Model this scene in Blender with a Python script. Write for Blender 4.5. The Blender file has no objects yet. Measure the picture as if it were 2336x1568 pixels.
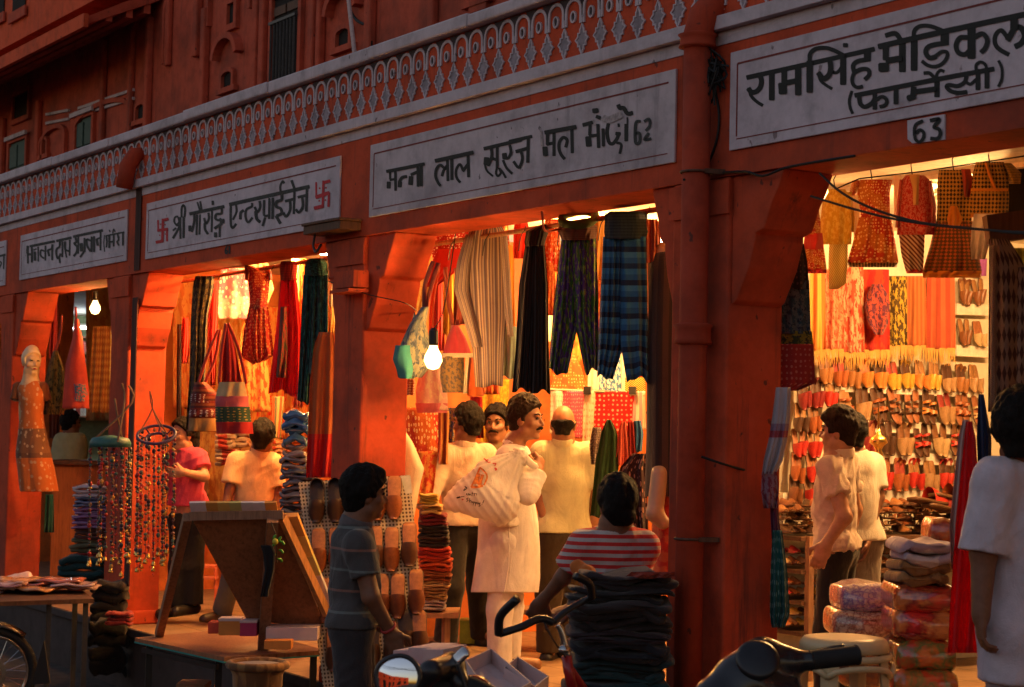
import bpy, bmesh, math, random
import numpy as np
from mathutils import Vector, Matrix
random.seed(7); rng = np.random.default_rng(7)
scn = bpy.context.scene; COL = scn.collection

# ------------------------------------------------------------------ camera
FPX, CX, CY = 4200.0, 1168.0, 784.0            # focal length and centre on a 2336 x 1568 raster of the view
def _n(v): v = np.asarray(v, float); return v / np.linalg.norm(v)
_d1 = _n([-1520 - CX, 925 - CY, FPX]); _d2 = np.array([7730 - CX, 1119 - CY, FPX]); _d2 = _n(_d2 - _d1 * _d2.dot(_d1))
_zc = np.cross(-_d1, _d2); _zc = -_zc if _zc[1] > 0 else _zc
RC = np.stack([-_d1, _d2, _zc], 1)             # world -> camera (right, down, forward)
CAM = np.array([0, -4.96, 1.5])
cd = bpy.data.cameras.new('camera'); cam = bpy.data.objects.new('camera', cd); COL.objects.link(cam)
cd.sensor_width = 23.6; cd.lens = FPX / 2336 * 23.6; cd.clip_end = 400; cd.clip_start = 0.05
m4 = Matrix.Identity(4)
for i, ax in enumerate((RC[0], -RC[1], -RC[2])):
    for j in range(3): m4[j][i] = ax[j]
for j in range(3): m4[j][3] = CAM[j]
cam.matrix_world = m4
cd.dof.use_dof = True; cd.dof.focus_distance = 9.6; cd.dof.aperture_fstop = 4.5
scn.camera = cam

# ------------------------------------------------------------------ dusk sky, very weak sun, exposure
w = bpy.data.worlds.new('World'); scn.world = w; w.use_nodes = True
nt = w.node_tree; sky = nt.nodes.new('ShaderNodeTexSky'); sky.sky_type = 'NISHITA'; sky.sun_disc = False
sky.sun_elevation = math.radians(3.0); sky.sun_rotation = math.radians(0); sky.air_density = 1.0; sky.dust_density = 1.5
tint = nt.nodes.new('ShaderNodeMixRGB'); tint.blend_type = 'MULTIPLY'; tint.inputs[0].default_value = 1; tint.inputs[2].default_value = (1.22, .97, 1.04, 1)
nt.links.new(sky.outputs[0], tint.inputs[1]); nt.links.new(tint.outputs[0], nt.nodes['Background'].inputs[0]); nt.nodes['Background'].inputs[1].default_value = 0.115
sl = bpy.data.lights.new('sun', 'SUN'); sl.energy = 0.03; sl.angle = math.radians(20); sl.color = (1, .8, .65)
so = bpy.data.objects.new('sun', sl); COL.objects.link(so); so.rotation_euler = (math.radians(-87), 0, 0)
scn.view_settings.view_transform = 'Standard'; scn.view_settings.look = 'None'
scn.view_settings.gamma = 1; scn.view_settings.exposure = 1.5
scn.cycles.max_bounces = 5; scn.cycles.diffuse_bounces = 3; scn.cycles.glossy_bounces = 2; scn.cycles.transmission_bounces = 3
scn.cycles.caustics_reflective = False; scn.cycles.caustics_refractive = False; scn.cycles.sample_clamp_indirect = 4
scn.cycles.use_denoising = True

# ------------------------------------------------------------------ where a picture point lies in the place
def ray(px, py): return RC.T @ np.array([(px - CX) / FPX, (py - CY) / FPX, 1.0])
def U(px, py, z): return CAM + ray(px, py) * z                      # at depth z along the view
def on(px, py, ax, val):                                            # on the plane axis = value
    r = ray(px, py); return CAM + r * (val - CAM[ax]) / r[ax]
def atY(px, py, Y): return on(px, py, 1, Y)
def atX(px, py, X): return on(px, py, 0, X)
def atZ(px, py, Z): return on(px, py, 2, Z)
def dep(p): return float(RC[2] @ (np.asarray(p) - CAM))
RIGHT = _n([RC[0][0], RC[0][1], 0]); FWD = _n([RC[2][0], RC[2][1], 0]); UPV = np.array([0, 0, 1.0])

# ------------------------------------------------------------------ objects
def link(o, parent=None):
    COL.objects.link(o)
    if parent is not None: o.parent = parent
    return o
def tag(o, label, cat, group=None, kind=None):
    o['label'] = label; o['category'] = cat
    if group: o['group'] = group
    if kind: o['kind'] = kind
    return o
def thing(name, label, cat, loc=(0, 0, 0), group=None):
    o = bpy.data.objects.new(name, None); o.empty_display_size = .1; o.location = [float(v) for v in loc]
    link(o); return tag(o, label, cat, group)
def worldloc(p):
    off = np.zeros(3)
    while p is not None: off = off + np.array(p.location); p = p.parent
    return off
def mesh(name, V, F, mat, parent=None, smooth=False, uv=None, mats=None, mi=None):
    me = bpy.data.meshes.new(name)
    V = np.asarray(V, float)
    if parent is not None:                                           # parent empties are unrotated: local = world - origin
        V = V - worldloc(parent)
    me.from_pydata(V.tolist(), [], F if isinstance(F, list) else F.tolist())
    for m in (mats or [mat]): me.materials.append(m)
    if smooth: me.polygons.foreach_set('use_smooth', np.ones(len(me.polygons), bool))
    if mi is not None: me.polygons.foreach_set('material_index', np.asarray(mi, np.int32))
    if uv is not None:
        uv = np.asarray(uv, float); L = me.uv_layers.new(name='UVMap'); idx = np.zeros(len(me.loops), np.int32)
        me.loops.foreach_get('vertex_index', idx); L.data.foreach_set('uv', uv[idx].astype(np.float32).ravel())
    me.update(); me.validate()
    return link(bpy.data.objects.new(name, me), parent)

class MB:
    def __init__(s): s.V = []; s.F = []; s.M = []; s.m = 0
    def add(s, V, F):
        b = len(s.V); s.V += [tuple(map(float, v)) for v in V]; s.F += [[i + b for i in f] for f in F]; s.M += [s.m] * len(F); return s
    def box(s, x0, x1, y0, y1, z0, z1):
        V = [(x, y, z) for x in (x0, x1) for y in (y0, y1) for z in (z0, z1)]
        return s.add(V, [[0, 1, 3, 2], [4, 6, 7, 5], [0, 4, 5, 1], [2, 3, 7, 6], [0, 2, 6, 4], [1, 5, 7, 3]])
    def obox(s, c, ax, size):                                        # oriented box: axes rows, full sizes
        c = np.asarray(c, float); A = [np.asarray(a, float) * (h / 2) for a, h in zip(ax, size)]
        V = [c + i * A[0] + j * A[1] + k * A[2] for i in (-1, 1) for j in (-1, 1) for k in (-1, 1)]
        return s.add(V, [[0, 1, 3, 2], [4, 6, 7, 5], [0, 4, 5, 1], [2, 3, 7, 6], [0, 2, 6, 4], [1, 5, 7, 3]])
    def bar(s, a, b, wd, ht, up=UPV):                                # rectangular bar from a to b
        a = np.asarray(a, float); b = np.asarray(b, float); d = _n(b - a); side = np.cross(d, up)
        side = _n(side) if np.linalg.norm(side) > 1e-5 else _n(np.cross(d, [0.3, 1, 0])); u2 = np.cross(side, d)
        return s.obox((a + b) / 2, (d, side, u2), (np.linalg.norm(b - a), wd, ht))
    def prism(s, pts, ex):                                           # closed 3-D outline pushed along ex
        n = len(pts); ex = np.asarray(ex, float); P2 = [np.asarray(p, float) for p in pts]
        return s.add(P2 + [p + ex for p in P2], [list(range(n))[::-1], list(range(n, 2 * n))] + [[i, (i + 1) % n, n + (i + 1) % n, n + i] for i in range(n)])
    def tube(s, pts, r, k=10, cap=True, flat=1.0):
        pts = [np.asarray(p, float) for p in pts]; n = len(pts); r = r if hasattr(r, '__len__') else [r] * n
        V = []; F = []; ref = None
        for i, p in enumerate(pts):
            d = _n(pts[min(i + 1, n - 1)] - pts[max(i - 1, 0)])
            if ref is None: ref = np.array([0, 0, 1.0]) if abs(d[2]) < .9 else np.array([1.0, 0, 0])
            a = _n(np.cross(d, ref)); b = np.cross(a, d); ref = b
            for j in range(k):
                t = 2 * math.pi * j / k; V.append(p + r[i] * (math.cos(t) * a * flat + math.sin(t) * b))
        for i in range(n - 1):
            for j in range(k): F.append([i * k + j, i * k + (j + 1) % k, (i + 1) * k + (j + 1) % k, (i + 1) * k + j])
        if cap: F += [list(range(k))[::-1], [(n - 1) * k + j for j in range(k)]]
        return s.add(V, F)
    def lathe(s, c, prof, k=24, ax=(0, 0, 1), cap=True):              # prof: (radius, height) pairs
        ax = _n(ax); a = _n(np.cross(ax, [0.31, .9, .2])); b = np.cross(ax, a); c = np.asarray(c, float)
        V = [c + ax * h + r * (math.cos(2 * math.pi * j / k) * a + math.sin(2 * math.pi * j / k) * b) for r, h in prof for j in range(k)]
        n = len(prof); F = [[i * k + j, i * k + (j + 1) % k, (i + 1) * k + (j + 1) % k, (i + 1) * k + j] for i in range(n - 1) for j in range(k)]
        if cap: F += [list(range(k))[::-1], [(n - 1) * k + j for j in range(k)]]
        return s.add(V, F)
    def torus(s, c, R, r, ax=(0, 0, 1), k=28, q=8, flat=1.0):
        ax = _n(ax); a = _n(np.cross(ax, [0.31, .9, .2])); b = np.cross(ax, a); c = np.asarray(c, float); V = []; F = []
        for i in range(k):
            t = 2 * math.pi * i / k; d = math.cos(t) * a + math.sin(t) * b
            for j in range(q):
                u = 2 * math.pi * j / q; V.append(c + d * (R + r * math.cos(u)) + ax * r * flat * math.sin(u))
        for i in range(k):
            for j in range(q): F.append([i * q + j, i * q + (j + 1) % q, ((i + 1) % k) * q + (j + 1) % q, ((i + 1) % k) * q + j])
        return s.add(V, F)
    def ball(s, c, r, k=10, q=6, sc=(1, 1, 1)):
        c = np.asarray(c, float); V = [c + np.array([0, 0, r * sc[2]])]; F = []
        for i in range(1, q):
            t = math.pi * i / q
            for j in range(k):
                u = 2 * math.pi * j / k; V.append(c + r * np.array([sc[0] * math.sin(t) * math.cos(u), sc[1] * math.sin(t) * math.sin(u), sc[2] * math.cos(t)]))
        V.append(c - np.array([0, 0, r * sc[2]])); e = len(V) - 1
        for j in range(k):
            F.append([0, 1 + j, 1 + (j + 1) % k]); F.append([e, e - k + (j + 1) % k, e - k + j])
            for i in range(q - 2): F.append([1 + i * k + j, 1 + (i + 1) * k + j, 1 + (i + 1) * k + (j + 1) % k, 1 + i * k + (j + 1) % k])
        return s.add(V, F)
    def build(s, name, mat, parent=None, smooth=False, bevel=0, uv=None):
        o = mesh(name, s.V, s.F, mat if not isinstance(mat, list) else None, parent, smooth, uv, mats=mat if isinstance(mat, list) else None, mi=s.M if isinstance(mat, list) else None)
        bm = bmesh.new(); bm.from_mesh(o.data); bmesh.ops.recalc_face_normals(bm, faces=bm.faces); bm.to_mesh(o.data); bm.free()
        if bevel:
            b = o.modifiers.new('bevel', 'BEVEL'); b.width = bevel; b.segments = 2; b.limit_method = 'ANGLE'
        return o

# ------------------------------------------------------------------ shapes from distance fields (bodies, garments)
def surfnet(F, org, h):
    S = F < 0; nx, ny, nz = F.shape
    A = np.zeros((nx - 1, ny - 1, nz - 1, 3)); C = np.zeros((nx - 1, ny - 1, nz - 1))
    for ax in range(3):
        o = [a for a in range(3) if a != ax]
        sl0 = [slice(None)] * 3; sl1 = [slice(None)] * 3; sl0[ax] = slice(0, -1); sl1[ax] = slice(1, None)
        f0 = F[tuple(sl0)]; f1 = F[tuple(sl1)]; cr = (f0 < 0) != (f1 < 0)
        t = np.where(cr, f0 / np.where(cr, f0 - f1, 1), 0)
        for i in (0, 1):
            for j in (0, 1):
                s2 = [slice(None)] * 3; s2[o[0]] = slice(i, cr.shape[o[0]] - 1 + i); s2[o[1]] = slice(j, cr.shape[o[1]] - 1 + j)
                c = cr[tuple(s2)]; C += c; A[..., ax] += t[tuple(s2)] * c
                if i: A[..., o[0]] += c
                if j: A[..., o[1]] += c
    act = C > 0; ids = -np.ones(act.shape, np.int64); ids[act] = np.arange(act.sum())
    I = np.argwhere(act); V = (I + A[act] / C[act][:, None]) * h + org
    Q = []
    for ax in range(3):
        o = [(ax + 1) % 3, (ax + 2) % 3]
        sl0 = [slice(None)] * 3; sl1 = [slice(None)] * 3; sl0[ax] = slice(0, -1); sl1[ax] = slice(1, None)
        for k in o: sl0[k] = slice(1, -1); sl1[k] = slice(1, -1)
        s0 = S[tuple(sl0)]; s1 = S[tuple(sl1)]; E = np.argwhere(s0 != s1)
        if not len(E): continue
        flip = s0[tuple(E.T)]
        for k in o: E[:, k] += 1
        def cid(a, b):
            e = E.copy(); e[:, o[0]] -= a; e[:, o[1]] -= b; return ids[tuple(e.T)]
        q = np.stack([cid(1, 1), cid(0, 1), cid(0, 0), cid(1, 0)], 1); q[~flip] = q[~flip][:, ::-1]; Q.append(q)
    return V, np.concatenate(Q)
def _smin(a, b, k):
    h = np.clip(.5 + .5 * (b - a) / k, 0, 1); return b * (1 - h) + a * h - k * h * (1 - h)
def field(prims, h=.008, k=.02, pad=.03):
    lo = np.full(3, 1e9); hi = -lo; bb = []
    for p in prims:
        if p[0] == 'c': a, b = np.array(p[1]), np.array(p[2]); r = max(p[3], p[4]); l, u = np.minimum(a, b) - r, np.maximum(a, b) + r
        else: r = max(p[3]); c = np.array(p[1]); l, u = c - r, c + r
        bb.append((l, u)); lo = np.minimum(lo, l); hi = np.maximum(hi, u)
    lo -= pad; hi += pad; n = np.ceil((hi - lo) / h).astype(int) + 1
    G = np.full(n, .2, np.float32); axs = [lo[i] + h * np.arange(n[i]) for i in range(3)]
    for p, (l, u) in zip(prims, bb):
        i0 = np.maximum(((l - lo - k - 2 * h) / h).astype(int), 0); i1 = np.minimum(((u - lo + k + 2 * h) / h).astype(int) + 2, n)
        sl = tuple(slice(a, b) for a, b in zip(i0, i1))
        X = np.stack(np.meshgrid(*[axs[i][sl[i]] for i in range(3)], indexing='ij'), -1)
        if p[0] == 'c':
            a, b = np.array(p[1]), np.array(p[2]); ab = b - a; t = np.clip(((X - a) @ ab) / max(ab @ ab, 1e-9), 0, 1)
            d = np.linalg.norm(X - a - t[..., None] * ab, axis=-1) - (p[3] + (p[4] - p[3]) * t)
            if len(p) > 6 and p[6]: d = np.maximum(d, (X - b) @ _n(ab))
        else:
            q = (X - np.array(p[1])) @ np.array(p[2]).T; rr = np.array(p[3]); k0 = np.linalg.norm(q / rr, axis=-1); k1 = np.linalg.norm(q / rr ** 2, axis=-1)
            d = k0 * (k0 - 1) / np.maximum(k1, 1e-6)
        kk = p[5] if p[0] == 'c' and len(p) > 5 else (p[4] if p[0] == 'e' and len(p) > 4 else k)
        G[sl] = _smin(G[sl], d, kk)
    return G, lo, axs
def blob(name, prims, mat, parent, h=.008, k=.02, cuts=(), crease=0, cfreq=30, cdir=None, seed=0, subtract=(), uvf=None, fold=None):
    G, lo, axs = field(prims, h, k)
    X = None
    if cuts:
        X = np.meshgrid(*axs, indexing='ij', sparse=True)
        for c in cuts:
            if callable(c): G = np.maximum(G, c(X)); continue
            n, p = np.array(c[0], float), np.array(c[1], float); n = n / np.linalg.norm(n)
            G = np.maximum(G, n[0] * (X[0] - p[0]) + n[1] * (X[1] - p[1]) + n[2] * (X[2] - p[2]))
    for s in (0, -1): G[s] = .2; G[:, s] = .2; G[:, :, s] = .2
    V, Q = surfnet(G, lo, h)
    if crease or fold: 
        N = np.zeros_like(V); fn = np.cross(V[Q[:, 1]] - V[Q[:, 0]], V[Q[:, 3]] - V[Q[:, 0]])
        for i in range(4): np.add.at(N, Q[:, i], fn)
        N /= np.maximum(np.linalg.norm(N, axis=1), 1e-9)[:, None]
        if crease: V = V + N * (crease * wrinkle(V, cfreq, seed, cdir))[:, None]
        if fold: V = V + N * fold(V)[:, None]
    return mesh(name, V, Q.tolist(), mat, parent, True, None if uvf is None else uvf(V))
def wrinkle(V, f, seed=0, cdir=None):
    r = np.random.default_rng(seed); d = np.zeros(len(V)); W = V.copy()
    if cdir is not None: c = _n(cdir); W = W - .88 * (W @ c)[:, None] * c            # creases run along cdir
    for o in range(5):
        kv = r.normal(size=3); kv = kv / np.linalg.norm(kv) * f * (.6 + .45 * o); k2 = r.normal(size=3) * f * .4
        s = np.sin(W @ kv + 1.6 * np.sin(V @ k2 + r.uniform(0, 6)) + r.uniform(0, 6)); d += (1 - 1.6 * np.abs(s)) / (1 + .5 * o)
    d = d / 2.4; m_ = .55 + .45 * np.sin(V @ (r.normal(size=3) * 7) + r.uniform(0, 6)) * np.sin(V @ (r.normal(size=3) * 9)); return np.where(d > 0, d, d * .5) * m_ * 1.5
# ------------------------------------------------------------------ materials
_MC = {}
class NT:
    def __init__(s, name):
        s.m = bpy.data.materials.new(name); s.m.use_nodes = True; s.t = s.m.node_tree; s.b = s.t.nodes['Principled BSDF']; s.out = s.t.nodes['Material Output']
    def n(s, typ, **kw):
        nd = s.t.nodes.new('ShaderNode' + typ)
        for k, v in kw.items():
            if k in nd.inputs: nd.inputs[k].default_value = v
            else: setattr(nd, k, v)
        return nd
    def l(s, a, b): s.t.links.new(a, b); return b.node
    def ramp(s, fac, stops, interp='LINEAR'):
        r = s.n('ValToRGB'); r.color_ramp.interpolation = interp; e = r.color_ramp.elements
        while len(e) < len(stops): e.new(.5)
        for el, (p, c) in zip(e, stops): el.position = p; el.color = (*c, 1) if len(c) == 3 else c
        s.l(fac, r.inputs[0]); return r.outputs[0]
    def mix(s, fac, a, b, typ='MIX'):
        x = s.n('MixRGB', blend_type=typ)
        for i, v in ((0, fac), (1, a), (2, b)):
            if isinstance(v, bpy.types.NodeSocket): s.l(v, x.inputs[i])
            else: x.inputs[i].default_value = v if i == 0 else (*v, 1)
        return x.outputs[0]
    def coord(s, kind='Object'): return s.n('TexCoord').outputs[kind]
    def mapped(s, kind, scale=(1, 1, 1), rot=(0, 0, 0)):
        m = s.n('Mapping'); m.inputs['Scale'].default_value = scale; m.inputs['Rotation'].default_value = rot; s.l(s.coord(kind), m.inputs[0]); return m.outputs[0]
    def noise(s, v, scale, detail=4, rough=.6):
        x = s.n('TexNoise', Scale=scale, Detail=detail, Roughness=rough); s.l(v, x.inputs['Vector']); return x.outputs[0]
    def bump(s, h, strength=.3, dist=.01):
        b = s.n('Bump', Strength=strength, Distance=dist); s.l(h, b.inputs['Height']); s.l(b.outputs[0], s.b.inputs['Normal'])
    def set(s, col=None, rough=.6, metal=0, spec=.4, **kw):
        if col is not None:
            if isinstance(col, bpy.types.NodeSocket): s.l(col, s.b.inputs['Base Color'])
            else: s.b.inputs['Base Color'].default_value = (*col, 1)
        s.b.inputs['Roughness'].default_value = rough; s.b.inputs['Metallic'].default_value = metal; s.b.inputs['Specular IOR Level'].default_value = spec
        for k, v in kw.items(): s.b.inputs[k].default_value = v
        return s.m
def dk(c, f): return tuple(max(0, min(1, x * f)) for x in c)
def memo(fn):
    def g(*a, **k):
        key = (fn.__name__, repr(a), repr(sorted(k.items())))
        if key not in _MC: _MC[key] = fn(*a, **k)
        return _MC[key]
    return g
@memo
def plain(name, col, rough=.6, metal=0, spec=.4, var=.18, scale=25, bump=.15, **kw):
    n = NT(name); v = n.coord(); a = n.noise(v, scale); b = n.noise(v, scale * .23, 3)
    c = n.ramp(a, [(.3, dk(col, 1 - var)), (.7, dk(col, 1 + var))]); c = n.mix(n.ramp(b, [(.35, (.25,) * 3), (.7, (0,) * 3)]), c, dk(col, 1 - 1.6 * var))
    n.bump(a, bump, .004); return n.set(c, rough, metal, spec, **kw)
@memo
def plaster(name, col, dirt=(.05, .03, .025), amt=.5, streak=.5):
    n = NT(name); v = n.coord(); big = n.noise(v, 1.3, 6, .65); fine = n.noise(v, 28, 5, .7); mid = n.noise(v, 6, 5, .65)
    c = n.ramp(mid, [(.25, dk(col, .62)), (.5, col), (.8, tuple(min(1, x * 1.1 + .012) for x in col))])
    c = n.mix(n.ramp(fine, [(.3, (.22,) * 3), (.6, (0,) * 3)]), c, dk(col, .62))
    st = n.noise(n.mapped('Object', (7, 7, .5)), 1.5, 6, .75)                      # rain streaks run down the wall
    c = n.mix(n.ramp(st, [(.56, (0,) * 3), (.74, (streak,) * 3)]), c, dirt)
    c = n.mix(n.ramp(big, [(.48, (0,) * 3), (.66, (amt,) * 3)]), c, tuple(.5 * (a_ * .5) + .5 * d_ * 1.6 for a_, d_ in zip(col, dirt)))
    chips = n.noise(n.mapped('Object', (1, 1, .7)), 17, 3, .5); c = n.mix(n.ramp(chips, [(.70, (0,) * 3), (.725, (.75,) * 3)], 'LINEAR'), c, dirt)
    n.bump(n.mix(.5, fine, mid), .35, .006); return n.set(c, .85, 0, .25)
@memo
def fabric(name, cols, kind='plain', scale=12, rot=0, trans=.12, rough=.85, stops=None, shine=0, coord='UV', tex=1.0):
    n = NT(name); c0 = cols[0]; uv = n.mapped(coord, (1, 1, 1), (0, 0, math.radians(rot))); ob = n.coord('Object')
    sep = n.n('SeparateXYZ'); n.l(uv, sep.inputs[0]); ux, vy = sep.outputs[0], sep.outputs[1]
    fold = n.noise(ob, 14, 4, .6)
    def wave(axis_sock, sc):
        m = n.n('Math', operation='MULTIPLY'); n.l(axis_sock, m.inputs[0]); m.inputs[1].default_value = sc
        f = n.n('Math', operation='FRACT'); n.l(m.outputs[0], f.inputs[0]); return f.outputs[0]
    if kind == 'plain': col = n.ramp(fold, [(.3, dk(c0, .92)), (.7, dk(c0, 1.06))])
    elif kind in ('hstripe', 'vstripe'):
        k = len(cols); col = n.ramp(wave(vy if kind == 'hstripe' else ux, scale), [(i / k, c) for i, c in enumerate(cols)], 'CONSTANT')
    elif kind == 'bands': col = n.ramp(vy, list(zip(stops, cols)), 'CONSTANT')
    elif kind == 'grad': col = n.ramp(vy, list(zip(stops, cols)), 'LINEAR')
    elif kind == 'dots':
        x = n.n('TexVoronoi', Scale=scale, Randomness=.25); n.l(uv, x.inputs[0]); col = n.ramp(x.outputs['Distance'], [(.0, cols[1]), (.24, cols[1]), (.27, c0)])
        if len(cols) > 2: col = n.mix(n.ramp(n.noise(uv, scale * .22, 2), [(.5, (0,) * 3), (.53, (1,) * 3)]), col, cols[2])
    elif kind == 'print':
        a = n.noise(uv, scale, 3, .6); b = n.noise(uv, scale * 2.3, 2, .5)
        col = n.ramp(a, [(.46, c0), (.5, cols[1])]); 
        if len(cols) > 2: col = n.mix(n.ramp(b, [(.56, (0,) * 3), (.6, (1,) * 3)]), col, cols[2])
    elif kind == 'check':
        x = n.n('TexChecker', Scale=scale); n.l(uv, x.inputs[0]); x.inputs[1].default_value = (*c0, 1); x.inputs[2].default_value = (*cols[1], 1); col = x.outputs[0]
        if len(cols) > 2: col = n.mix(n.ramp(n.noise(uv, scale * .6, 2), [(.52, (0,) * 3), (.56, (.8,) * 3)]), col, cols[2])
    elif kind == 'sequin':
        x = n.n('TexVoronoi', Scale=scale, Randomness=.5); n.l(uv, x.inputs[0])
        col = n.mix(n.ramp(n.noise(uv, scale * .12, 3), [(.45, (0,) * 3), (.5, (1,) * 3)]), c0, cols[-1])
        spot = n.ramp(x.outputs['Distance'], [(.32, (1,) * 3), (.38, (0,) * 3)]); col = n.mix(spot, col, cols[1])  # sparkle is painted in: sequin spots get a bright diffuse colour
        n.l(n.ramp(x.outputs['Distance'], [(.22, (.35,) * 3), (.3, (0,) * 3)]), n.b.inputs['Metallic']); n.l(n.ramp(x.outputs['Distance'], [(.22, (.25,) * 3), (.3, (.8,) * 3)]), n.b.inputs['Roughness'])
        bp = n.n('Bump', Strength=.9, Distance=.01); n.l(x.outputs['Color'], bp.inputs['Height']); n.l(bp.outputs[0], n.b.inputs['Normal'])
    elif kind == 'weave':
        a = wave(vy, scale); b = wave(ux, scale * .8); m = n.mix(.5, n.ramp(a, [(.0, (0,) * 3), (.5, (1,) * 3), (1, (0,) * 3)]), n.ramp(b, [(.0, (0,) * 3), (.5, (1,) * 3), (1, (0,) * 3)]))
        m = n.mix(.35, m, n.noise(uv, scale * .5, 3)); col = n.ramp(m, [(.42, c0), (.5, cols[1])])
    col = n.mix(n.ramp(fold, [(.3, (.16 * tex,) * 3), (.65, (0,) * 3)]), col, dk(c0, .55))
    if kind != 'sequin':
        fine = n.noise(ob, 160, 2, .5); cr = n.n('TexNoise', Scale=9, Detail=3, Roughness=.5, Distortion=1.3); n.l(n.mapped('Object', (1, 1, .42), (.35, .3, 0)), cr.inputs['Vector']); n.bump(n.mix(.12, cr.outputs[0], fine), .5, .028); n.b.inputs['Roughness'].default_value = rough
    n.l(col, n.b.inputs['Base Color']); n.b.inputs['Specular IOR Level'].default_value = .25 + shine; n.b.inputs['Sheen Weight'].default_value = .15
    if trans:
        tr = n.n('BsdfTranslucent'); n.l(col, tr.inputs[0]); mx = n.n('MixShader'); mx.inputs[0].default_value = trans
        n.l(n.b.outputs[0], mx.inputs[1]); n.l(tr.outputs[0], mx.inputs[2]); n.l(mx.outputs[0], n.out.inputs[0])
    return n.m
@memo
def glow(name, col, strength):
    n = NT(name); n.set((.8, .8, .8), .4); n.b.inputs['Emission Color'].default_value = (*col, 1); n.b.inputs['Emission Strength'].default_value = strength; return n.m
@memo
def skin(name, col):
    n = NT(name); v = n.coord(); a = n.noise(v, 40, 3); b = n.noise(v, 7, 3)
    c = n.ramp(a, [(.3, dk(col, .85)), (.7, dk(col, 1.12))]); c = n.mix(n.ramp(b, [(.45, (0,) * 3), (.75, (.25,) * 3)]), c, (col[0] * 1.1, col[1] * .8, col[2] * .7))
    n.bump(a, .12, .003); return n.set(c, .5, 0, .4)
@memo
def hairmat(name, col, rough=.5):
    n = NT(name); v = n.mapped('Object', (60, 60, 9)); a = n.noise(v, 2.2, 4, .7); n.bump(a, .9, .012)
    return n.set(n.ramp(a, [(.3, dk(col, .5)), (.75, dk(col, 1.6))]), .65, 0, .16)
@memo
def leather(name, col, rough=.45):
    n = NT(name); v = n.coord(); a = n.noise(v, 60, 4); b = n.noise(v, 12, 3); n.bump(a, .25, .002)
    return n.set(n.mix(n.ramp(b, [(.4, (0,) * 3), (.7, (.5,) * 3)]), n.ramp(a, [(.3, dk(col, .8)), (.7, dk(col, 1.2))]), dk(col, .5)), rough, 0, .5)
@memo
def wood(name, col, sc=6):
    n = NT(name); v = n.mapped('Object', (1, 1, .12)); a = n.noise(v, sc * 8, 6, .7); b = n.noise(n.coord(), 3, 3)
    c = n.ramp(a, [(.3, dk(col, .55)), (.5, col), (.75, dk(col, 1.3))]); c = n.mix(n.ramp(b, [(.45, (0,) * 3), (.75, (.45,) * 3)]), c, dk(col, .4)); n.bump(a, .2, .003)
    return n.set(c, .65, 0, .35)
@memo
def plasticwrap(name, cols, scale=7, kind='print'):
    n = NT(name); uv = n.coord('Object'); a = n.noise(uv, scale, 3, .6); b = n.noise(uv, scale * 2.5, 2)
    c = n.ramp(a, [(.4, cols[0]), (.5, cols[1]), (.62, cols[-1])]) if kind == 'print' else n.ramp(a, [(.35, dk(cols[0], .7)), (.65, dk(cols[0], 1.2))])
    w = n.n('TexWave', Scale=7, Distortion=9, Detail=3); n.l(n.mapped('Object', (1, 1, 2.2)), w.inputs[0]); n.bump(n.mix(.5, w.outputs[0], b), .45, .008)
    return n.set(c, .22, 0, .7, **{'Coat Weight': .7, 'Coat Roughness': .12})

M = dict(
    wall=plaster('terracotta_plaster', (.57, .078, .028), amt=.75, streak=.85),
    wall_up=plaster('old_terracotta_plaster', (.48, .085, .045), amt=.7, streak=.75),
    white=plaster('grey_limewash', (.56, .49, .53), (.10, .085, .09), amt=.35, streak=.35),
    sign1=plaster('sign_limewash', (.60, .53, .58), (.16, .11, .11), amt=.25, streak=.22),
    pipe=plaster('painted_pipe', (.42, .055, .022), amt=.5, streak=.7),
    sign3=plaster('sooty_limewash', (.56, .49, .52), (.07, .055, .055), amt=.55, streak=.5),
    ink=plain('black_sign_paint', (.012, .014, .013), .7, var=.3), ink_grey=plain('faded_sign_paint', (.045, .05, .048), .8, var=.4),
    red_ink=plain('red_sign_paint', (.50, .03, .04), .75, var=.3), line=plain('thin_border_paint', (.20, .035, .03), .8),
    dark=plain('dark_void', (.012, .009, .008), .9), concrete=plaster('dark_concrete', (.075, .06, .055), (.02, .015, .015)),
    road=plain('road_dust', (.07, .055, .045), .9, var=.4, scale=9, bump=.5), floor=plain('worn_tile', (.36, .24, .14), .55, var=.22, scale=7),
    cream=plaster('cream_limewash', (.72, .60, .42), amt=.25, streak=.2), orangew=plaster('orange_shop_wall', (.70, .20, .05), amt=.25, streak=.2),
    ceil=plain('shop_ceiling_paint', (.80, .74, .62), .8), black=plain('black_plastic', (.012, .012, .014), .35, spec=.5, var=.2), rubber=plain('black_rubber', (.015, .015, .015), .75),
    chrome=plain('worn_chrome', (.6, .58, .55), .22, 1, var=.15), steel=plain('painted_steel', (.05, .05, .055), .45, .3),
    green=plain('green_shutter', (.05, .10, .09), .7), wood=wood('raw_wood', (.30, .15, .08)), ply=wood('plywood', (.33, .13, .055)), dwood=wood('dark_wood', (.10, .045, .025)),
    wire=plain('wire_cover', (.01, .01, .01), .6), tealedge=plain('teal_tape', (.03, .28, .24), .5))
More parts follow.
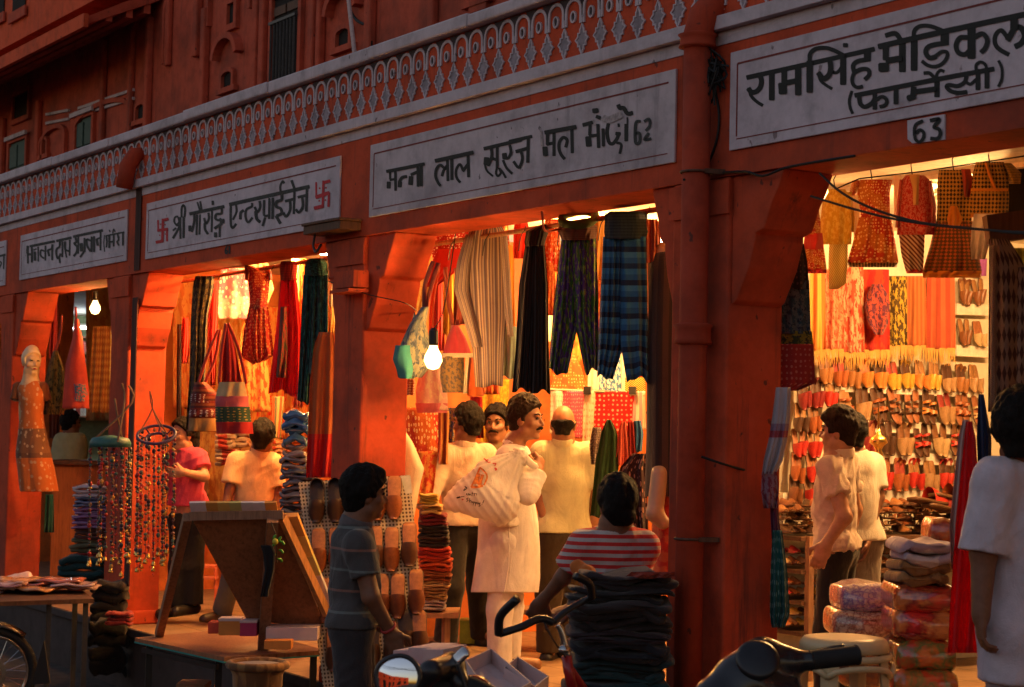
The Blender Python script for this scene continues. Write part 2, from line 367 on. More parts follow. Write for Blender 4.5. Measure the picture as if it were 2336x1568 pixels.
# ------------------------------------------------------------------ ground
def setting(name, mb, mat, **k):
    o = mb.build(name, mat, **k); o['kind'] = 'structure'; return o
setting('road', MB().box(-90, 60, -60, 60, -.75, -.45), M['road'])
fl = MB().box(-40, 3, 0, 9, -.449, 0)
n = NT('verandah_tiles'); v = n.coord(); br = n.n('TexBrick', Scale=2.2); br.offset = 0; br.inputs['Mortar Size'].default_value = .012; br.inputs['Color1'].default_value = (.34, .21, .12, 1); br.inputs['Color2'].default_value = (.28, .17, .10, 1); br.inputs['Mortar'].default_value = (.08, .05, .035, 1)
br.inputs['Brick Width'].default_value = .9; br.inputs['Row Height'].default_value = .9; n.l(v, br.inputs[0]); a = n.noise(v, 5, 5); c = n.mix(n.ramp(a, [(.45, (0,) * 3), (.75, (.6,) * 3)]), br.outputs[0], (.09, .05, .03)); n.bump(a, .2, .004)
setting('verandah_floor', fl, n.set(c, .5, 0, .4))

# ------------------------------------------------------------------ the arcade of shops: pillars, beam, parapet
T = thing('shop_arcade', 'long terracotta shop arcade with white patterned parapet and corbelled pillars', 'arcade', (-9, 0, 0))
PIL = [(-19.6, -19.25), (-16.2, -15.87), (-13.45, -13.09), (-9.73, -9.37), (-6.47, -6.08), (-2.7, -2.35)]
ZB, ZBAND, ZPAR, ZCOP = 2.60, 3.23, 3.60, 3.675
for i, (a, b) in enumerate(PIL):
    p = MB().box(a, b, 0.002, .31, 0, ZB - .001).box(a - .03, b + .03, -.03, .33, 0, .10).build('pillar', M['wall'], T, bevel=.012)
    for s, x in ((1, b), (-1, a)):
        q = [(0, 2.05), (.035, 2.07), (.05, 2.10), (.11, 2.20), (.15, 2.32), (.15, 2.345), (.205, 2.36), (.25, 2.46), (.29, 2.52), (.33, ZB - .002), (0, ZB - .002)]
        if s < 0: q = [(t * .55, z) for t, z in q]
        MB().prism([(x + s * t, .022, z) for t, z in q], (0, .27, 0)).build('corbel', M['wall'], p, bevel=.006)
    MB().box(a - .012, b + .012, -.012, -.002, 2.44, 2.585).build('capital_band', M['wall'], p)
MB().box(-40, 3, 0, .33, ZB, ZPAR).build('lintel_beam', M['wall'], T)
MB().box(-40, 3, -.006, -.001, ZB + .57, ZBAND - .001).box(-40, 3, -.045, -.001, ZBAND, ZBAND + .06).build('string_course', M['white'], T, bevel=.01)
mb = MB(); x = -40.0
while x < 3:                                                                        # coping stones, worn and slightly uneven
    L = random.uniform(.9, 1.6); d = random.uniform(-.008, .008); mb.box(x, x + L - .006, -.06 + d, .40, ZPAR + .001, ZCOP + random.uniform(-.012, .008)); x += L
MB.build(mb, 'coping', M['white'], T, bevel=.012)
# relief of arches, rings and stepped diamonds
rel = MB(); rec = MB(); fill = MB()
def rib(mb, pts, wd, y0, y1, close=False):
    pts = [np.array(p, float) for p in pts]; n_ = len(pts); L = []; R_ = []
    for i, p in enumerate(pts):
        a = pts[i - 1] if (i or close) else p; b = pts[(i + 1) % n_] if (i < n_ - 1 or close) else p
        d = _n(b - a); nn = np.array([-d[1], d[0]]); L.append(p + nn * wd / 2); R_.append(p - nn * wd / 2)
    V = []; F = []
    for l, r in zip(L, R_): V += [(l[0], y1, l[1]), (r[0], y1, r[1]), (l[0], y0, l[1]), (r[0], y0, r[1])]
    for i in range(n_ if close else n_ - 1):
        a = 4 * i; b = 4 * ((i + 1) % n_); F += [[a, b, b + 1, a + 1], [a, a + 2, b + 2, b], [a + 1, b + 1, b + 3, a + 3]]
    if not close: F += [[0, 1, 3, 2], [4 * n_ - 4, 4 * n_ - 2, 4 * n_ - 1, 4 * n_ - 3]]
    mb.add(V, F)
sp = .150; z0 = ZBAND + .06
step = [(0, 1), (.22, .68), (.3, .68), (.3, .42), (.62, .42), (.62, .2), (1, 0)]
dia = [(a, b) for a, b in step] + [(a, -b) for a, b in step[-2::-1]] + [(-a, -b) for a, b in step[1:]] + [(-a, b) for a, b in step[-2:0:-1]]
for i in range(-60, 120):
    x = -13.27 + i * sp
    if x < -24 or x > -2.6: continue
    j = random.uniform(-.003, .003); zc = z0 + .105; top = z0 + .295
    arch = [(x - .062, z0 + .165)] + [(x + .062 * -math.cos(t), z0 + .225 + j + .065 * math.sin(t) ** .8) for t in np.linspace(0.05, math.pi - .05, 11)] + [(x + .062, z0 + .165)]
    rib(rel, arch, .016, -.001, -.009)
    rib(rel, [(x + .020 * math.cos(t), z0 + .205 + .026 * math.sin(t)) for t in np.linspace(0, 2 * math.pi, 12, endpoint=False)], .009, -.001, -.011, True)
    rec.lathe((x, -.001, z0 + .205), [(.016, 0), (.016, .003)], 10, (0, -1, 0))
    xd = x + sp / 2; dd = [(xd + .052 * a, z0 + .085 + .075 * b) for a, b in dia]
    rib(rel, dd, .010, -.001, -.009, True); fill.prism([(a, -.001, b) for a, b in dd], (0, -.003, 0))
    sp_pts = [(xd - .009, z0 + .175), (xd + .009, z0 + .175), (xd + .016, z0 + .25), (xd + .05, z0 + .305), (xd - .05, z0 + .305), (xd - .016, z0 + .25)]
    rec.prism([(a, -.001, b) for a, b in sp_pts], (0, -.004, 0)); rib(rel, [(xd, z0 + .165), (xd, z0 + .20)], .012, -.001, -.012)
rel.build('relief_tracery', M['white'], T); fill.build('diamond_panel', plain('diamond_limewash', (.30, .26, .29), .9, var=.35, scale=14), T)
rec.build('recess_shade_plate', plain('recess_shade', (.06, .045, .05), .9), T)  # flat dark plates paint the shade of the recesses between arches and in rings
MB().box(-40, 3, .33, 9.0, 2.96, 3.1).build('terrace_slab', M['concrete'], T)
MB().box(-40, 3, .335, 9.0, 2.90, 2.955).build('verandah_ceiling', M['ceil'], T)

# ------------------------------------------------------------------ the old building set back above the terrace
B = thing('haveli_building', 'old terracotta building with niches and shuttered windows rising behind the parapet', 'building', (-16, 3.2, 3.1))
YB = 3.2; MB().box(-48, 4, YB, 9, 3.1, 12).build('wall', M['wall_up'], B)
def bp(px, py, Y=YB): q = atY(px, py, Y); return q[0], q[2]
def rect(px0, py0, px1, py1, Y=YB):                                     # upright rectangle seen at these pixel corners (left x, right x, top, bottom at the left edge)
    x0, zt = bp(px0, py0, Y); _, zb = bp(px0, py1, Y); x1, _ = bp(px1, py0, Y); return x0, x1, zb, zt
def opening(px0, py0, px1, py1, mat, frame=True, name='window'):
    x0, x1, zb, zt = rect(px0, py0, px1, py1); f = MB()
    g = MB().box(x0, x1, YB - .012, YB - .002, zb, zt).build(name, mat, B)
    t = .07
    if frame: MB().box(x0 - t, x0, YB - .05, YB - .001, zb - t, zt + t).box(x1, x1 + t, YB - .05, YB - .001, zb - t, zt + t).box(x0, x1, YB - .05, YB - .001, zt, zt + t).box(x0, x1, YB - .05, YB - .001, zb - t, zb).build('frame', M['wall_up'], g)
    return g, (x0, x1, zb, zt)
g, (x0, x1, zb, zt) = opening(630, 0, 690, 190, M['dark'], name='doorway')
r = MB()
for k in range(8): r.bar((x0 + (x1 - x0) * (k + .5) / 8, YB - .07, zb), (x0 + (x1 - x0) * (k + .5) / 8, YB - .07, zb + .62), .018, .018)
r.bar((x0, YB - .07, zb + .62), (x1, YB - .07, zb + .62), .03, .03); r.build('railing', M['steel'], g)
MB().box(x0 + .02, (x0 + x1) / 2 - .02, YB - .03, YB - .013, zb + .7, zt - .1).box((x0 + x1) / 2 + .02, x1 - .02, YB - .03, YB - .013, zb + .7, zt - .1).build('shutter', M['dwood'], g)
for (a, b, c, d) in ((178, 277, 216, 345), (27, 330, 64, 392)):
    g, (x0, x1, zb, zt) = opening(a, b, c, d, M['green'])
    s = MB(); xm = (x0 + x1) / 2
    for q in (x0, xm + .02): s.box(q + .02, q + (x1 - x0) / 2 - .03, YB - .035, YB - .013, zb + .04, zt - .05)
    s.build('shutter', M['green'], g); MB().box(x0 - .1, x1 + .1, YB - .09, YB - .052, zt + .04, zt + .10).build('hood', M['white'], g)
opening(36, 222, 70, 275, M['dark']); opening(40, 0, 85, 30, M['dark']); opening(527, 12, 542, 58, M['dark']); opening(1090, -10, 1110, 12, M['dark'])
def niche(px, py, hpx, wm=.16, hood=True):                             # small arched niche with a moulded hood
    x, zt = bp(px, py); _, zb = bp(px, py + hpx); H = zt - zb; w_ = wm
    arch = [(x - w_, zb)] + [(x - w_ * math.cos(t), zb + H * .62 + H * .38 * math.sin(t) ** .75) for t in np.linspace(0, math.pi, 11)] + [(x + w_, zb)]
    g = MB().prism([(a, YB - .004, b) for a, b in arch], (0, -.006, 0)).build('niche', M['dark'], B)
    f = MB(); rib(f, arch, .05, YB - .001, YB - .05); rib(f, [(x - w_ - .08, zb - .02), (x + w_ + .08, zb - .02)], .06, YB - .001, YB - .06)
    if hood:
        rib(f, [(x - 2.0 * w_ * math.cos(t), zt + .12 + 1.6 * w_ * math.sin(t)) for t in np.linspace(.1, math.pi - .1, 12)], .07, YB - .001, YB - .10)
    f.build('moulding', M['wall_up'], g)
niche(525, 160, 42); niche(327, 235, 40, hood=False); niche(790, 62, 46); niche(105, 315, 40, hood=False); niche(1098, -40, 40)
def strip(px, py0, py1, wd=.10, dp=.06, Y=YB):
    x, zt = bp(px, py0); _, zb = bp(px, py1); MB().box(x - wd / 2, x + wd / 2, YB - dp, YB - .001, zb, zt).build('pilaster', M['wall_up'], B, bevel=.02)
for px, a, b in ((308, 70, 340), (350, 40, 330), (393, -10, 150), (460, -20, 130), (478, 20, 260), (610, -20, 210), (590, -20, 220), (720, -20, 180), (742, -20, 175), (245, 90, 360), (95, 230, 390), (14, 270, 400), (855, -40, 120), (998, -60, 80)): strip(px, a, b, random.uniform(.09, .16), random.uniform(.05, .09))
def blind_arch(pxl, pxr, pytop, pybot, wd=.06, point=.12):              # raised outline of a blind arch
    x0, zt = bp(pxl, pytop); _, zb = bp(pxl, pybot); x1, _ = bp(pxr, pytop); xm = (x0 + x1) / 2; w_ = (x1 - x0) / 2; zs = zb + (zt - zb) * .7
    P_ = [(x0, zb)] + [(xm - w_ * math.cos(t), zs + (zt - zs) * math.sin(t)) for t in np.linspace(0, math.pi, 17)] + [(x1, zb)]
    f = MB(); rib(f, P_, wd, YB - .001, YB - .06); f.build('blind_arch', M['wall_up'], B)
blind_arch(180, 300, 260, 360); blind_arch(104, 155, 300, 385); blind_arch(385, 455, -20, 145); blind_arch(310, 350, 45, 160); blind_arch(485, 580, -60, 60)
for (a, b, c, d) in ((108, 282, 160, 272), (180, 265, 308, 225), (108, 262, 160, 252), (182, 248, 308, 205)):  # thin white string lines
    p, q = bp(a, b), bp(c, d); f = MB(); rib(f, [p, q], .035, YB - .001, YB - .03); f.build('string_line', M['white'], B)
# projecting eave (chajja) on the left
ea, eb = atY(-260, 275, 2.3), atY(205, 50, 2.3); za = eb[2]
e = MB(); e.prism([(ea[0] - 8, 2.25, za - .04), (ea[0] - 8, 2.25, za + .05), (ea[0] - 8, YB - .001, za + .55), (ea[0] - 8, YB - .001, za + .40)], (eb[0] - ea[0] + 8, 0, 0))
e.build('eave', M['wall_up'], B); MB().box(ea[0] - 8, eb[0] + .1, 2.19, 2.248, za - .09, za + .07).build('eave_fascia', plaster('eave_orange', (.66, .10, .035)), B)
for k, (dy, dz) in enumerate(((.25, .10), (.5, .20), (.72, .30))): MB().box(ea[0] - 8, eb[0] - .02, 2.25 + dy, 2.33 + dy, za - .04 + dz * .8, za + dz * 1.2).build('eave_batten', M['wall_up'], B)
MB().box(-48, eb[0], YB - .42, YB - .002, za + .56, za + 3).build('upper_bay', plaster('fresh_orange', (.66, .10, .035), amt=.3), B)
for k, (a, b) in enumerate(((48, -20), (0, -5))): 
    q = atY(a, b, YB - .42); g = MB().box(q[0] - .3, q[0] + .25, YB - .44, YB - .425, q[2] - .25, q[2] + 1.0).build('window', M['dark'], B)
    MB().box(q[0] - .4, q[0] + .35, YB - .47, YB - .441, q[2] - .40, q[2] - .26).build('sill', M['wall_up'], g)

# ------------------------------------------------------------------ rooms of the shops (partition walls carry the goods)
def partition(X, Y0, Y1, mat, label, nm='shop_wall'):
    o = MB().box(X - .10, X, Y0, Y1, 0.001, 2.899).build(nm, mat); return tag(o, label, 'wall')
partition(-9.05, 2.3, 6.5, plain('white_rack_board', (.74, .66, .52), .7, var=.08), 'white board wall carrying the rows of slippers')
partition(-11.55, 1.15, 6.5, M['orangew'], 'orange wall behind the scarves and bags of the middle shop')
partition(-15.6, 1.15, 6.5, M['orangew'], 'orange wall behind the long dresses of the second shop from the left')
partition(-19.2, .9, 1.7, M['orangew'], 'narrow orange wall beside the bare bulb at the left')
o = MB().box(-30, 3, 7.0, 7.15, .001, 2.899).build('back_wall', M['cream']); tag(o, 'long cream wall closing the shops at the back', 'wall')
# ------------------------------------------------------------------ painted shop signs (strokes in raster units of enlarged views: origin, unit)
VIEW = dict(A=(50, 630, .13699), B=(420, 530, .12116), C=(630, 490, .13699), D=(1070, 380, .17123), E=(1440, 280, .17979), F=(2090, 100, .17123), G=(2470, 30, .18236), H=(2380, 150, .22089))
def vp(view, p): a, b, s = VIEW[view]; return ((a + p[0] * s) / 1.23973, (b + p[1] * s) / 1.23973)
def smooth_poly(pts, sub=5):
    pts = [np.array(p, float) for p in pts]
    if len(pts) < 3: return pts
    out = []
    for i in range(len(pts) - 1):
        p0 = pts[max(i - 1, 0)]; p1 = pts[i]; p2 = pts[i + 1]; p3 = pts[min(i + 2, len(pts) - 1)]
        for t in np.arange(sub) / sub: out.append(.5 * (2 * p1 + (p2 - p0) * t + (2 * p0 - 5 * p1 + 4 * p2 - p3) * t * t + (3 * p1 - p0 - 3 * p2 + p3) * t ** 3))
    return out + [pts[-1]]
_sk = [0]
def stroke(mb, view, pts, wd, project, cap=.25):
    P_ = smooth_poly(pts); wd = wd * VIEW[view][2] / 1.23973 / 2 if view else wd / 2
    P_ = [np.array(vp(view, p)) if view else np.array(p, float) for p in P_]
    d0 = P_[0] - P_[1]; d1 = P_[-1] - P_[-2]; P_ = [P_[0] + d0 / max(np.linalg.norm(d0), 1e-6) * wd * cap] + P_ + [P_[-1] + d1 / max(np.linalg.norm(d1), 1e-6) * wd * cap]
    L = []; R_ = []; W = [.72] + [1] * (len(P_) - 2) + [.72]
    for i, p in enumerate(P_):
        d = P_[min(i + 1, len(P_) - 1)] - P_[max(i - 1, 0)]; nn = np.array([-d[1], d[0]]) / max(np.linalg.norm(d), 1e-6)
        L.append(p + nn * wd * W[i]); R_.append(p - nn * wd * W[i])
    _sk[0] = (_sk[0] + 1) % 12; y = .0012 + .0003 * _sk[0]; V = []; F = []
    for l, r in zip(L, R_): V += [project(l, y), project(r, y)]
    for i in range(len(P_) - 1): F.append([2 * i, 2 * i + 2, 2 * i + 3, 2 * i + 1])
    mb.add(V, F)
YS = -.014
SP = lambda q, y: atY(q[0], q[1], YS - y)
def sign(x0, x1, zb, zt, label, cat='shop sign', bord=(.05, .055)):
    s = MB().box(x0, x1, YS, -.0015, zb, zt).build('painted_sign', M['sign1'], None, bevel=.003); tag(s, label, cat, 'painted signs above the shops')
    b = MB(); i, j = bord
    for (p, q) in (((x0 + i, zt - j), (x1 - i, zt - j)), ((x0 + i, zt - j), (x0 + i, zb + j))): rib(b, [p, q], .008, YS - .0005, YS - .002)
    rib(b, [(x0 + i, zb + j * .8), (x1 - i, zb + j * .8)], .004, YS - .0005, YS - .002)
    b.build('border_line', M['line'], s); return s
def wr(name, s, mat, items):
    mb = MB()
    for view, pts, wd in items: stroke(mb, view, pts, wd, SP)
    mb.build(name, mat, s)
def box_from(tl, bl, tr=None):
    a, b = atY(*tl, YS), atY(*bl, YS); return (a[0] + b[0]) / 2, (b[2], a[2])
# shop 63
x0, (zb, zt) = box_from((1668, 120), (1661, 344.5)); S4 = sign(x0, -2.9, zb, zt, 'large white painted sign with bold black lettering above the slipper shop on the right')
wr('lettering', S4, M['ink'], [('F', [(130, 700), (1120, 480), (2235, 228)], 80), ('F', [(350, 670), (372, 760), (350, 860), (285, 930), (205, 940), (155, 880)], 85), ('F', [(160, 870), (200, 1000), (290, 1095), (390, 1160)], 55), ('F', [(540, 620), (540, 1065)], 95),
 ('F', [(745, 590), (745, 800)], 95), ('F', [(715, 800), (725, 960)], 140), ('F', [(760, 790), (960, 750)], 90), ('F', [(975, 540), (975, 980)], 105), ('F', [(1165, 430), (1165, 935)], 105), ('F', [(1165, 430), (1172, 310), (1260, 225), (1420, 208), (1570, 250), (1740, 340)], 68),
 ('F', [(1505, 440), (1512, 560), (1480, 660), (1390, 715), (1310, 620)], 88), ('F', [(1310, 640), (1350, 750), (1430, 820), (1535, 885)], 52), ('F', [(1500, 580), (1610, 620), (1700, 520)], 55), ('F', [(1720, 370), (1720, 810)], 105), ('F', [(1757, 140), (1757, 190)], 85),
 ('F', [(2120, 260), (2120, 420)], 118), ('F', [(2150, 395), (1960, 430), (1885, 500), (1900, 605)], 75), ('F', [(1895, 620), (2020, 560), (2130, 570), (2150, 650), (2080, 730)], 72), ('F', [(1905, 600), (1868, 720), (1890, 820), (1960, 862), (2040, 845)], 62),
 ('G', [(80, 560), (1000, 345), (2500, 25)], 85), ('G', [(190, 560), (190, 760)], 95), ('G', [(155, 830), (160, 930)], 165), ('G', [(200, 780), (430, 740)], 95), ('G', [(450, 480), (450, 945)], 108), ('G', [(190, 390), (330, 355), (400, 420), (440, 510)], 78),
 ('G', [(632, 420), (632, 925)], 108), ('G', [(625, 430), (635, 315), (720, 245), (850, 238), (980, 275), (1120, 335)], 66), ('G', [(1105, 340), (1105, 500)], 132), ('G', [(1160, 500), (950, 530), (845, 570), (812, 650), (870, 735), (970, 715)], 78), ('G', [(940, 725), (1060, 640), (1145, 655), (1130, 745), (1060, 830), (950, 870), (840, 850), (755, 785)], 58),
 ('G', [(1520, 250), (1520, 735)], 125), ('G', [(1460, 420), (1340, 425), (1280, 540), (1320, 655), (1420, 680), (1500, 610)], 76), ('G', [(1570, 410), (1690, 360), (1765, 450), (1740, 570), (1670, 650)], 76), ('G', [(2180, 130), (2180, 290)], 120), ('G', [(2180, 280), (2080, 460)], 90), ('G', [(2080, 420), (1985, 310), (1900, 375), (1885, 500), (1950, 600), (2100, 685)], 72), ('G', [(2160, 260), (2290, 270), (2345, 400), (2290, 510), (2200, 560)], 92), ('G', [(2500, 60), (2500, 480)], 105),
 ('H', [(132, 490), (100, 600), (110, 700), (142, 775)], 40), ('H', [(172, 545), (1210, 340), (1950, 205)], 62), ('H', [(225, 560), (240, 650), (300, 690), (390, 640), (430, 570)], 58), ('H', [(425, 510), (425, 720)], 58), ('H', [(440, 600), (520, 560), (578, 605), (560, 665), (490, 690)], 48), ('H', [(695, 470), (695, 650)], 62),
 ('H', [(925, 440), (915, 540)], 75), ('H', [(885, 545), (900, 590)], 120), ('H', [(930, 500), (1200, 460)], 66), ('H', [(1222, 350), (1222, 560)], 72), ('H', [(1055, 260), (1130, 262), (1200, 335)], 48), ('H', [(1210, 330), (1225, 260), (1270, 222), (1312, 240)], 40),
 ('H', [(1600, 300), (1570, 380), (1480, 425), (1380, 410), (1345, 435), (1400, 490), (1500, 512), (1605, 500)], 55), ('H', [(1590, 370), (1650, 400), (1720, 340)], 42), ('H', [(1745, 250), (1745, 470)], 62), ('H', [(1730, 250), (1722, 160), (1775, 118), (1840, 150), (1865, 240)], 42), ('H', [(1860, 230), (1860, 450)], 62), ('H', [(2010, 100), (2052, 200), (2050, 330), (2008, 430)], 38)])
q = [vp('H', p) for p in ((858, 868), (1337, 788), (1337, 1112), (925, 1160), (862, 1108))]
pl = MB().prism([atY(*p, -.001) for p in q], (0, -.007, 0)).build('number_plate', M['sign1'], None); tag(pl, 'small white number patch reading 63 below the large sign', 'number plate')
mb = MB()
for pts, wd in (([(1040, 870), (950, 920), (932, 1020), (950, 1110), (1000, 1140), (1045, 1090), (1050, 1020), (1000, 985), (950, 1030)], 42), ([(1135, 865), (1245, 845), (1225, 890), (1185, 950), (1250, 980), (1262, 1050), (1220, 1100), (1140, 1095)], 48)): stroke(mb, 'H', pts, wd, lambda q, y: atY(q[0], q[1], -.0085 - y))
mb.build('numerals', M['ink'], pl)
# shop 62
x0, (zb, zt) = box_from((847, 334), (839, 493)); x1, (zb2, zt2) = box_from((1545.6, 152), (1534, 376)); S3 = sign(x0, x1, (zb + zb2) / 2, (zt + zt2) / 2, 'weathered grey painted sign with chipped lettering and 62 above the middle shop'); S3.data.materials[0] = M['sign3']
wr('lettering', S3, M['ink'], [('D', [(135, 615), (760, 490)], 55), ('D', [(195, 620), (195, 740)], 40), ('D', [(172, 790), (170, 890)], 70), ('D', [(190, 755), (285, 740)], 42), ('D', [(280, 600), (285, 930)], 46), ('D', [(355, 790), (352, 870)], 68), ('D', [(345, 790), (390, 715), (470, 698)], 50), ('D', [(538, 700), (530, 830)], 76), ('D', [(540, 670), (645, 620)], 50), ('D', [(650, 545), (655, 860)], 46), ('D', [(705, 530), (705, 850)], 50),
 ('D', [(940, 440), (1565, 300)], 66), ('D', [(1090, 565), (1020, 508), (960, 570), (943, 680), (970, 770), (1022, 850)], 46), ('D', [(1150, 500), (1080, 600), (1052, 690)], 50), ('D', [(1140, 420), (1150, 770)], 50), ('D', [(1212, 400), (1216, 750)], 55), ('D', [(1400, 600), (1350, 498), (1295, 560), (1280, 650), (1300, 730), (1350, 795)], 45), ('D', [(1395, 610), (1475, 500)], 52), ('D', [(1480, 335), (1490, 705)], 50),
 ('D', [(1745, 240), (2360, 92)], 60), ('D', [(1865, 235), (1872, 370), (1810, 520)], 52), ('D', [(1790, 390), (1780, 500)], 92), ('D', [(1755, 480), (1790, 600), (1890, 690)], 34), ('D', [(1860, 390), (1955, 425)], 50), ('D', [(1960, 205), (1960, 560)], 46), ('D', [(1962, 540), (1945, 640), (1975, 690), (2022, 640), (1995, 560)], 40), ('D', [(2005, 570), (2060, 640), (2105, 720)], 40), ('D', [(2170, 180), (2190, 290), (2150, 390), (2085, 395)], 50), ('D', [(2080, 320), (2090, 400)], 85), ('D', [(2060, 430), (2120, 560), (2210, 650)], 44),
 ('E', [(0, 670), (355, 590)], 52), ('E', [(105, 830), (285, 780)], 56), ('E', [(300, 600), (290, 1000)], 50), ('E', [(190, 840), (207, 950), (150, 1080), (70, 985)], 46), ('E', [(560, 530), (1050, 440)], 66), ('E', [(600, 540), (600, 720)], 52), ('E', [(560, 760), (570, 890)], 80), ('E', [(590, 715), (700, 695)], 52), ('E', [(705, 535), (705, 895)], 52), ('E', [(890, 760), (912, 650), (850, 608), (790, 680), (785, 790), (820, 880), (872, 945)], 52), ('E', [(985, 485), (992, 850)], 52),
 ('E', [(1160, 412), (1310, 370)], 60), ('E', [(1272, 400), (1266, 570)], 50), ('E', [(1240, 600), (1252, 740)], 92), ('E', [(1260, 585), (1395, 570)], 52), ('E', [(1395, 400), (1405, 765)], 52), ('E', [(1475, 470), (1480, 740)], 50), ('E', [(1352, 160), (1358, 210)], 100), ('E', [(1370, 275), (1430, 300)], 58), ('E', [(1560, 390), (1540, 530), (1570, 680), (1630, 705), (1700, 620), (1722, 540)], 58), ('E', [(1715, 530), (1712, 570)], 88), ('E', [(1690, 690), (1762, 720), (1740, 860)], 44), ('E', [(1718, 390), (1725, 440)], 36), ('E', [(1840, 400), (1840, 660)], 60), ('E', [(1858, 290), (1858, 400)], 26), ('E', [(1715, 95), (1740, 145), (1800, 145), (1860, 230), (1940, 220)], 66)])
wr('numerals', S3, M['ink_grey'], [('E', [(2065, 355), (1990, 385), (1985, 680), (2050, 680), (2050, 545), (1990, 545)], 48), ('E', [(2125, 355), (2200, 315), (2210, 420), (2150, 500)], 44), ('E', [(2195, 540), (2125, 640), (2230, 625)], 46)])
wr('peeled_patch', S3, plain('peeled_limewash', (.42, .36, .36), .9, var=.4, scale=60), [('E', [(1480, 300), (1560, 330), (1640, 300), (1760, 250)], 110), ('E', [(500, 500), (510, 640), (520, 740)], 40), ('E', [(1330, 330), (1350, 420)], 46)])
# shop 61
x0, (zb, zt) = box_from((336, 465), (329, 594)); x1, (zb2, zt2) = box_from((778.6, 354), (770, 511.6)); S2 = sign(x0, x1, (zb + zb2) / 2, (zt + zt2) / 2, 'pale painted sign with a red swastika at each end of the lettering')
wr('lettering', S2, M['ink_grey'], [('B', [(690, 680), (620, 700), (600, 800), (650, 870), (715, 810), (690, 700)], 46), ('B', [(640, 880), (745, 900)], 60), ('B', [(740, 700), (745, 1200)], 50), ('B', [(720, 930), (570, 1190)], 56), ('B', [(570, 1010), (640, 950)], 42), ('B', [(820, 690), (815, 1180)], 56), ('B', [(770, 700), (770, 500), (810, 415), (850, 500), (840, 690)], 46),
 ('B', [(960, 620), (1760, 450)], 76), ('B', [(1062, 620), (1062, 800), (1010, 1040)], 52), ('B', [(965, 900), (968, 1020)], 78), ('B', [(1130, 640), (1115, 1110)], 46), ('B', [(1202, 640), (1190, 1100)], 46), ('B', [(1140, 350), (1200, 540)], 46), ('B', [(1205, 330), (1240, 530)], 46), ('B', [(1400, 600), (1405, 740), (1340, 850), (1300, 720)], 56), ('B', [(1310, 840), (1320, 980), (1385, 1090)], 60), ('B', [(1480, 560), (1470, 1040)], 46), ('B', [(1497, 320), (1500, 410)], 58),
 ('B', [(1705, 470), (1700, 610), (1580, 630), (1560, 730), (1640, 770), (1690, 730)], 56), ('B', [(1680, 740), (1690, 850), (1600, 920), (1540, 960)], 66), ('B', [(1660, 880), (1655, 1160)], 46), ('B', [(1560, 1060), (1565, 1160)], 74), ('B', [(1745, 740), (1745, 840)], 46),
 ('C', [(140, 650), (1785, 280)], 80), ('C', [(165, 650), (165, 1030), (205, 1130), (275, 1050)], 52), ('C', [(272, 650), (282, 800), (210, 960)], 46), ('C', [(430, 770), (370, 820), (362, 950)], 60), ('C', [(605, 620), (595, 690), (490, 750), (468, 890), (520, 1015), (612, 920)], 50), ('C', [(760, 580), (772, 700), (715, 800), (660, 700)], 52), ('C', [(680, 790), (700, 940), (770, 1010)], 66), ('C', [(855, 560), (850, 860), (955, 870)], 50), ('C', [(960, 520), (955, 940)], 46), ('C', [(870, 920), (820, 1090)], 48), ('C', [(1030, 510), (1025, 940)], 52),
 ('C', [(1215, 430), (1210, 550), (1110, 590), (1100, 690), (1190, 730), (1212, 830), (1110, 880)], 60), ('C', [(1100, 880), (1190, 1040)], 66), ('C', [(1195, 380), (1188, 270), (1235, 170), (1270, 210)], 48), ('C', [(1290, 580), (1455, 540)], 60), ('C', [(1390, 570), (1392, 760), (1310, 895), (1250, 820)], 58), ('C', [(1478, 390), (1465, 840)], 50), ('C', [(1420, 150), (1485, 340)], 56), ('C', [(1550, 500), (1725, 455)], 58), ('C', [(1640, 490), (1650, 690), (1570, 810), (1510, 750)], 56), ('C', [(1735, 320), (1720, 785)], 50)])
wr('red_emblem', S2, M['red_ink'], [('B', [(335, 740), (320, 1280)], 60), ('B', [(210, 1010), (445, 975)], 64), ('B', [(330, 770), (460, 738)], 64), ('B', [(432, 960), (432, 1260)], 50), ('B', [(330, 1255), (175, 1285)], 72), ('B', [(225, 1020), (222, 770)], 42), ('B', [(262, 1110), (262, 1135)], 28), ('B', [(392, 1080), (394, 1105)], 28), ('B', [(385, 860), (386, 885)], 28), ('B', [(275, 850), (275, 875)], 28),
])
wr('red_emblem', S2, M['red_ink'], [('C', [(2078, 160), (2060, 710)], 50), ('C', [(1920, 500), (2195, 405)], 76), ('C', [(2070, 200), (2210, 160)], 64), ('C', [(2192, 400), (2180, 690)], 48), ('C', [(2070, 680), (1890, 725)], 74), ('C', [(1930, 490), (1928, 190)], 38), ('C', [(2000, 300), (2002, 325)], 34), ('C', [(2130, 290), (2130, 315)], 34), ('C', [(1990, 560), (1992, 585)], 34), ('C', [(2120, 545), (2120, 570)], 34)])
mb = MB()
for pts, wd in (([(1835, 1370), (1800, 1440), (1790, 1520), (1820, 1550), (1840, 1490), (1800, 1470)], 34), ([(1885, 1370), (1890, 1550)], 36)): stroke(mb, 'B', pts, wd, lambda q, y: atY(q[0], q[1], -.001 - y))
o = mb.build('painted_number', M['ink_grey'], None); tag(o, 'small black 61 painted on the beam under the swastika sign', 'number')
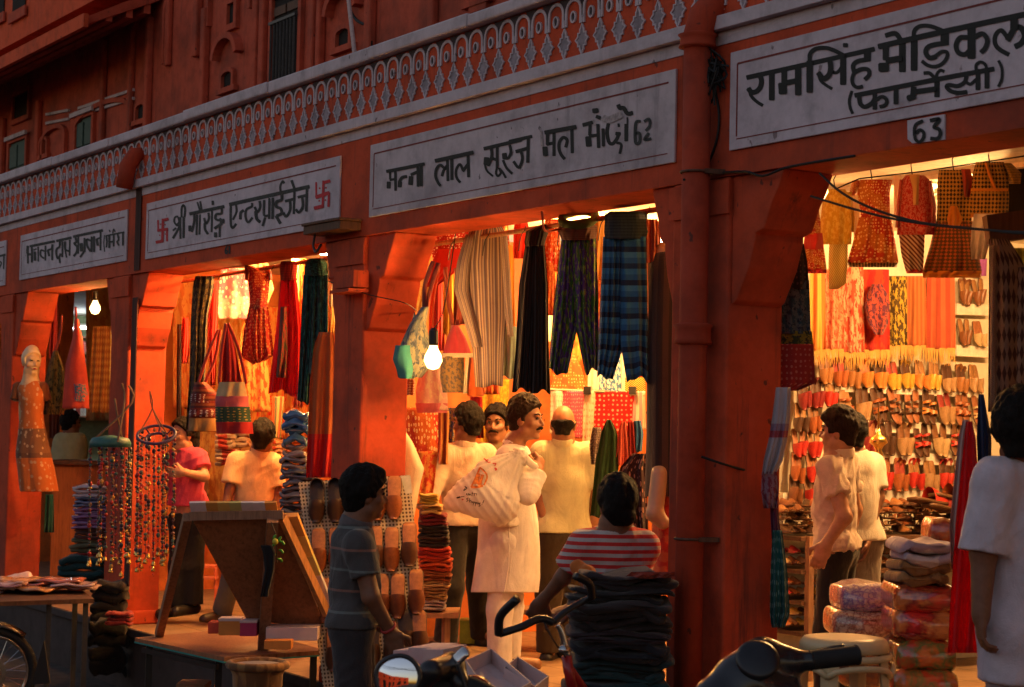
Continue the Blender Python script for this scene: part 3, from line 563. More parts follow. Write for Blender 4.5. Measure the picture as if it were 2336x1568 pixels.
# shop 60 and the corner of the next one
a, b = atY(48.5, 537, YS), atY(284, 600.5, YS); c = atY(42, 636, YS); d = atY(293, 477.5, YS); S1 = sign((a[0] + c[0]) / 2, (b[0] + d[0]) / 2, (c[2] + b[2]) / 2, (a[2] + d[2]) / 2, 'pale painted sign with faded grey lettering above the bulb at the left')
wr('lettering', S1, M['ink_grey'], [('A', p, w_) for p, w_ in (([(250, 490), (760, 385)], 52), ([(205, 480), (205, 640), (290, 650)], 50), ([(205, 650), (210, 840)], 36), ([(290, 510), (290, 820)], 42), ([(350, 600), (355, 780)], 50), ([(330, 570), (385, 540)], 32), ([(422, 500), (425, 800)], 36), ([(550, 590), (480, 570), (475, 680), (545, 740)], 38), ([(572, 480), (570, 780)], 38), ([(620, 570), (650, 690)], 46), ([(620, 570), (705, 540)], 40), ([(712, 450), (710, 770)], 42), ([(800, 380), (1105, 310)], 52), ([(870, 390), (860, 500), (805, 540), (795, 640), (830, 740), (885, 640)], 42), ([(855, 700), (870, 830)], 36), ([(920, 390), (920, 710)], 34), ([(975, 390), (980, 550), (1065, 590)], 42), ([(980, 570), (1010, 720)], 34), ([(1075, 360), (1070, 680)], 38), ([(1150, 290), (1755, 160)], 56), ([(1190, 290), (1210, 400), (1170, 430), (1230, 510), (1210, 620), (1155, 690)], 48), ([(1250, 290), (1250, 640)], 38), ([(1310, 430), (1320, 590)], 70), ([(1380, 320), (1380, 600)], 44), ([(1375, 590), (1290, 710)], 42), ([(1500, 370), (1425, 350), (1430, 470), (1500, 590)], 44), ([(1525, 290), (1522, 600)], 42), ([(1575, 280), (1575, 600)], 38), ([(1630, 340), (1650, 470)], 50), ([(1630, 345), (1705, 310)], 40), ([(1712, 200), (1708, 570)], 40))]
   + [('A', p, w_) for p, w_ in (([(1792, 260), (1778, 420), (1795, 600)], 22), ([(1815, 275), (2200, 195)], 34), ([(1830, 290), (1840, 400), (1830, 510)], 36), ([(1890, 280), (1890, 520)], 42), ([(1980, 250), (1980, 490)], 36), ([(1890, 150), (1905, 190)], 24), ([(1960, 220), (1980, 130), (2010, 190)], 22), ([(2060, 240), (2080, 350), (2050, 400), (2090, 470)], 36), ([(2172, 210), (2170, 470)], 38), ([(1900, 400), (1960, 390)], 34))])
a = atY(14, 548, YS); b = atY(8, 654, YS); S0 = sign(-19.2, a[0], b[2] + .01, a[2], 'corner of a pale painted sign cut off by the left picture edge')
mb = MB(); stroke(mb, None, [(-2, 585), (12, 581)], 5, SP); stroke(mb, None, [(9, 583), (8, 614)], 3.5, SP); stroke(mb, None, [(-6, 595), (3, 600), (-2, 612)], 3.5, SP); mb.build('lettering', M['ink_grey'], S0)
# ------------------------------------------------------------------ lamps that are lit in the shops
BULB = glow('lit_bulb_glass', (1.0, .62, .20), 3.2); TUBE = glow('lit_tube_glass', (.80, .92, 1.0), 22.0); WARMT = glow('lit_warm_tube', (1, .80, .5), 25)
WARM = (1.0, .44, .10)
def point(name, loc, power, col, size, parent):
    l = bpy.data.lights.new(name, 'POINT'); l.energy = power; l.color = col; l.shadow_soft_size = size
    o = bpy.data.objects.new(name, l); link(o, parent); o.location = np.asarray(loc, float) - np.array(parent.location); return o
def bulb(loc, power, label, cord_to, r=.036, col=WARM, mat=None):
    loc = np.asarray(loc, float); t = thing('light_bulb', label, 'light bulb', loc, 'lamps lit in the shops')
    MB().lathe(loc, [(.001, -r * 1.05), (r * .6, -r * .85), (r, -.1 * r), (r * .9, r * .5), (r * .5, r * 1.25), (r * .42, r * 1.6)], 20).build('glass', mat or BULB, t, smooth=True)
    MB().lathe(loc + [0, 0, r * 1.55], [(r * .43, 0), (r * .5, r * .3), (r * .5, r * 1.6), (r * .25, r * 1.9)], 14).build('socket', M['black'], t)
    pts = [loc + [0, 0, r * 3.3], loc * .5 + np.asarray(cord_to) * .5 + [0, 0, -.06], np.asarray(cord_to, float)]
    MB().tube(smooth_poly(pts), .0035, 6).build('cord', M['wire'], t)
    point('lamp_light', loc, power, col, r, t); return t
def tubelamp(a, b, power, label, mat, col):
    a, b = np.asarray(a, float), np.asarray(b, float); c = (a + b) / 2; t = thing('tube_light', label, 'tube light', c, 'lamps lit in the shops')
    MB().tube([a, b], .015, 10).build('glass', mat, t, smooth=True); d = _n(b - a)
    MB().bar(a - d * .03 + [0, 0, .035], b + d * .03 + [0, 0, .035], .04, .03).tube([a - d * .03, a], .017, 8).tube([b, b + d * .03], .017, 8).build('housing', M['ceil'], t)
    for k in (.2, .8): point('lamp_light', a + (b - a) * k - [0, 0, .04], power / 2, col, .05, t)
    return t
L3 = atY(988, 822, .0); bulb(L3, 290, 'bare glowing bulb hanging in front of the bags in the middle shop', (L3[0] - .35, .33, 2.60), r=.050)
L1 = atY(217, 705, .42); bulb(L1, 190, 'bare glowing bulb under the beam at the left', (L1[0], .36, 2.6), r=.045)
L2 = atY(588, 650, .62); bulb(L2, 260, 'bare bulb half hidden among the dresses of the swastika shop', (L2[0], .62, 2.89))
L4 = atY(1866, 436, .50); bulb(L4, 150, 'bare glowing bulb beside the hanging children clothes on the right', (L4[0], .50, 2.89), r=.045)
tubelamp((-12.4, .7, 2.80), (-12.4, 1.9, 2.80), 130, 'tube light on the ceiling of the swastika shop', WARMT, (1, .46, .11))
p = atY(1257, 668, 2.4); bulb(p, 40, 'small white bulb between the black and the green trousers', (p[0], 2.4, 2.89), r=.04, col=(1, .85, .65), mat=TUBE)
tubelamp((-9.9, 1.7, 2.80), (-9.9, 2.9, 2.80), 140, 'tube light on the ceiling of the middle shop', WARMT, (1, .45, .10))
tubelamp((-7.2, 2.4, 2.82), (-7.2, 3.9, 2.82), 150, 'tube light on the ceiling before the slipper wall', WARMT, (1, .50, .15))
for px, py in ((141, 752), (187, 748)):
    q = U(px, py, 23.5); tubelamp(q - RIGHT * .14, q + RIGHT * .14, 3, 'short white tube light deep inside the shop behind the hanging bags', TUBE, (.8, .92, 1))
# ------------------------------------------------------------------ people: one continuous skin, hair and clothes as children
def hand(wr, d, n, t, curl=.5, s=1.0, spread=.0):
    d = _n(d); n = np.asarray(n, float); n = _n(n - d * (n @ d)); t = _n(np.cross(n, d)) * (1 if np.cross(n, d) @ np.asarray(t, float) > 0 else -1); wr = np.asarray(wr, float)
    out = [('e', wr + d * .048 * s, (t, d, n), (.042 * s, .055 * s, .018 * s), .012), ('c', wr - d * .01, wr + d * .02 * s, .026 * s, .028 * s, .015)]
    for o, L, c in ((.030, .074, .9), (.010, .082, 1.0), (-.011, .076, 1.1), (-.030, .060, 1.2)):
        p = wr + d * .085 * s + t * o * s; a = 0.1
        for f, r0, r1 in ((.45, .0095, .009), (.32, .009, .0085), (.23, .0085, .0075)):
            a += curl * c * (.75 if f == .45 else 1.0); dd = d * math.cos(a) + n * math.sin(a) + t * (o * spread * 12); q = p + _n(dd) * L * f * s
            out.append(('c', p, q, r0 * s, r1 * s, .005)); p = q
    p = wr + d * .03 * s + t * .034 * s; q = p + _n(d * .65 + t * .65 + n * .35) * .042 * s; r = q + _n(d * .8 + n * (.3 + curl * .4) - t * .1) * .034 * s
    return out + [('c', wr + d * .015 * s + t * .015 * s, p, .016 * s, .014 * s, .01), ('c', p, q, .0125 * s, .0105 * s, .008), ('c', q, r, .0105 * s, .0085 * s, .006)]
class Fig:
    """joints: head, neck, sl sr (shoulders), el er, wl wr, hl hr (hips), kl kr, al ar; f body facing, hf head facing"""
    def __init__(s, label, J, f, hf=None, hs=1.0, bulk=1.0, cat='person', name='person', tilt=(0, 0, 1), base=None, group=None):
        s.J = {k: np.asarray(v, float) for k, v in J.items()}; j = s.J; s.f = _n(f); s.hf = _n(hf if hf is not None else f); s.hs = hs; s.b = bulk
        b = base if base is not None else [(j['al'][0] + j['ar'][0]) / 2, (j['al'][1] + j['ar'][1]) / 2, min(j['al'][2], j['ar'][2]) - .06]
        s.T = thing(name, label, cat, b, group); s.hu = _n(tilt); s.hf = _n(s.hf - s.hu * (s.hf @ s.hu)); s.hr = np.cross(s.hf, s.hu); s.extra = []
    def H(s, r, f, u): return s.J['head'] + s.hs * (s.hr * r + s.hf * f + s.hu * u)
    def head(s):
        H, k, ax = s.H, s.hs, (s.hr, s.hf, s.hu); c = lambda a, b, r0, r1, kk=.012: ('c', a, b, r0 * k, r1 * k, kk)
        return [('e', H(0, -.008, .025), ax, (.073 * k, .094 * k, .097 * k)), ('e', H(0, .028, -.045), ax, (.056 * k, .062 * k, .074 * k), .025), c(H(-.012, .066, -.098), H(.012, .066, -.098), .018, .018), c(H(-.045, .01, -.07), H(.045, .01, -.07), .028, .028, .02),
                c(H(0, .086, .012), H(0, .106, -.026), .009, .013, .008), c(H(-.016, .092, -.032), H(.016, .092, -.032), .010, .010, .006), c(H(-.034, .078, .026), H(.034, .078, .026), .013, .013, .01), c(H(-.018, .084, -.062), H(.018, .084, -.062), .010, .010, .006),
                ('e', H(.076, -.008, -.008), ax, (.011 * k, .022 * k, .034 * k), .006), ('e', H(-.076, -.008, -.008), ax, (.011 * k, .022 * k, .034 * k), .006), c(s.J['neck'], H(0, -.018, -.05), .056, .049, .03), c(H(-.045, .055, -.022), H(-.03, .07, -.03), .022, .018, .015), c(H(.045, .055, -.022), H(.03, .07, -.03), .022, .018, .015)]
    def torso(s, i=0.0):
        j, b = s.J, s.b; S = (j['sl'] + j['sr']) / 2; P_ = (j['hl'] + j['hr']) / 2; u = _n(S - P_); r = j['sr'] - j['sl']; r = _n(r - u * (r @ u)) if np.linalg.norm(r) > 1e-3 else np.cross(s.f, u); fw = np.cross(u, r); fw = fw if fw @ s.f > 0 else -fw; L = np.linalg.norm(S - P_); ax = (r, fw, u); s.ax = ax
        return [('c', j['sl'] - u * .015, j['sr'] - u * .015, .060 * b + i, .060 * b + i, .05), ('e', S - u * L * .36 + fw * .012, ax, (.158 * b + i, .108 * b + i, .20 + i), .06), ('e', S - u * L * .74 + fw * .012, ax, (.140 * b + i, .105 * b + i, .17 + i), .06),
                ('c', j['hl'], j['hr'], .098 * b + i, .098 * b + i, .05), ('c', S, j['neck'] + u * .02, .075 + i * .6, .056 + i * .5, .05)]
    def arm(s, q, i=0.0, upto=1.0, fore=True, flat=False, taper=0.0):
        j, b = s.J, s.b; S, E, W = j['s' + q], j['e' + q], j['w' + q]; out = []
        if fore: return [('c', S, E, .052 * b + i, .042 * b + i, .03), ('c', E, W, .042 * b + i, .029 * b + i + taper, .02, flat)]
        e = S + (E - S) * upto; return [('c', S, e, .054 * b + i, .046 * b + i + taper, .03, flat)]
    def leg(s, q, i=0.0, flat=False, flare=0.0, foot=True, upto=1.0):
        j, b = s.J, s.b; H, K, A = j['h' + q], j['k' + q], j['a' + q]; A2 = K + (A - K) * upto
        out = [('c', H, K, .088 * b + i, .060 * b + i + flare * .4, .04), ('c', K, A2, .060 * b + i + flare * .4, .040 * b + i + flare, .03, flat)]
        if foot:
            ff = j.get('t' + q); ff = ff if ff is not None else A + s.f * .15 - UPV * .035; out.append(('c', A - UPV * .03 - _n(ff - A) * .02, ff, .036, .030, .02))
        return out
    def skin(s, mat, hands=(), h=.008, legs=True):
        pr = s.head() + s.torso() + s.arm('l') + s.arm('r') + (s.leg('l') + s.leg('r') if legs else []) + list(hands)
        s.body = blob('body', pr, mat, s.T, h, .02)
        for q in (-.032, .032): MB().ball(s.H(q, .083, .010), .0095 * s.hs, 8, 6).build('eye', M['eye'], s.body, smooth=True)
        return s
    def hair(s, mat, grow=.012, line=.015, nape=-.075, slope=1.0, top=0.0, extra=(), balding=None, seed=1):
        k, ax = s.hs, (s.hr, s.hf, s.hu)
        pr = [('e', s.H(0, -.010, .030 + top * .5), ax, tuple((r + grow) * k for r in (.073, .094, .097 + top))), ('c', s.H(0, -.045, -.02), s.H(0, -.055, -.06), (.055 + grow * .5) * k, .05 * k)] + list(extra)
        rg = np.random.default_rng(seed); tuft = []
        for _ in range(190):
            v = rg.normal(size=3); v /= np.linalg.norm(v); v[2] = abs(v[2]) * 1.1 - .35; v[1] -= .15; v /= np.linalg.norm(v)
            p0 = s.H(v[0] * (.073 + grow * .9), -.010 + v[1] * (.094 + grow * .9), .030 + top * .5 + v[2] * (.097 + top + grow * .9)); tg = np.array([v[0] * .3 + rg.normal() * .35, -.25 + rg.normal() * .35, -.8]); tg -= v * (tg @ v); tg = tg / np.linalg.norm(tg) + v * rg.uniform(-.08, .10)
            tuft.append(('c', p0, p0 + k * (s.hr * tg[0] + s.hf * tg[1] + s.hu * tg[2]) * rg.uniform(.02, .038), .011 * k, .004 * k, .010))
        pr = pr + tuft
        def cut(X):
            d = [X[i] - s.J['head'][i] for i in range(3)]; q = sum(d[i] * s.hf[i] for i in range(3)) / k; u = sum(d[i] * s.hu[i] for i in range(3)) / k
            g = np.maximum(q - (line + slope * np.maximum(u - .02, 0)), nape - u); g = np.maximum(g, np.minimum(q + .02, -.012 - u) * 1.0)
            if balding is not None: g = np.maximum(g, np.minimum(u - balding - .012 * np.sin(q * 60 + u * 40), q + .30) * 1.0)
            return g * k
        blob('hair', pr, mat, s.body, .006, .02, cuts=[cut], crease=.004, cfreq=90, seed=seed)
        b = MB()
        for q in (-1, 1): b.tube([s.H(q * .016, .094, .030), s.H(q * .034, .090, .036), s.H(q * .052, .072, .030)], [.0045 * k, .005 * k, .003 * k], 6)
        b.build('eyebrows', mat, s.body, smooth=True); return s
    def moustache(s, mat):
        k = s.hs; MB().tube([s.H(-.034, .082, -.058), s.H(-.015, .099, -.047), s.H(.015, .099, -.047), s.H(.034, .082, -.058)], [.005 * k, .009 * k, .009 * k, .005 * k], 8).build('moustache', mat, s.body, smooth=True); return s
    def shirt(s, mat, i=.012, hem=None, sleeve='short', crease=.010, uvf=None, collar=True, name='shirt', seed=3, upto=.8, extra=(), cuffs=0.012, hemdir=None, mat2=None):
        pr = s.torso(i) + list(extra)
        for q in 'lr': pr += s.arm(q, i + .004, upto, sleeve == 'long', True, cuffs) if sleeve else []
        u = s.ax[2]; cuts = [(u, s.J['neck'] - u * .0 + u * .012)]
        if hem is not None: cuts.append((-UPV if hemdir is None else hemdir, hem)); pr.append(('c', s.J['hl'], s.J['hl'] + (np.asarray(hem) - (s.J['hl'] + s.J['hr']) / 2) * np.array([0, 0, 1]), .10 * s.b + i, .098 * s.b + i, .05)); pr.append(('c', s.J['hr'], s.J['hr'] + (np.asarray(hem) - (s.J['hl'] + s.J['hr']) / 2) * np.array([0, 0, 1]), .10 * s.b + i, .098 * s.b + i, .05))
        o = blob(name, pr, mat, s.T, .009, .02, cuts=cuts, crease=crease, cfreq=38, cdir=u * .8 + s.ax[0] * .6, seed=seed, uvf=uvf)
        if collar:
            nk = s.J['neck']; m2 = MB(); ax = _n(s.H(0, -.018, -.05) - nk)
            m2.lathe(nk - ax * .012, [(.075, 0), (.071, .035), (.066, .044), (.061, .040), (.066, .0)], 20, ax, cap=False); m2.build('collar', mat2 or mat, o, smooth=True)
        return s
    def trousers(s, mat, i=.016, flare=.012, waist=None, upto=.97, name='trousers', crease=.006, seed=5):
        j = s.J; w_ = min(i, .003); pr = [('c', j['hl'], j['hr'], .098 * s.b + w_, .098 * s.b + w_, .05), ('e', (j['hl'] + j['hr']) / 2 + UPV * .03 + s.ax[1] * .008, s.ax, (.128 * s.b + w_, .096 * s.b + w_, .12), .05)] + s.leg('l', min(i, .009), True, flare + .01, False, upto) + s.leg('r', min(i, .009), True, flare + .01, False, upto)
        cuts = [(UPV, (j['hl'] + j['hr']) / 2 + UPV * (.12 if waist is None else waist))]
        blob(name, pr, mat, s.T, .009, .02, cuts=cuts, crease=crease, cfreq=42, cdir=UPV * .7 + s.ax[0] * .9, seed=seed); return s
    def shoes(s, mat, name='shoe'):
        for q in 'lr':
            A = s.J['a' + q]; ff = s.J.get('t' + q); ff = ff if ff is not None else A + s.f * .15 - UPV * .035; d = _n((ff - A) * [1, 1, .2])
            blob(name, [('c', A - UPV * .03 - d * .035, ff + d * .02 - UPV * .004, .047, .042)], mat, s.T, .009, .01, cuts=[(-UPV, A - UPV * .072)])
        return s
M['eye'] = plain('dark_eye', (.015, .01, .008), .25, var=.1)
SK = skin('brown_skin', (.32, .145, .075)); SK2 = skin('dark_skin', (.20, .085, .045)); SK3 = skin('light_brown_skin', (.42, .20, .11)); SKM = plain('mannequin_enamel', (.60, .38, .20), .35, spec=.5, var=.06)
HB = hairmat('black_hair', (.008, .006, .005)); HBR = hairmat('brown_black_hair', (.022, .011, .007))
def zuv(V): return np.stack([V[:, 0] * .6 + V[:, 1] * .8, V[:, 2]], 1)
def Jx(z0, d): return {k: U(v[0], v[1], z0 + (v[2] if len(v) > 2 else 0)) for k, v in d.items()}
R_, F_, U_ = RIGHT, FWD, UPV

# ---- the man in white with a carrier bag over his shoulder
z = 11.5
J = Jx(z, dict(head=(1200, 958, -.02), neck=(1172, 1016), sr=(1160, 1042, -.17), sl=(1182, 1038, .17), er=(1204, 1128, -.30), wr=(1226, 1078, -.22), el=(1175, 1140, .24), wl=(1200, 1215, .20), hr=(1152, 1235, -.09), hl=(1162, 1235, .09), kr=(1140, 1390, -.08), kl=(1165, 1385, .10), ar=(1140, 1515, -.08), al=(1160, 1500, .12)))
A = Fig('man in a long white kurta with a moustache carrying a plastic bag over his shoulder', J, R_, R_ * .93 - F_ * .36, hs=1.04, bulk=1.0)
hd = hand(J['wr'], J['wr'] - J['er'] + U_ * .03 - R_ * .02, -R_ * .6 + F_ * .5, R_ * .4 - F_ * .8, 1.05, 1.08)
A.skin(SK, hd, .006).hair(HBR, .013, line=.02, nape=-.065, slope=.95, top=.012).moustache(HB)
KW = fabric('white_kurta_cotton', [(.80, .72, .68)], 'plain', trans=.08, tex=.6)
def rows_loft(name, rows, z0, mat, parent, dep_=.14, n=30, m=26, ph=0., folds=7, amp=.008, grow=True, thick=.006, yaw=0, power=1.0):
    """garment tube: rows of (py, left px, right px, half depth m) round the body, folds grow towards the hem"""
    ys = np.array([r[0] for r in rows], float); V = []; UVs = []
    ft = RC[2] * 1.0
    for i in range(n + 1):
        t = i / n; y = ys[0] + (ys[-1] - ys[0]) * t; l = np.interp(y, ys, [r[1] for r in rows]); r = np.interp(y, ys, [r[2] for r in rows]); dd = np.interp(y, ys, [r[3] if len(r) > 3 else dep_ for r in rows])
        c = (l + r) / 2; hw = (r - l) / 2
        for k in range(m):
            a = 2 * math.pi * k / m; w_ = amp * (t if grow else 1) * math.sin(folds * a + ph + 1.5 * math.sin(2 * t + ph) + .8 * math.sin(3 * a))
            V.append(U(c + hw * math.cos(a) * (1 + w_ * 6), y, z0 + dd * math.sin(a) * (1 + w_ * 8) + hw * math.cos(a) / FPX * z0 * math.tan(math.radians(yaw)))); UVs.append((k / m, 1 - t))
    Fq = [[i * m + k, i * m + (k + 1) % m, (i + 1) * m + (k + 1) % m, (i + 1) * m + k] for i in range(n) for k in range(m)] + [list(range(m))[::-1]]
    o = mesh(name, V, Fq, mat, parent, True, UVs); sd = o.modifiers.new('cloth', 'SOLIDIFY'); sd.thickness = thick; sd.offset = -1; sb = o.modifiers.new('s', 'SUBSURF'); sb.levels = sb.render_levels = 1
    return o
A.torso(); A.shirt(KW, .017, hem=(J['hl'] + J['hr']) / 2 + U_ * .10, sleeve='long', crease=.013, name='kurta_top', seed=11, cuffs=.014)
k1 = rows_loft('kurta_skirt', [(1130, 1098, 1216, .15), (1190, 1092, 1226, .165), (1250, 1088, 1229, .17), (1320, 1076, 1228, .175), (1352, 1070, 1224, .18)], z, KW, A.T, folds=5, amp=.012)
A.trousers(KW, .016, .018, name='white_trousers', crease=.006, upto=.99, seed=8); A.shoes(leather('tan_sandal', (.25, .11, .05)), 'sandal')
# slit and seam of the kurta are real folds: a narrow turned edge down the side
MB().tube([U(1160, 1150, z - .175), U(1161, 1230, z - .19), U(1160, 1290, z - .20), U(1150, 1350, z - .20)], [.004, .004, .005, .006], 6).build('side_seam', KW, k1)

# ---- carrier bag hanging behind his back
BG = NT('carrier_bag_film'); vv = BG.mapped('Object', (1, 1, .5)); a_ = BG.noise(vv, 13, 5, .65); BG.bump(a_, .8, .02); col_ = BG.ramp(BG.noise(BG.coord(), 5, 3), [(.3, (.70, .64, .62)), (.7, (.86, .83, .82))]); BG.set(col_, .32, 0, .5)
tr_ = BG.n('BsdfTranslucent'); BG.l(col_, tr_.inputs[0]); mx_ = BG.n('MixShader'); mx_.inputs[0].default_value = .35; BG.l(BG.b.outputs[0], mx_.inputs[1]); BG.l(tr_.outputs[0], mx_.inputs[2]); BG.l(mx_.outputs[0], BG.out.inputs[0]); BAGM = BG.m
zb_ = z - .36
bagT = thing('carrier_bag', 'bulging white plastic carrier bag with black and red print slung over the shoulder', 'carrier bag', U(1110, 1190, zb_))
def bagfold(V):
    top = U(1192, 1030, zb_); d = V - top; ang = np.arctan2(d @ RIGHT, -d @ UPV); rr = np.linalg.norm(d, axis=1); return .015 * np.abs(np.sin(ang * 13 + 2 * np.sin(ang * 5))) * np.clip(1.3 - rr * 2.0, 0.1, 1) - .006 * np.abs(np.sin(V @ RIGHT * 60 + V[:, 2] * 45)) * (rr > .30)
def bg(px, py, dz=0): return U(px, py, zb_ + dz)
bagprims = [('c', bg(1068, 1135), bg(1045, 1140), .10, .07), ('c', bg(1092, 1125), bg(1140, 1150), .125, .115), ('c', bg(1060, 1130), bg(1040, 1145), .085, .055), ('c', bg(1110, 1085), bg(1180, 1040, .06), .085, .03), ('c', bg(1145, 1130, .02), bg(1185, 1040, .06), .08, .025), ('c', bg(1085, 1150), bg(1150, 1165), .07, .065), ('c', bg(1185, 1040, .06), bg(1222, 1062, .06), .022, .014), ('c', bg(1140, 1165), bg(1138, 1196), .05, .008), ('c', bg(1040, 1142), bg(1022, 1150), .05, .025)]
bag = blob('bag_film', bagprims, BAGM, bagT, .008, .045, fold=bagfold)
# print on the bag: strokes laid on its near face
from mathutils.bvhtree import BVHTree
def bvh_of(o):
    off = worldloc(o); return BVHTree.FromPolygons([Vector(np.array(v.co) + off) for v in o.data.vertices], [list(p.vertices) for p in o.data.polygons])
bt = bvh_of(bag)
def on_bag(q, y):
    r = _n(ray(*q)); h = bt.ray_cast(Vector(CAM), Vector(r)); return (np.array(h[0]) if h[0] is not None else U(q[0], q[1], zb_ - .1)) - r * (.003 + y)
VIEW['P'] = (1240, 1240, 320 / 1792)
def bwr(name, mat, items):
    mb = MB()
    for p, w_ in items: stroke(mb, 'P', p, w_, on_bag)
    mb.build(name, mat, bagT)
bwr('black_print', M['ink'], [([(415, 760), (450, 790), (400, 830)], 14), ([(440, 770), (395, 825)], 10), ([(440, 900), (450, 870), (460, 905)], 10), ([(470, 905), (480, 870), (490, 905), (500, 880), (510, 905)], 10), ([(535, 850), (530, 915)], 11), ([(525, 875), (560, 870)], 8), ([(570, 870), (565, 915)], 10), ([(570, 880), (605, 875), (600, 905)], 9),
 ([(290, 945), (340, 930)], 26), ([(330, 932), (410, 920)], 11), ([(475, 945), (445, 960), (470, 985), (440, 1000)], 12), ([(495, 950), (490, 1015)], 10), ([(495, 990), (515, 985), (515, 1020)], 9), ([(530, 1000), (545, 1010), (535, 1025), (528, 1005)], 9), ([(560, 1000), (548, 1060)], 10), ([(560, 1005), (580, 1012), (562, 1030)], 9), ([(590, 1010), (582, 1075)], 10), ([(590, 1015), (610, 1020), (592, 1040)], 9), ([(620, 1015), (616, 1045)], 9), ([(630, 1045), (638, 1020), (648, 1048)], 9), ([(662, 1020), (650, 1045), (660, 1070), (635, 1075)], 10), ([(720, 985), (700, 1030)], 12), ([(692, 1045), (688, 1052)], 12)])
bwr('red_print', M['red_ink'], [([(720, 320), (760, 345), (790, 340)], 18), ([(745, 350), (790, 380), (825, 375)], 18), ([(860, 400), (910, 400), (890, 440)], 16), ([(890, 470), (920, 490), (900, 505)], 24), ([(370, 970), (395, 970)], 22)])
bwr('picture_print', plain('orange_print', (.75, .22, .04), .5, var=.5, scale=60), [([(655, 460), (740, 540), (770, 620), (720, 740)], 26), ([(655, 470), (600, 600), (520, 770)], 30), ([(520, 770), (620, 770), (700, 750)], 40), ([(640, 560), (600, 690)], 60), ([(700, 580), (660, 700)], 50), ([(570, 700), (680, 720)], 60)])
bwr('picture_dark', M['ink'], [([(615, 610), (650, 590)], 36), ([(700, 480), (775, 570)], 9)])

# ---- two men with their backs turned, and a face between them
z = 12.6
J = Jx(z, dict(head=(1066, 968), neck=(1062, 1012), sl=(1018, 1036, -.03), sr=(1108, 1036, .06), el=(992, 1105, -.08), wl=(968, 1165, -.14), er=(1124, 1105, .05), wr=(1122, 1170, -.02), hl=(1038, 1205), hr=(1085, 1205, .05), kl=(1030, 1340, -.1), kr=(1092, 1335, .12), al=(1015, 1468, -.08), ar=(1100, 1455, .2)))
A = Fig('man with black hair in a loose beige shirt seen from behind reaching left', J, F_ * .8 - R_ * .5, F_ * .55 - R_ * .8, hs=1.0, bulk=1.05)
A.skin(SK2, hand(J['wl'], J['wl'] - J['el'], R_, -F_, .4, 1.0), .008).hair(HB, .014, top=.01, seed=4)
A.shirt(fabric('beige_shirt', [(.62, .47, .36)], trans=.06), .014, hem=(J['hl'] + J['hr']) / 2 + U_ * .02, sleeve='long', crease=.006, cuffs=.018, seed=21); A.trousers(fabric('black_trousers', [(.016, .014, .014)], trans=0), .02, .02); A.shoes(leather('black_shoe', (.02, .016, .014)))
z = 12.85
J = Jx(z, dict(head=(1133, 968), neck=(1136, 1014), sl=(1182, 1035), sr=(1090, 1035), el=(1195, 1110), wl=(1180, 1175, -.1), er=(1078, 1110), wr=(1085, 1175, -.1), hl=(1160, 1195), hr=(1115, 1195), kl=(1160, 1310), kr=(1112, 1310), al=(1160, 1435), ar=(1112, 1435)))
A = Fig('man with a moustache looking out between the beige and the white shirts', J, -F_ + R_ * .1, -F_ * .95 - R_ * .25, hs=1.02)
A.skin(SK2, (), .008).hair(HB, .010, top=.006, line=.03, seed=6).moustache(HB); A.shirt(fabric('olive_shirt', [(.16, .12, .06)]), .016, hem=(J['hl'] + J['hr']) / 2, seed=5); A.trousers(fabric('black_trousers', [(.016, .014, .014)], trans=0))
z = 12.1
J = Jx(z, dict(head=(1285, 968), neck=(1284, 1008), sl=(1238, 1032, .02), sr=(1342, 1034, .04), el=(1232, 1128, .02), wl=(1252, 1218, -.06), er=(1362, 1125, .04), wr=(1352, 1200, .02), hl=(1258, 1225), hr=(1312, 1225, .05), kl=(1252, 1355, -.02), kr=(1300, 1350, .1), al=(1250, 1490), ar=(1285, 1475, .15)))
A = Fig('balding man in a pale green short sleeved shirt seen from behind', J, F_ * .95 + R_ * .25, F_ * .95 + R_ * .1, hs=1.0, bulk=1.12)
A.skin(SK, hand(J['wl'], U_ * -1 + R_ * .35, -R_ * .3 + F_ * .9, R_ + F_ * .3, .35, 1.15), .006).hair(HB, .002, nape=-.07, balding=.018, seed=9)
A.shirt(fabric('pale_green_shirt', [(.58, .55, .34)], trans=.06), .013, hem=(J['hl'] + J['hr']) / 2 + U_ * .03, upto=.85, crease=.006, seed=31); A.trousers(fabric('brown_trousers', [(.045, .03, .018)], trans=0), .02, .015); A.shoes(leather('black_shoe', (.02, .016, .014)))

# ---- boy in a grey striped polo shirt on the road
z = 8.0
J = Jx(z, dict(head=(834, 1130), neck=(812, 1196), sr=(818, 1240, -.15), sl=(790, 1232, .16), er=(846, 1362, -.19), wr=(890, 1440, -.12), el=(840, 1340, .22), wl=(868, 1430, .22), hr=(800, 1430, -.09), hl=(806, 1428, .09), kr=(812, 1690, -.08), kl=(828, 1680, .10), ar=(796, 1952, -.08), al=(822, 1945, .12)))
A = Fig('boy with thick black hair in a grey polo shirt with thin stripes walking right', J, R_ * .96 + F_ * .2, R_ * .93 + F_ * .33, hs=.86, bulk=.90)
A.skin(SK2, hand(J['wr'], R_ * .35 - U_ * .9, F_, R_ + U_ * .1, .55, 1.0), .006)
A.hair(HB, .019, top=.010, line=.035, nape=-.085, slope=1.2, extra=[('c', A.H(-.03, .05, .115), A.H(.03, .06, .11), .03, .03), ('c', A.H(0, -.07, .06), A.H(0, -.06, -.03), .06, .05)], seed=2)
PO = fabric('grey_striped_polo', [(.085, .078, .075), (.085, .078, .075), (.26, .13, .10), (.085, .078, .075), (.085, .078, .075), (.085, .078, .075), (.16, .18, .165), (.085, .078, .075), (.085, .078, .075), (.085, .078, .075), (.085, .078, .075), (.085, .078, .075), (.085, .078, .075), (.085, .078, .075)], 'hstripe', 5.6, trans=0)
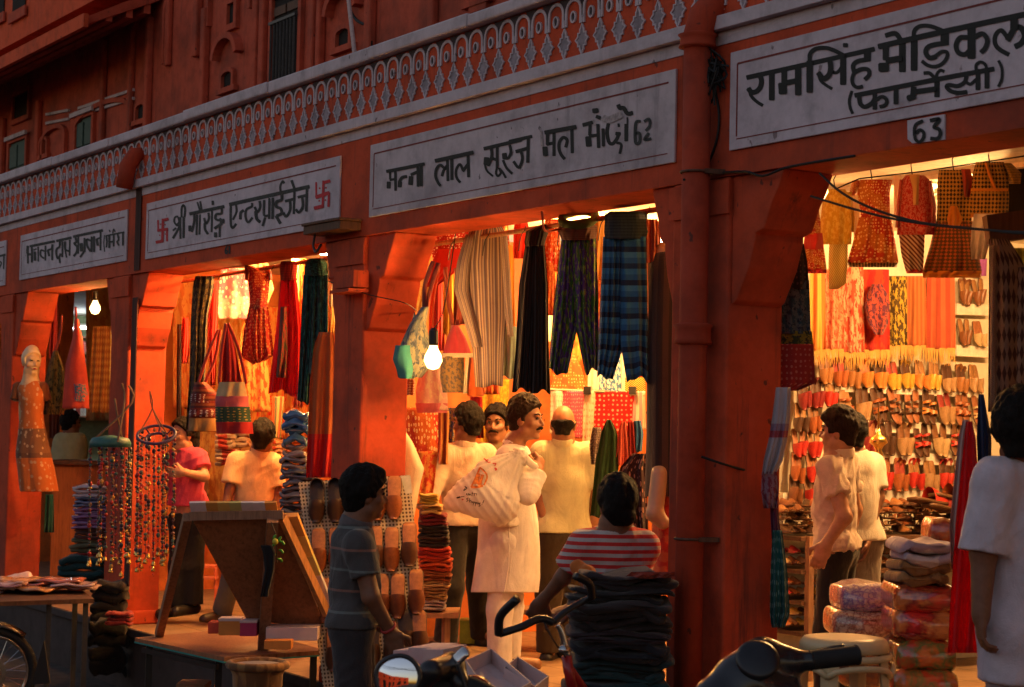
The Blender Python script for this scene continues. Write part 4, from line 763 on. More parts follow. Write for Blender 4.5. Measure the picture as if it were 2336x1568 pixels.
PO2 = fabric('grey_polo_plain', [(.11, .095, .095)], trans=0)
pn = PO.node_tree
for nd in pn.nodes:
    if nd.type == 'VALTORGB' and nd.color_ramp.interpolation == 'CONSTANT':
        el = nd.color_ramp.elements
        while len(el) > 4: el.remove(el[-1])
        for e_, (p_, c_) in zip(el, ((0, (.070, .064, .062)), (.44, (.26, .13, .10)), (.50, (.070, .064, .062)), (.94, (.15, .17, .155)))): e_.position = p_; e_.color = (*c_, 1)
A.shirt(PO, .009, hem=J['hr'] * .5 + J['hl'] * .5 + U_ * .005, upto=.62, uvf=zuv, crease=.006, seed=41, mat2=PO2); A.trousers(fabric('dark_jeans', [(.045, .042, .045)], trans=0), .016, .015, seed=42); A.shoes(leather('black_shoe', (.02, .016, .014)))
MB().torus(J['wr'] - (J['wr'] - J['er']) * .10, .032, .006, J['wr'] - J['er']).build('bracelet', plain('red_thread', (.5, .05, .04)), A.T, smooth=True)

# ---- boy in a red and white striped shirt sitting at the edge of the platform
z = 8.15
J = Jx(z, dict(head=(1408, 1152), neck=(1404, 1208), sl=(1334, 1240), sr=(1470, 1244, .05), el=(1284, 1318, .05), wl=(1240, 1368, .12), er=(1440, 1340, .30), wr=(1312, 1388, .18), hl=(1375, 1390, .05), hr=(1455, 1390, .08), kl=(1330, 1385, .40), kr=(1470, 1385, .45), al=(1335, 1490, .42), ar=(1460, 1490, .45)))
A = Fig('boy in a red and white striped shirt sitting with his back turned', J, F_, F_ - R_ * .12, hs=.90, bulk=.86)
A.skin(SK2, hand(J['wl'], J['wl'] - J['el'] - U_ * .05, F_, R_, .45, 1.0) + hand(J['wr'], -R_ - U_ * .25 , -U_ + F_ * .3, -F_ + U_ * .3, .5, 1.1), .006)
A.hair(HB, .020, nape=-.10, top=.006, extra=[('c', A.H(-.03, -.07, -.02), A.H(.03, -.07, -.05), .05, .045)], seed=13)
RS = fabric('red_white_stripe', [(.62, .035, .03), (.55, .50, .47)], 'hstripe', 30, trans=.04)
A.shirt(RS, .016, hem=(J['hl'] + J['hr']) / 2 + U_ * -.02, upto=.72, uvf=zuv, crease=.006, collar=False, seed=51); A.trousers(fabric('black_trousers', [(.016, .014, .014)], trans=0), .018, .015)

# ---- two men in the slipper shop
z = 9.5
J = Jx(z, dict(head=(1912, 985), neck=(1918, 1034), sl=(1892, 1066, -.15), sr=(1925, 1060, .17), el=(1926, 1180, -.27), wl=(1886, 1240, -.25), er=(1950, 1165, .20), wr=(1935, 1240, .14), hl=(1905, 1256, -.08), hr=(1918, 1254, .09), kl=(1885, 1440, -.08), kr=(1912, 1436, .12), al=(1885, 1630, -.08), ar=(1912, 1620, .1)))
A = Fig('young man in a beige short sleeved shirt with his hand on his hip', J, -R_ * .8 + F_ * .6, -R_ * .9 + F_ * .35, hs=.86, bulk=.92)
A.skin(SK3, hand(J['wl'], -R_ * .35 - U_ * .8, R_ * .3 + F_, -R_ - U_ * .1, .5, 1.0), .006)
A.hair(HBR, .018, top=.010, line=.045, nape=-.085, slope=1.0, extra=[('c', A.H(-.03, .07, .085), A.H(.04, .075, .075), .028, .02)], seed=15)
A.shirt(fabric('sand_shirt', [(.66, .50, .38)], trans=.06), .008, hem=(J['hl'] + J['hr']) / 2 + U_ * .01, upto=.58, crease=.022, seed=61); A.trousers(fabric('charcoal_trousers', [(.02, .018, .017)], trans=0), .002, .015)
z = 10.3
J = Jx(z, dict(head=(1938, 990), neck=(1945, 1030), sl=(1920, 1054, -.12), sr=(1988, 1060, .10), el=(1930, 1150, -.1), wl=(1930, 1220), er=(2000, 1135, .05), wr=(1978, 1225, -.05), hl=(1935, 1240), hr=(1972, 1240, .05), kl=(1940, 1415), kr=(1972, 1415), al=(1945, 1582), ar=(1975, 1582)))
A = Fig('man in a white shirt half hidden behind the young man in beige', J, -R_ * .3 + F_, -R_ * .5 + F_, hs=.95, bulk=1.0)
A.skin(SK2, hand(J['wr'], -U_ - R_ * .1, -R_, -F_, .4, 1.0), .008).hair(HB, .008, seed=16); A.shirt(fabric('cream_white_shirt', [(.66, .58, .46)], trans=.06), .014, hem=(J['hl'] + J['hr']) / 2 + U_ * .02, upto=.75, crease=.006, seed=71); A.trousers(fabric('grey_trousers', [(.16, .12, .09)], trans=0), .018, .02)

# ---- passer-by close to the camera, cut by the right picture edge
z = 6.7
J = Jx(z, dict(head=(2328, 985), neck=(2345, 1048), sl=(2272, 1092, -.05), sr=(2440, 1090, .1), el=(2244, 1262, -.08), wl=(2238, 1400, -.12), er=(2470, 1255), wr=(2450, 1390), hl=(2315, 1430), hr=(2400, 1430), kl=(2310, 1680), kr=(2400, 1680), al=(2310, 1895), ar=(2395, 1895)))
A = Fig('passer-by with black hair in a greyish white shirt cut by the right picture edge', J, F_ + R_ * .3, F_ + R_ * .4, hs=1.05, bulk=1.15)
A.skin(SK2, hand(J['wl'], -U_, R_, F_, .5, 1.0), .008).hair(HB, .018, nape=-.09, top=.008, seed=17)
GW = fabric('greyish_white_cotton', [(.62, .55, .60)], trans=.04)
A.shirt(GW, .016, hem=(J['hl'] + J['hr']) / 2 - U_ * .20, upto=1.0, crease=.006, cuffs=.02, seed=81); A.trousers(fabric('grey_white_trousers', [(.44, .37, .39)], trans=0), .008, .03); A.shoes(leather('black_shoe', (.02, .016, .014)))

# ---- people of the shops at the left
z = 13.85
J = Jx(z, dict(head=(600, 998), neck=(592, 1032), sl=(540, 1052, .0), sr=(620, 1054, .05), el=(524, 1118, -.06), wl=(508, 1180, -.14), er=(632, 1122, .06), wr=(622, 1185, -.02), hl=(560, 1196), hr=(600, 1196, .06), kl=(532, 1310, -.16), kr=(600, 1305, .14), al=(506, 1395, -.02), ar=(590, 1402, .25), tl=(472, 1412, -.10)))
A = Fig('man in a pale yellow shirt and jeans striding away seen from behind', J, F_ * .9 - R_ * .35, F_ * .9 + R_ * .25, hs=.98, bulk=.92)
A.skin(SK2, hand(J['wl'], J['wl'] - J['el'], R_, F_, .5) + hand(J['wr'], J['wr'] - J['er'], -R_, F_, .5), .008).hair(HB, .014, nape=-.09, top=.006, seed=18)
A.shirt(fabric('pale_yellow_shirt', [(.78, .55, .30)], trans=.06), .020, hem=(J['hl'] + J['hr']) / 2 + U_ * .03, upto=.80, crease=.006, seed=91); A.trousers(fabric('worn_jeans', [(.10, .11, .10)], trans=0), .022, .02); A.shoes(leather('brown_shoe', (.05, .025, .015)))
z = 13.9
J = Jx(z, dict(head=(418, 992), neck=(420, 1026), sl=(398, 1046, .12), sr=(452, 1044, -.06), el=(392, 1085, .05), wl=(402, 1070, -.06), er=(466, 1088, -.14), wr=(420, 1078, -.22), hl=(412, 1190), hr=(446, 1190), kl=(410, 1290), kr=(440, 1290), al=(402, 1385), ar=(438, 1380)))
A = Fig('woman in a pink top with folded arms behind the hanging bead strings', J, -R_ * .5 - F_ * .8, -R_ * .7 - F_ * .6, hs=.95, bulk=.9)
A.skin(SK3, hand(J['wr'], -R_, F_, U_, .5) + hand(J['wl'], R_, F_, U_, .5), .008).hair(HB, .016, nape=-.16, extra=[('c', A.H(0, -.08, 0), A.H(0, -.09, -.16), .06, .05)], seed=19)
A.shirt(fabric('pink_top', [(.70, .07, .13)]), .018, hem=(J['hl'] + J['hr']) / 2 + U_ * .12, upto=.6, seed=95); A.trousers(fabric('black_trousers', [(.016, .014, .014)], trans=0), .03, .03); A.shoes(leather('black_shoe', (.02, .016, .014)))
z = 18.6
J = Jx(z, dict(head=(162, 966), neck=(160, 990), sl=(142, 1004), sr=(178, 1004), el=(136, 1042), wl=(140, 1078, -.1), er=(182, 1042), wr=(178, 1078, -.1), hl=(150, 1092), hr=(170, 1092), kl=(148, 1165), kr=(168, 1165), al=(148, 1236), ar=(168, 1236)))
A = Fig('distant man in a pale green shirt in the shop at the far left', J, R_ - F_ * .3, R_ * .6 + F_ * .5, hs=.95)
A.skin(SK2, (), .010).hair(HB, .014, seed=20); A.shirt(fabric('pale_green_cotton', [(.45, .45, .25)]), .02, hem=(J['hl'] + J['hr']) / 2 + U_ * .02, seed=97); A.trousers(fabric('black_trousers', [(.016, .014, .014)], trans=0), .02, .02)

# ---- shop mannequins
z = 15.6
J = Jx(z, dict(head=(72, 827), neck=(70, 866), sl=(98, 884, -.02), sr=(42, 884, .03), el=(106, 915), wl=(108, 935), er=(34, 915), wr=(32, 935), hl=(84, 990), hr=(58, 990), kl=(84, 1060), kr=(58, 1060), al=(84, 1100), ar=(58, 1100)))
A = Fig('enamel mannequin head and torso with moulded blonde hair in an orange dress', J, -F_ + R_ * .35, -F_ * .8 + R_ * .55, hs=.90, bulk=.62, cat='mannequin', name='mannequin', base=U(70, 1000, z))
A.body = blob('body', A.head() + A.torso() + A.arm('l', fore=False, upto=.8) + A.arm('r', fore=False, upto=.8), SKM, A.T, .007, .02)
e = MB(); [e.tube([A.H(q - .014, .088, .012), A.H(q, .092, .014), A.H(q + .014, .088, .012)], [.003, .006, .003], 6) for q in (-.032, .032)]; e.build('painted_eyes', M['eye'], A.body, smooth=True)
MB().tube([A.H(-.018, .094, -.062), A.H(0, .098, -.062), A.H(.018, .094, -.062)], [.003, .007, .003], 6).build('painted_lips', plain('lip_paint', (.6, .06, .05), .4), A.body, smooth=True)
blob('moulded_hair', [('e', A.H(0, -.012, .035), (A.hr, A.hf, A.hu), (.08, .10, .10)), ('c', A.H(-.02, -.05, .10), A.H(-.05, -.09, .09), .06, .05), ('c', A.H(-.05, -.09, .07), A.H(-.055, -.08, .04), .045, .03)], plain('blonde_enamel', (.75, .55, .32), .4, var=.08), A.body, .007, .02, cuts=[lambda X: (sum((X[i] - A.J['head'][i]) * A.hf[i] for i in range(3)) - .03 - 1.0 * np.maximum(sum((X[i] - A.J['head'][i]) * A.hu[i] for i in range(3)) - .04, 0)), (-A.hu, A.H(0, 0, -.03))])
DR = fabric('orange_brocade', [(.62, .20, .05), (.80, .45, .14), (.35, .07, .03)], 'print', 14); DR2 = fabric('orange_quilted', [(.75, .22, .04), (.62, .55, .45)], 'dots', 7)
dressm = fabric('mannequin_dress', [(.62, .15, .03), (.16, .07, .04), (.22, .10, .05), (.60, .15, .03)], 'bands', stops=[0, .30, .34, .56]); dn_ = NT('tmp')
for nd in [n_ for n_ in dressm.node_tree.nodes if n_.type == 'VALTORGB' and n_.color_ramp.interpolation == 'CONSTANT']:
    tr_d = dressm.node_tree; vo = tr_d.nodes.new('ShaderNodeTexVoronoi'); vo.inputs['Scale'].default_value = 20; mx = tr_d.nodes.new('ShaderNodeMixRGB'); rp = tr_d.nodes.new('ShaderNodeValToRGB'); rp.color_ramp.elements[0].position = .26; rp.color_ramp.elements[0].color = (.6, .6, .6, 1); rp.color_ramp.elements[1].position = .32; rp.color_ramp.elements[1].color = (0, 0, 0, 1); mx.inputs[2].default_value = (.75, .52, .30, 1)
    uvn = tr_d.nodes.new('ShaderNodeTexCoord'); tr_d.links.new(uvn.outputs['UV'], vo.inputs['Vector']); tr_d.links.new(vo.outputs['Distance'], rp.inputs[0]); tgt = [l.to_socket for l in nd.outputs[0].links]; tr_d.links.new(rp.outputs[0], mx.inputs[0]); tr_d.links.new(nd.outputs[0], mx.inputs[1])
    for tk in tgt: tr_d.links.new(mx.outputs[0], tk)
rows_loft('dress', [(866, 60, 82, .05), (876, 46, 96, .075), (886, 40, 104, .085), (910, 43, 101, .12), (945, 46, 97, .115), (985, 42, 103, .12), (1035, 35, 114, .13), (1080, 40, 124, .14), (1122, 44, 131, .14)], z, dressm, A.T, folds=5, amp=.010, n=40, m=36)
for q in 'lr': blob('sleeve', A.arm(q, .016, .95, False, True), fabric('dress_sleeve', [(.34, .10, .03), (.20, .06, .02)], 'print', 14), A.T, .008)
z = 9.0
T_ = thing('mannequin', 'half hidden mannequin in a long dark tunic beside the drain pipe', 'mannequin', U(1510, 1000, z))
TN = fabric('dark_tunic', [(.035, .016, .012), (.08, .035, .02)], 'vstripe', 9, trans=.02)
bd = blob('body', [('c', U(1522, 620, z), U(1522, 1100, z), .06, .06), ('c', U(1505, 1080, z - .12), U(1494, 1172, z - .16), .042, .040), ('c', U(1494, 1172, z - .16), U(1512, 1192, z - .16), .040, .034), ('c', U(1515, 575, z), U(1515, 620, z), .05, .07)], plain('tan_mannequin', (.50, .27, .14), .4, spec=.5, var=.06), T_, .008)
rows_loft('tunic', [(572, 1496, 1538, .05), (600, 1484, 1560, .10), (760, 1480, 1556, .12), (1000, 1478, 1556, .13), (1134, 1474, 1560, .15)], z, TN, T_, folds=6, amp=.008)
rows_loft('red_skirt', [(1128, 1492, 1556, .10), (1240, 1490, 1566, .13), (1330, 1488, 1570, .15)], z, fabric('red_printed_skirt', [(.55, .03, .015), (.62, .10, .03)], 'print', 6), T_, folds=6, amp=.012)
# ------------------------------------------------------------------ hanging clothes, bags, stacks
def zY(px, py, Y): return dep(atY(px, py, Y))
def zX(px, py, X): return dep(atX(px, py, X))
def hang(name, rows, z, mat, parent=None, n=26, m=28, d=.016, folds=4, famp=.03, yaw=0, seed=0, hem=0.0, lean=0, grow=.35):
    r = np.random.default_rng(seed + 100); ph = r.uniform(0, 6, 4); ys = np.array([q[0] for q in rows], float); mid = np.mean([(q[1] + q[2]) / 2 for q in rows]); tn = math.tan(math.radians(yaw))
    Vf, Vb, UV = [], [], []; sm = np.linspace(0, 1, n + 1)
    for t in sm:
        y = ys[0] + (ys[-1] - ys[0]) * t; l = np.interp(y, ys, [q[1] for q in rows]); rr = np.interp(y, ys, [q[2] for q in rows]); g = grow + (1 - grow) * t
        for k in range(m + 1):
            x = k / m; px = l + (rr - l) * x; s = 2 * x - 1
            xx = x + .06 * math.sin(2.6 * t + ph[1]) + .10 * math.sin(3.1 * x + ph[2])
            fo = famp * g * (math.sin(folds * 2 * math.pi * xx + ph[0]) * (.55 + .45 * math.sin(2.9 * x * folds + ph[3] + 1.3 * t)) + .40 * math.sin(folds * 9.3 * x + ph[2] + 2.4 * t) * t + .35 * math.sin(5 * t + 4 * x + ph[3]))
            hy = hem * t ** 5 * (.8 * math.sin(5.2 * x + ph[0]) + .45 * math.sin(11 * x + ph[1]) + .06 * math.sin(23 * x + ph[2])); th = d * max(0.12, 1 - abs(s) ** 3)
            zz = z + fo + (px - mid) / FPX * z * tn + lean * t
            Vf.append(U(px, y + hy, zz - th)); Vb.append(U(px, y + hy, zz + th)); UV.append((x, 1 - t))
    w_ = m + 1; N_ = len(Vf); F = []
    for i in range(n):
        for k in range(m):
            a = i * w_ + k; F += [[a, a + w_, a + w_ + 1, a + 1], [N_ + a, N_ + a + 1, N_ + a + w_ + 1, N_ + a + w_]]
        a = i * w_; b = a + m; F += [[a, N_ + a, N_ + a + w_, a + w_], [b, b + w_, N_ + b + w_, N_ + b]]
    for k in range(m): a = n * w_ + k; F += [[k, k + 1, N_ + k + 1, N_ + k], [a, N_ + a, N_ + a + 1, a + 1]]
    return mesh(name, Vf + Vb, F, mat, parent, True, UV + UV)
def cloth(name, label, cat, rows, z, mat, group=None, **k):
    return tag(hang(name, rows, z, mat, None, **k), label, cat, group)
def garment(name, label, cat, z, parts, group=None):
    """parts: (part name, rows, material, options)"""
    r0 = parts[0][1]; t = thing(name, label, cat, U((r0[0][1] + r0[0][2]) / 2, r0[0][0], z), group)
    for i, (pn, rows, mat, o) in enumerate(parts):
        o = dict(o); dz = o.pop('dz', 0); hang(pn, rows, z + dz, mat, t, seed=i + int(rows[0][1]), **o)
    return t
def fb(*a, **k): return fabric('cloth_' + str(len(_MC)), *a, **k)
G3 = 'clothes hung along the middle shop front'
# ---- middle shop front
z = zY(1100, 600, .42); STR = fabric('striped_kurta', [(.20, .13, .12), (.50, .40, .30), (.16, .11, .13), (.42, .30, .22), (.20, .13, .12), (.34, .27, .25), (.12, .09, .12)], 'vstripe', 4, trans=.08)
garment('kurta', 'grey and cream striped kurta with long sleeves hung in the middle shop', 'kurta', z, [('body', [(511, 1088, 1140), (528, 1068, 1152), (600, 1058, 1156), (720, 1066, 1156), (800, 1078, 1150), (882, 1084, 1147)], STR, dict(folds=3, famp=.012, d=.04, hem=3)), ('sleeve', [(535, 1062, 1084), (600, 1042, 1074), (660, 1035, 1070), (740, 1060, 1090), (792, 1076, 1102)], STR, dict(folds=1, d=.035, dz=-.03, famp=.008)), ('sleeve', [(532, 1140, 1157), (620, 1146, 1164), (700, 1150, 1168), (768, 1158, 1172)], STR, dict(folds=1, d=.03, dz=-.02, famp=.008))], G3)
z = zY(1215, 600, .36); BK = fabric('black_crinkle', [(.014, .010, .009), (.014, .010, .009), (.05, .028, .018), (.014, .010, .009)], 'vstripe', 5, trans=.02)
garment('trousers', 'long black wide legged trousers hung between the striped kurta and green pair', 'trousers', z, [('waistband', [(512, 1236, 1250), (528, 1200, 1252), (552, 1196, 1244), (562, 1198, 1242)], BK, dict(folds=5, d=.06, famp=.008, hem=0)), ('leg', [(560, 1198, 1226), (650, 1184, 1224), (800, 1176, 1216), (892, 1168, 1212)], BK, dict(folds=4, d=.03, famp=.022, hem=6)), ('leg', [(560, 1218, 1243), (650, 1214, 1250), (800, 1212, 1252), (896, 1210, 1256)], BK, dict(folds=4, d=.03, famp=.022, hem=6, dz=-.02))], G3)
z = zY(1310, 600, .33); GR = fabric('green_violet_print', [(.06, .15, .022), (.11, .035, .19), (.32, .36, .05)], 'print', 7, trans=.1)
t_ = garment('trousers', 'green and violet printed trousers with a rolled waistband', 'trousers', z, [('waistband', [(514, 1276, 1362), (528, 1272, 1363), (548, 1282, 1360)], fabric('brown_knit', [(.20, .08, .04), (.14, .05, .03)], 'hstripe', 8), dict(folds=7, d=.08, famp=.006)), ('leg', [(545, 1280, 1320), (650, 1268, 1322), (740, 1260, 1320), (800, 1255, 1306), (850, 1252, 1296)], GR, dict(folds=4, d=.03, famp=.028, hem=8)), ('leg', [(545, 1308, 1360), (650, 1308, 1364), (740, 1312, 1366), (800, 1324, 1366), (848, 1334, 1364)], GR, dict(folds=4, d=.03, famp=.028, hem=8, dz=-.03))], G3)
MB().torus(U(1320, 498, z), .088, .020, RC[1] * .9 + RC[2] * .45 + RC[0] * .12, 28, 10, 1.2).build('rolled_band', fabric('green_roll', [(.10, .14, .03), (.03, .05, .015)], 'hstripe', 11), t_, smooth=True)
z = zY(1420, 600, .30); BL = fabric('blue_stripe', [(.02, .10, .22), (.035, .16, .32), (.012, .03, .07), (.02, .11, .25), (.05, .19, .34), (.010, .02, .05)], 'hstripe', 4.3, trans=.08)
t_ = garment('trousers', 'blue striped wide trousers with a dark smocked waist', 'trousers', z, [('waistband', [(482, 1392, 1470), (490, 1380, 1477), (530, 1378, 1478), (545, 1380, 1474)], fabric('smocked_dark', [(.02, .035, .05), (.035, .06, .075)], 'hstripe', 9), dict(folds=9, d=.08, famp=.006)), ('leg', [(540, 1376, 1432), (650, 1371, 1430), (785, 1365, 1424), (862, 1362, 1398)], BL, dict(folds=4, d=.03, famp=.03, hem=6)), ('leg', [(540, 1416, 1474), (650, 1414, 1477), (790, 1416, 1479), (868, 1430, 1480)], BL, dict(folds=3, d=.03, famp=.026, hem=9, dz=-.03))], G3)
z = zY(1480, 560, .42)
garment('blouse', 'small orange striped blouse beside the blue trousers', 'blouse', z, [('body', [(500, 1468, 1500), (530, 1462, 1504), (600, 1466, 1500)], fabric('orange_stripe', [(.55, .10, .03), (.40, .04, .02), (.65, .25, .12)], 'vstripe', 5), dict(folds=2, d=.04)), ('sleeve', [(505, 1496, 1506), (560, 1494, 1508)], fabric('orange_stripe', [(.55, .10, .03), (.40, .04, .02), (.65, .25, .12)], 'vstripe', 5), dict(folds=1, d=.02))], G3)
cloth('cloth', 'plain cream cloth below the small striped blouse', 'cloth', [(596, 1476, 1500), (650, 1478, 1502), (702, 1478, 1504)], z + .05, fb([(.72, .60, .45)]), G3, folds=2)
SQR = fabric('red_mirrorwork', [(.55, .03, .02), (.95, .80, .60), (.40, .02, .02)], 'sequin', 16, trans=.15)
z = zY(1040, 560, .9)
cloth('blouse', 'red mirror worked blouse under the beam at the left of the middle shop', 'blouse', [(508, 990, 1095), (540, 982, 1085), (575, 984, 1070), (602, 990, 1064)], z, SQR, G3, folds=2, famp=.015)
cloth('cloth', 'plain red cloth with a turquoise corner below the mirror worked blouse', 'cloth', [(568, 1000, 1062), (600, 985, 1066), (655, 968, 996)], z - .15, fb([(.62, .03, .02)]), G3, folds=2)
cloth('top', 'bright yellow sleeveless top left of the teal bag', 'top', [(588, 956, 974), (615, 944, 980), (660, 938, 978), (712, 936, 970)], z + .1, fb([(.75, .50, .10), (.85, .70, .30)], 'print', 6), G3, folds=2)
for i, (x0, x1, y0, y1, c, l) in enumerate(((1012, 1036, 612, 765, (.70, .42, .05), 'yellow dupatta strip'), (1036, 1058, 610, 740, (.30, .05, .03), 'dark red dupatta strip'), (988, 1012, 640, 800, (.55, .05, .06), 'crimson dupatta strip'), (932, 946, 660, 730, (.05, .14, .28), 'blue sleeve'), (1140, 1172, 560, 800, (.80, .35, .04), 'orange dupatta'), (1150, 1182, 745, 862, (.36, .50, .42), 'pale green dupatta'))):
    cloth('dupatta', l + (' hanging behind the middle shop bags' if x0 < 1100 else ' hanging between the striped kurta and black trousers'), 'dupatta', [(y0, x0 + 3, x1 - 3), (y0 + 30, x0, x1), (y1, x0 - 2, x1 + 3)], zY(x0, y0, 1.0) + .04 * i, fb([c]), G3, folds=2, hem=4)
for (x0, x1, y0, y1, c, k, l) in ((1172, 1206, 500, 590, [(.55, .03, .02)], 'plain', 'plain red blouse behind the waist of the black trousers'), (1240, 1276, 500, 620, [(.60, .04, .02), (.95, .75, .5), (.6, .10, .02)], 'sequin', 'red sequined blouse between black and green trousers'), (1120, 1160, 500, 560, [(.65, .25, .05), (.9, .7, .4), (.5, .1, .02)], 'sequin', 'gold sequined blouse above the orange dupatta'), (1345, 1385, 495, 640, [(.70, .34, .08)], 'plain', 'mustard top between green and blue trousers'), (1240, 1266, 600, 720, [(.62, .24, .05), (.5, .06, .02)], 'print', 'orange printed top behind the white bulb'), (1352, 1378, 640, 800, [(.75, .28, .04), (.45, .06, .02)], 'print', 'orange printed cloth seen between green and blue legs')):
    cloth('top', l, 'top', [(y0, x0 + 4, x1 - 4), (y0 + 20, x0, x1), (y1, x0 - 2, x1 + 2)], zY(x0, y0, 1.3), fb(c, k, 12) if k != 'plain' else fb(c), G3, folds=2)
cloth('cloth', 'white cloth below the small white bulb', 'cloth', [(680, 1250, 1264), (780, 1248, 1266)], zY(1257, 700, 2.3), fb([(.85, .8, .7)]), G3, folds=1)
# orange mirrorwork wall hangings and others on the wall behind
for rows, mat, l, X in (([(805, 1285, 1310), (840, 1268, 1326), (896, 1252, 1342)], fb([(.50, .14, .03), (.80, .55, .25), (.42, .10, .03)], 'dots', 12), 'brown triangular hanging dotted with small mirrors', -10.9), ([(800, 1342, 1372), (896, 1340, 1374)], fb([(.75, .68, .58)]), 'plain white kurta cloth left of the blue print', -10.8), ([(796, 1370, 1414), (896, 1366, 1418)], fb([(.70, .68, .66), (.03, .14, .38)], 'print', 10), 'white cloth with a blue block print', -10.75), ([(800, 1412, 1428), (896, 1412, 1430)], fb([(.78, .70, .60)]), 'narrow white cloth right of the blue print', -10.7), ([(862, 1426, 1472), (900, 1426, 1472)], fb([(.60, .40, .08), (.06, .03, .01)], 'check', 16), 'yellow and black checked cloth above the rod end', -10.6)):
    cloth('wall_hanging', l, 'textile', rows, zX(rows[0][1], rows[0][0], X), mat, 'textiles at the back of the middle shop', folds=2, famp=.01)
zr = zX(1360, 895, -10.2)
rod = thing('clothes_rod', 'thin steel rod with clips holding the dotted scarves', 'rod', U(1360, 893, zr)); MB().tube([U(1254, 889, zr), U(1362, 893, zr), U(1470, 902, zr)], .011, 8).build('rod', M['chrome'], rod)
for px in (1340, 1443): MB().bar(U(px, 882, zr - .02), U(px, 900, zr - .02), .05, .02).build('clip', M['steel'], rod)
for x0, x1, y1, c, k, sc, l in ((1256, 1284, 990, [(.78, .70, .62), (.6, .4, .3)], 'dots', 8, 'white scarf with faint dots, first on the rod'), (1280, 1334, 1000, [(.68, .10, .20), (.80, .45, .48)], 'dots', 12, 'pink dotted scarf on the rod'), (1330, 1358, 1012, [(.76, .66, .52), (.55, .30, .15)], 'dots', 8, 'cream dotted scarf on the rod between pink and red'), (1356, 1448, 992, [(.55, .012, .015), (.70, .45, .35)], 'dots', 9, 'red scarf with white dots on the rod'), (1444, 1472, 980, [(.70, .35, .40), (.8, .7, .6)], 'vstripe', 2, 'pink and white striped scarf at the right end of the rod')):
    cloth('scarf', l, 'scarf', [(893, x0, x1), (920, x0, x1), (y1, x0 - 2, x1 + 2)], zr, fb(c, k, sc, trans=.15), 'scarves clipped on the rod', folds=2, famp=.012)
for px, py in ((1370, 917), (1368, 962)): pass
zh = zX(1420, 965, -9.3)
for rows, c, l in (([(958, 1384, 1394), (985, 1372, 1408), (1060, 1358, 1412), (1180, 1346, 1404)], (.022, .055, .012), 'dark green dupatta knotted on a hook'), ([(962, 1418, 1428), (985, 1410, 1432), (1062, 1404, 1444)], (.72, .14, .08), 'coral dupatta knotted on a hook'), ([(962, 1432, 1446), (1050, 1432, 1456)], (.42, .03, .02), 'dark red dupatta between coral and blue ones'), ([(960, 1446, 1462), (990, 1446, 1468), (1030, 1448, 1464)], (.05, .20, .42), 'sky blue dupatta knotted on a hook')):
    cloth('dupatta', l, 'dupatta', rows, zh, fb([c], trans=.15), 'dupattas knotted on hooks', folds=3, famp=.02, hem=3)
cloth('scarf', 'grey sequined scarf behind the dark green dupatta', 'scarf', [(975, 1352, 1372), (1015, 1344, 1376), (1060, 1348, 1368)], zh + .3, fb([(.20, .15, .12), (.6, .5, .4), (.15, .1, .08)], 'sequin', 16), folds=2)
cloth('cloth', 'dark cloth with a shiny chain pattern beside the seated boy', 'cloth', [(1035, 1442, 1474), (1070, 1412, 1474), (1180, 1420, 1478), (1240, 1440, 1480)], zY(1440, 1080, .75), fb([(.035, .012, .010), (.60, .25, .16), (.06, .012, .010)], 'sequin', 11), folds=3)
cloth('textile', 'orange sequined wall textile beside the pillar of the middle shop', 'textile', [(930, 912, 1000), (1000, 912, 1004), (1140, 916, 990)], zX(950, 1000, -10.9), fb([(.62, .13, .02), (.95, .70, .35), (.50, .04, .02)], 'sequin', 15), folds=2, famp=.012)
cloth('border_cloth', 'dark red border cloth beside the orange sequined textile', 'cloth', [(938, 1000, 1024), (1060, 1000, 1022)], zX(1010, 1000, -10.7), fb([(.22, .03, .015), (.5, .2, .05)], 'vstripe', 2), folds=1)
cloth('textile', 'glowing orange patchwork textile hanging under the pink bag', 'textile', [(1030, 930, 1000), (1150, 925, 985)], zX(950, 1080, -10.8), fb([(.60, .05, .02), (.7, .25, .05)], 'print', 8), folds=2)
cloth('textile', 'mustard yellow patterned cloth behind the man looking out', 'textile', [(866, 1098, 1162), (960, 1094, 1158), (1020, 1096, 1150)], zX(1125, 900, -11.2), fb([(.62, .36, .03), (.45, .22, .02)], 'print', 14), folds=2)
cloth('textile', 'red cloth at the left of the mustard one', 'textile', [(905, 1072, 1100), (1000, 1076, 1104)], zX(1090, 900, -11.1), fb([(.50, .02, .03)]), folds=2)
cloth('textile', 'blue and ochre cloth behind the man in the beige shirt', 'textile', [(930, 1018, 1060), (1010, 1014, 1060)], zX(1030, 960, -11.2), fb([(.03, .06, .16), (.35, .2, .05), (.10, .02, .12)], 'print', 7), folds=2)
for rows, c, l in (([(600, 1090, 1140), (900, 1080, 1140)], [(.60, .18, .03), (.48, .07, .02)], 'ochre printed curtain behind the striped kurta'), ([(560, 1255, 1350), (890, 1250, 1345)], [(.58, .12, .025), (.66, .30, .06)], 'orange and yellow printed curtain behind the green trousers'), ([(550, 1372, 1475), (860, 1372, 1480)], [(.52, .07, .02), (.62, .24, .06)], 'rust printed curtain behind the blue trousers')):
    cloth('curtain', l, 'curtain', rows, zX(rows[0][1], 700, -11.0), fb(c, 'print', 9), 'printed curtains at the back of the middle shop', folds=5, famp=.03)
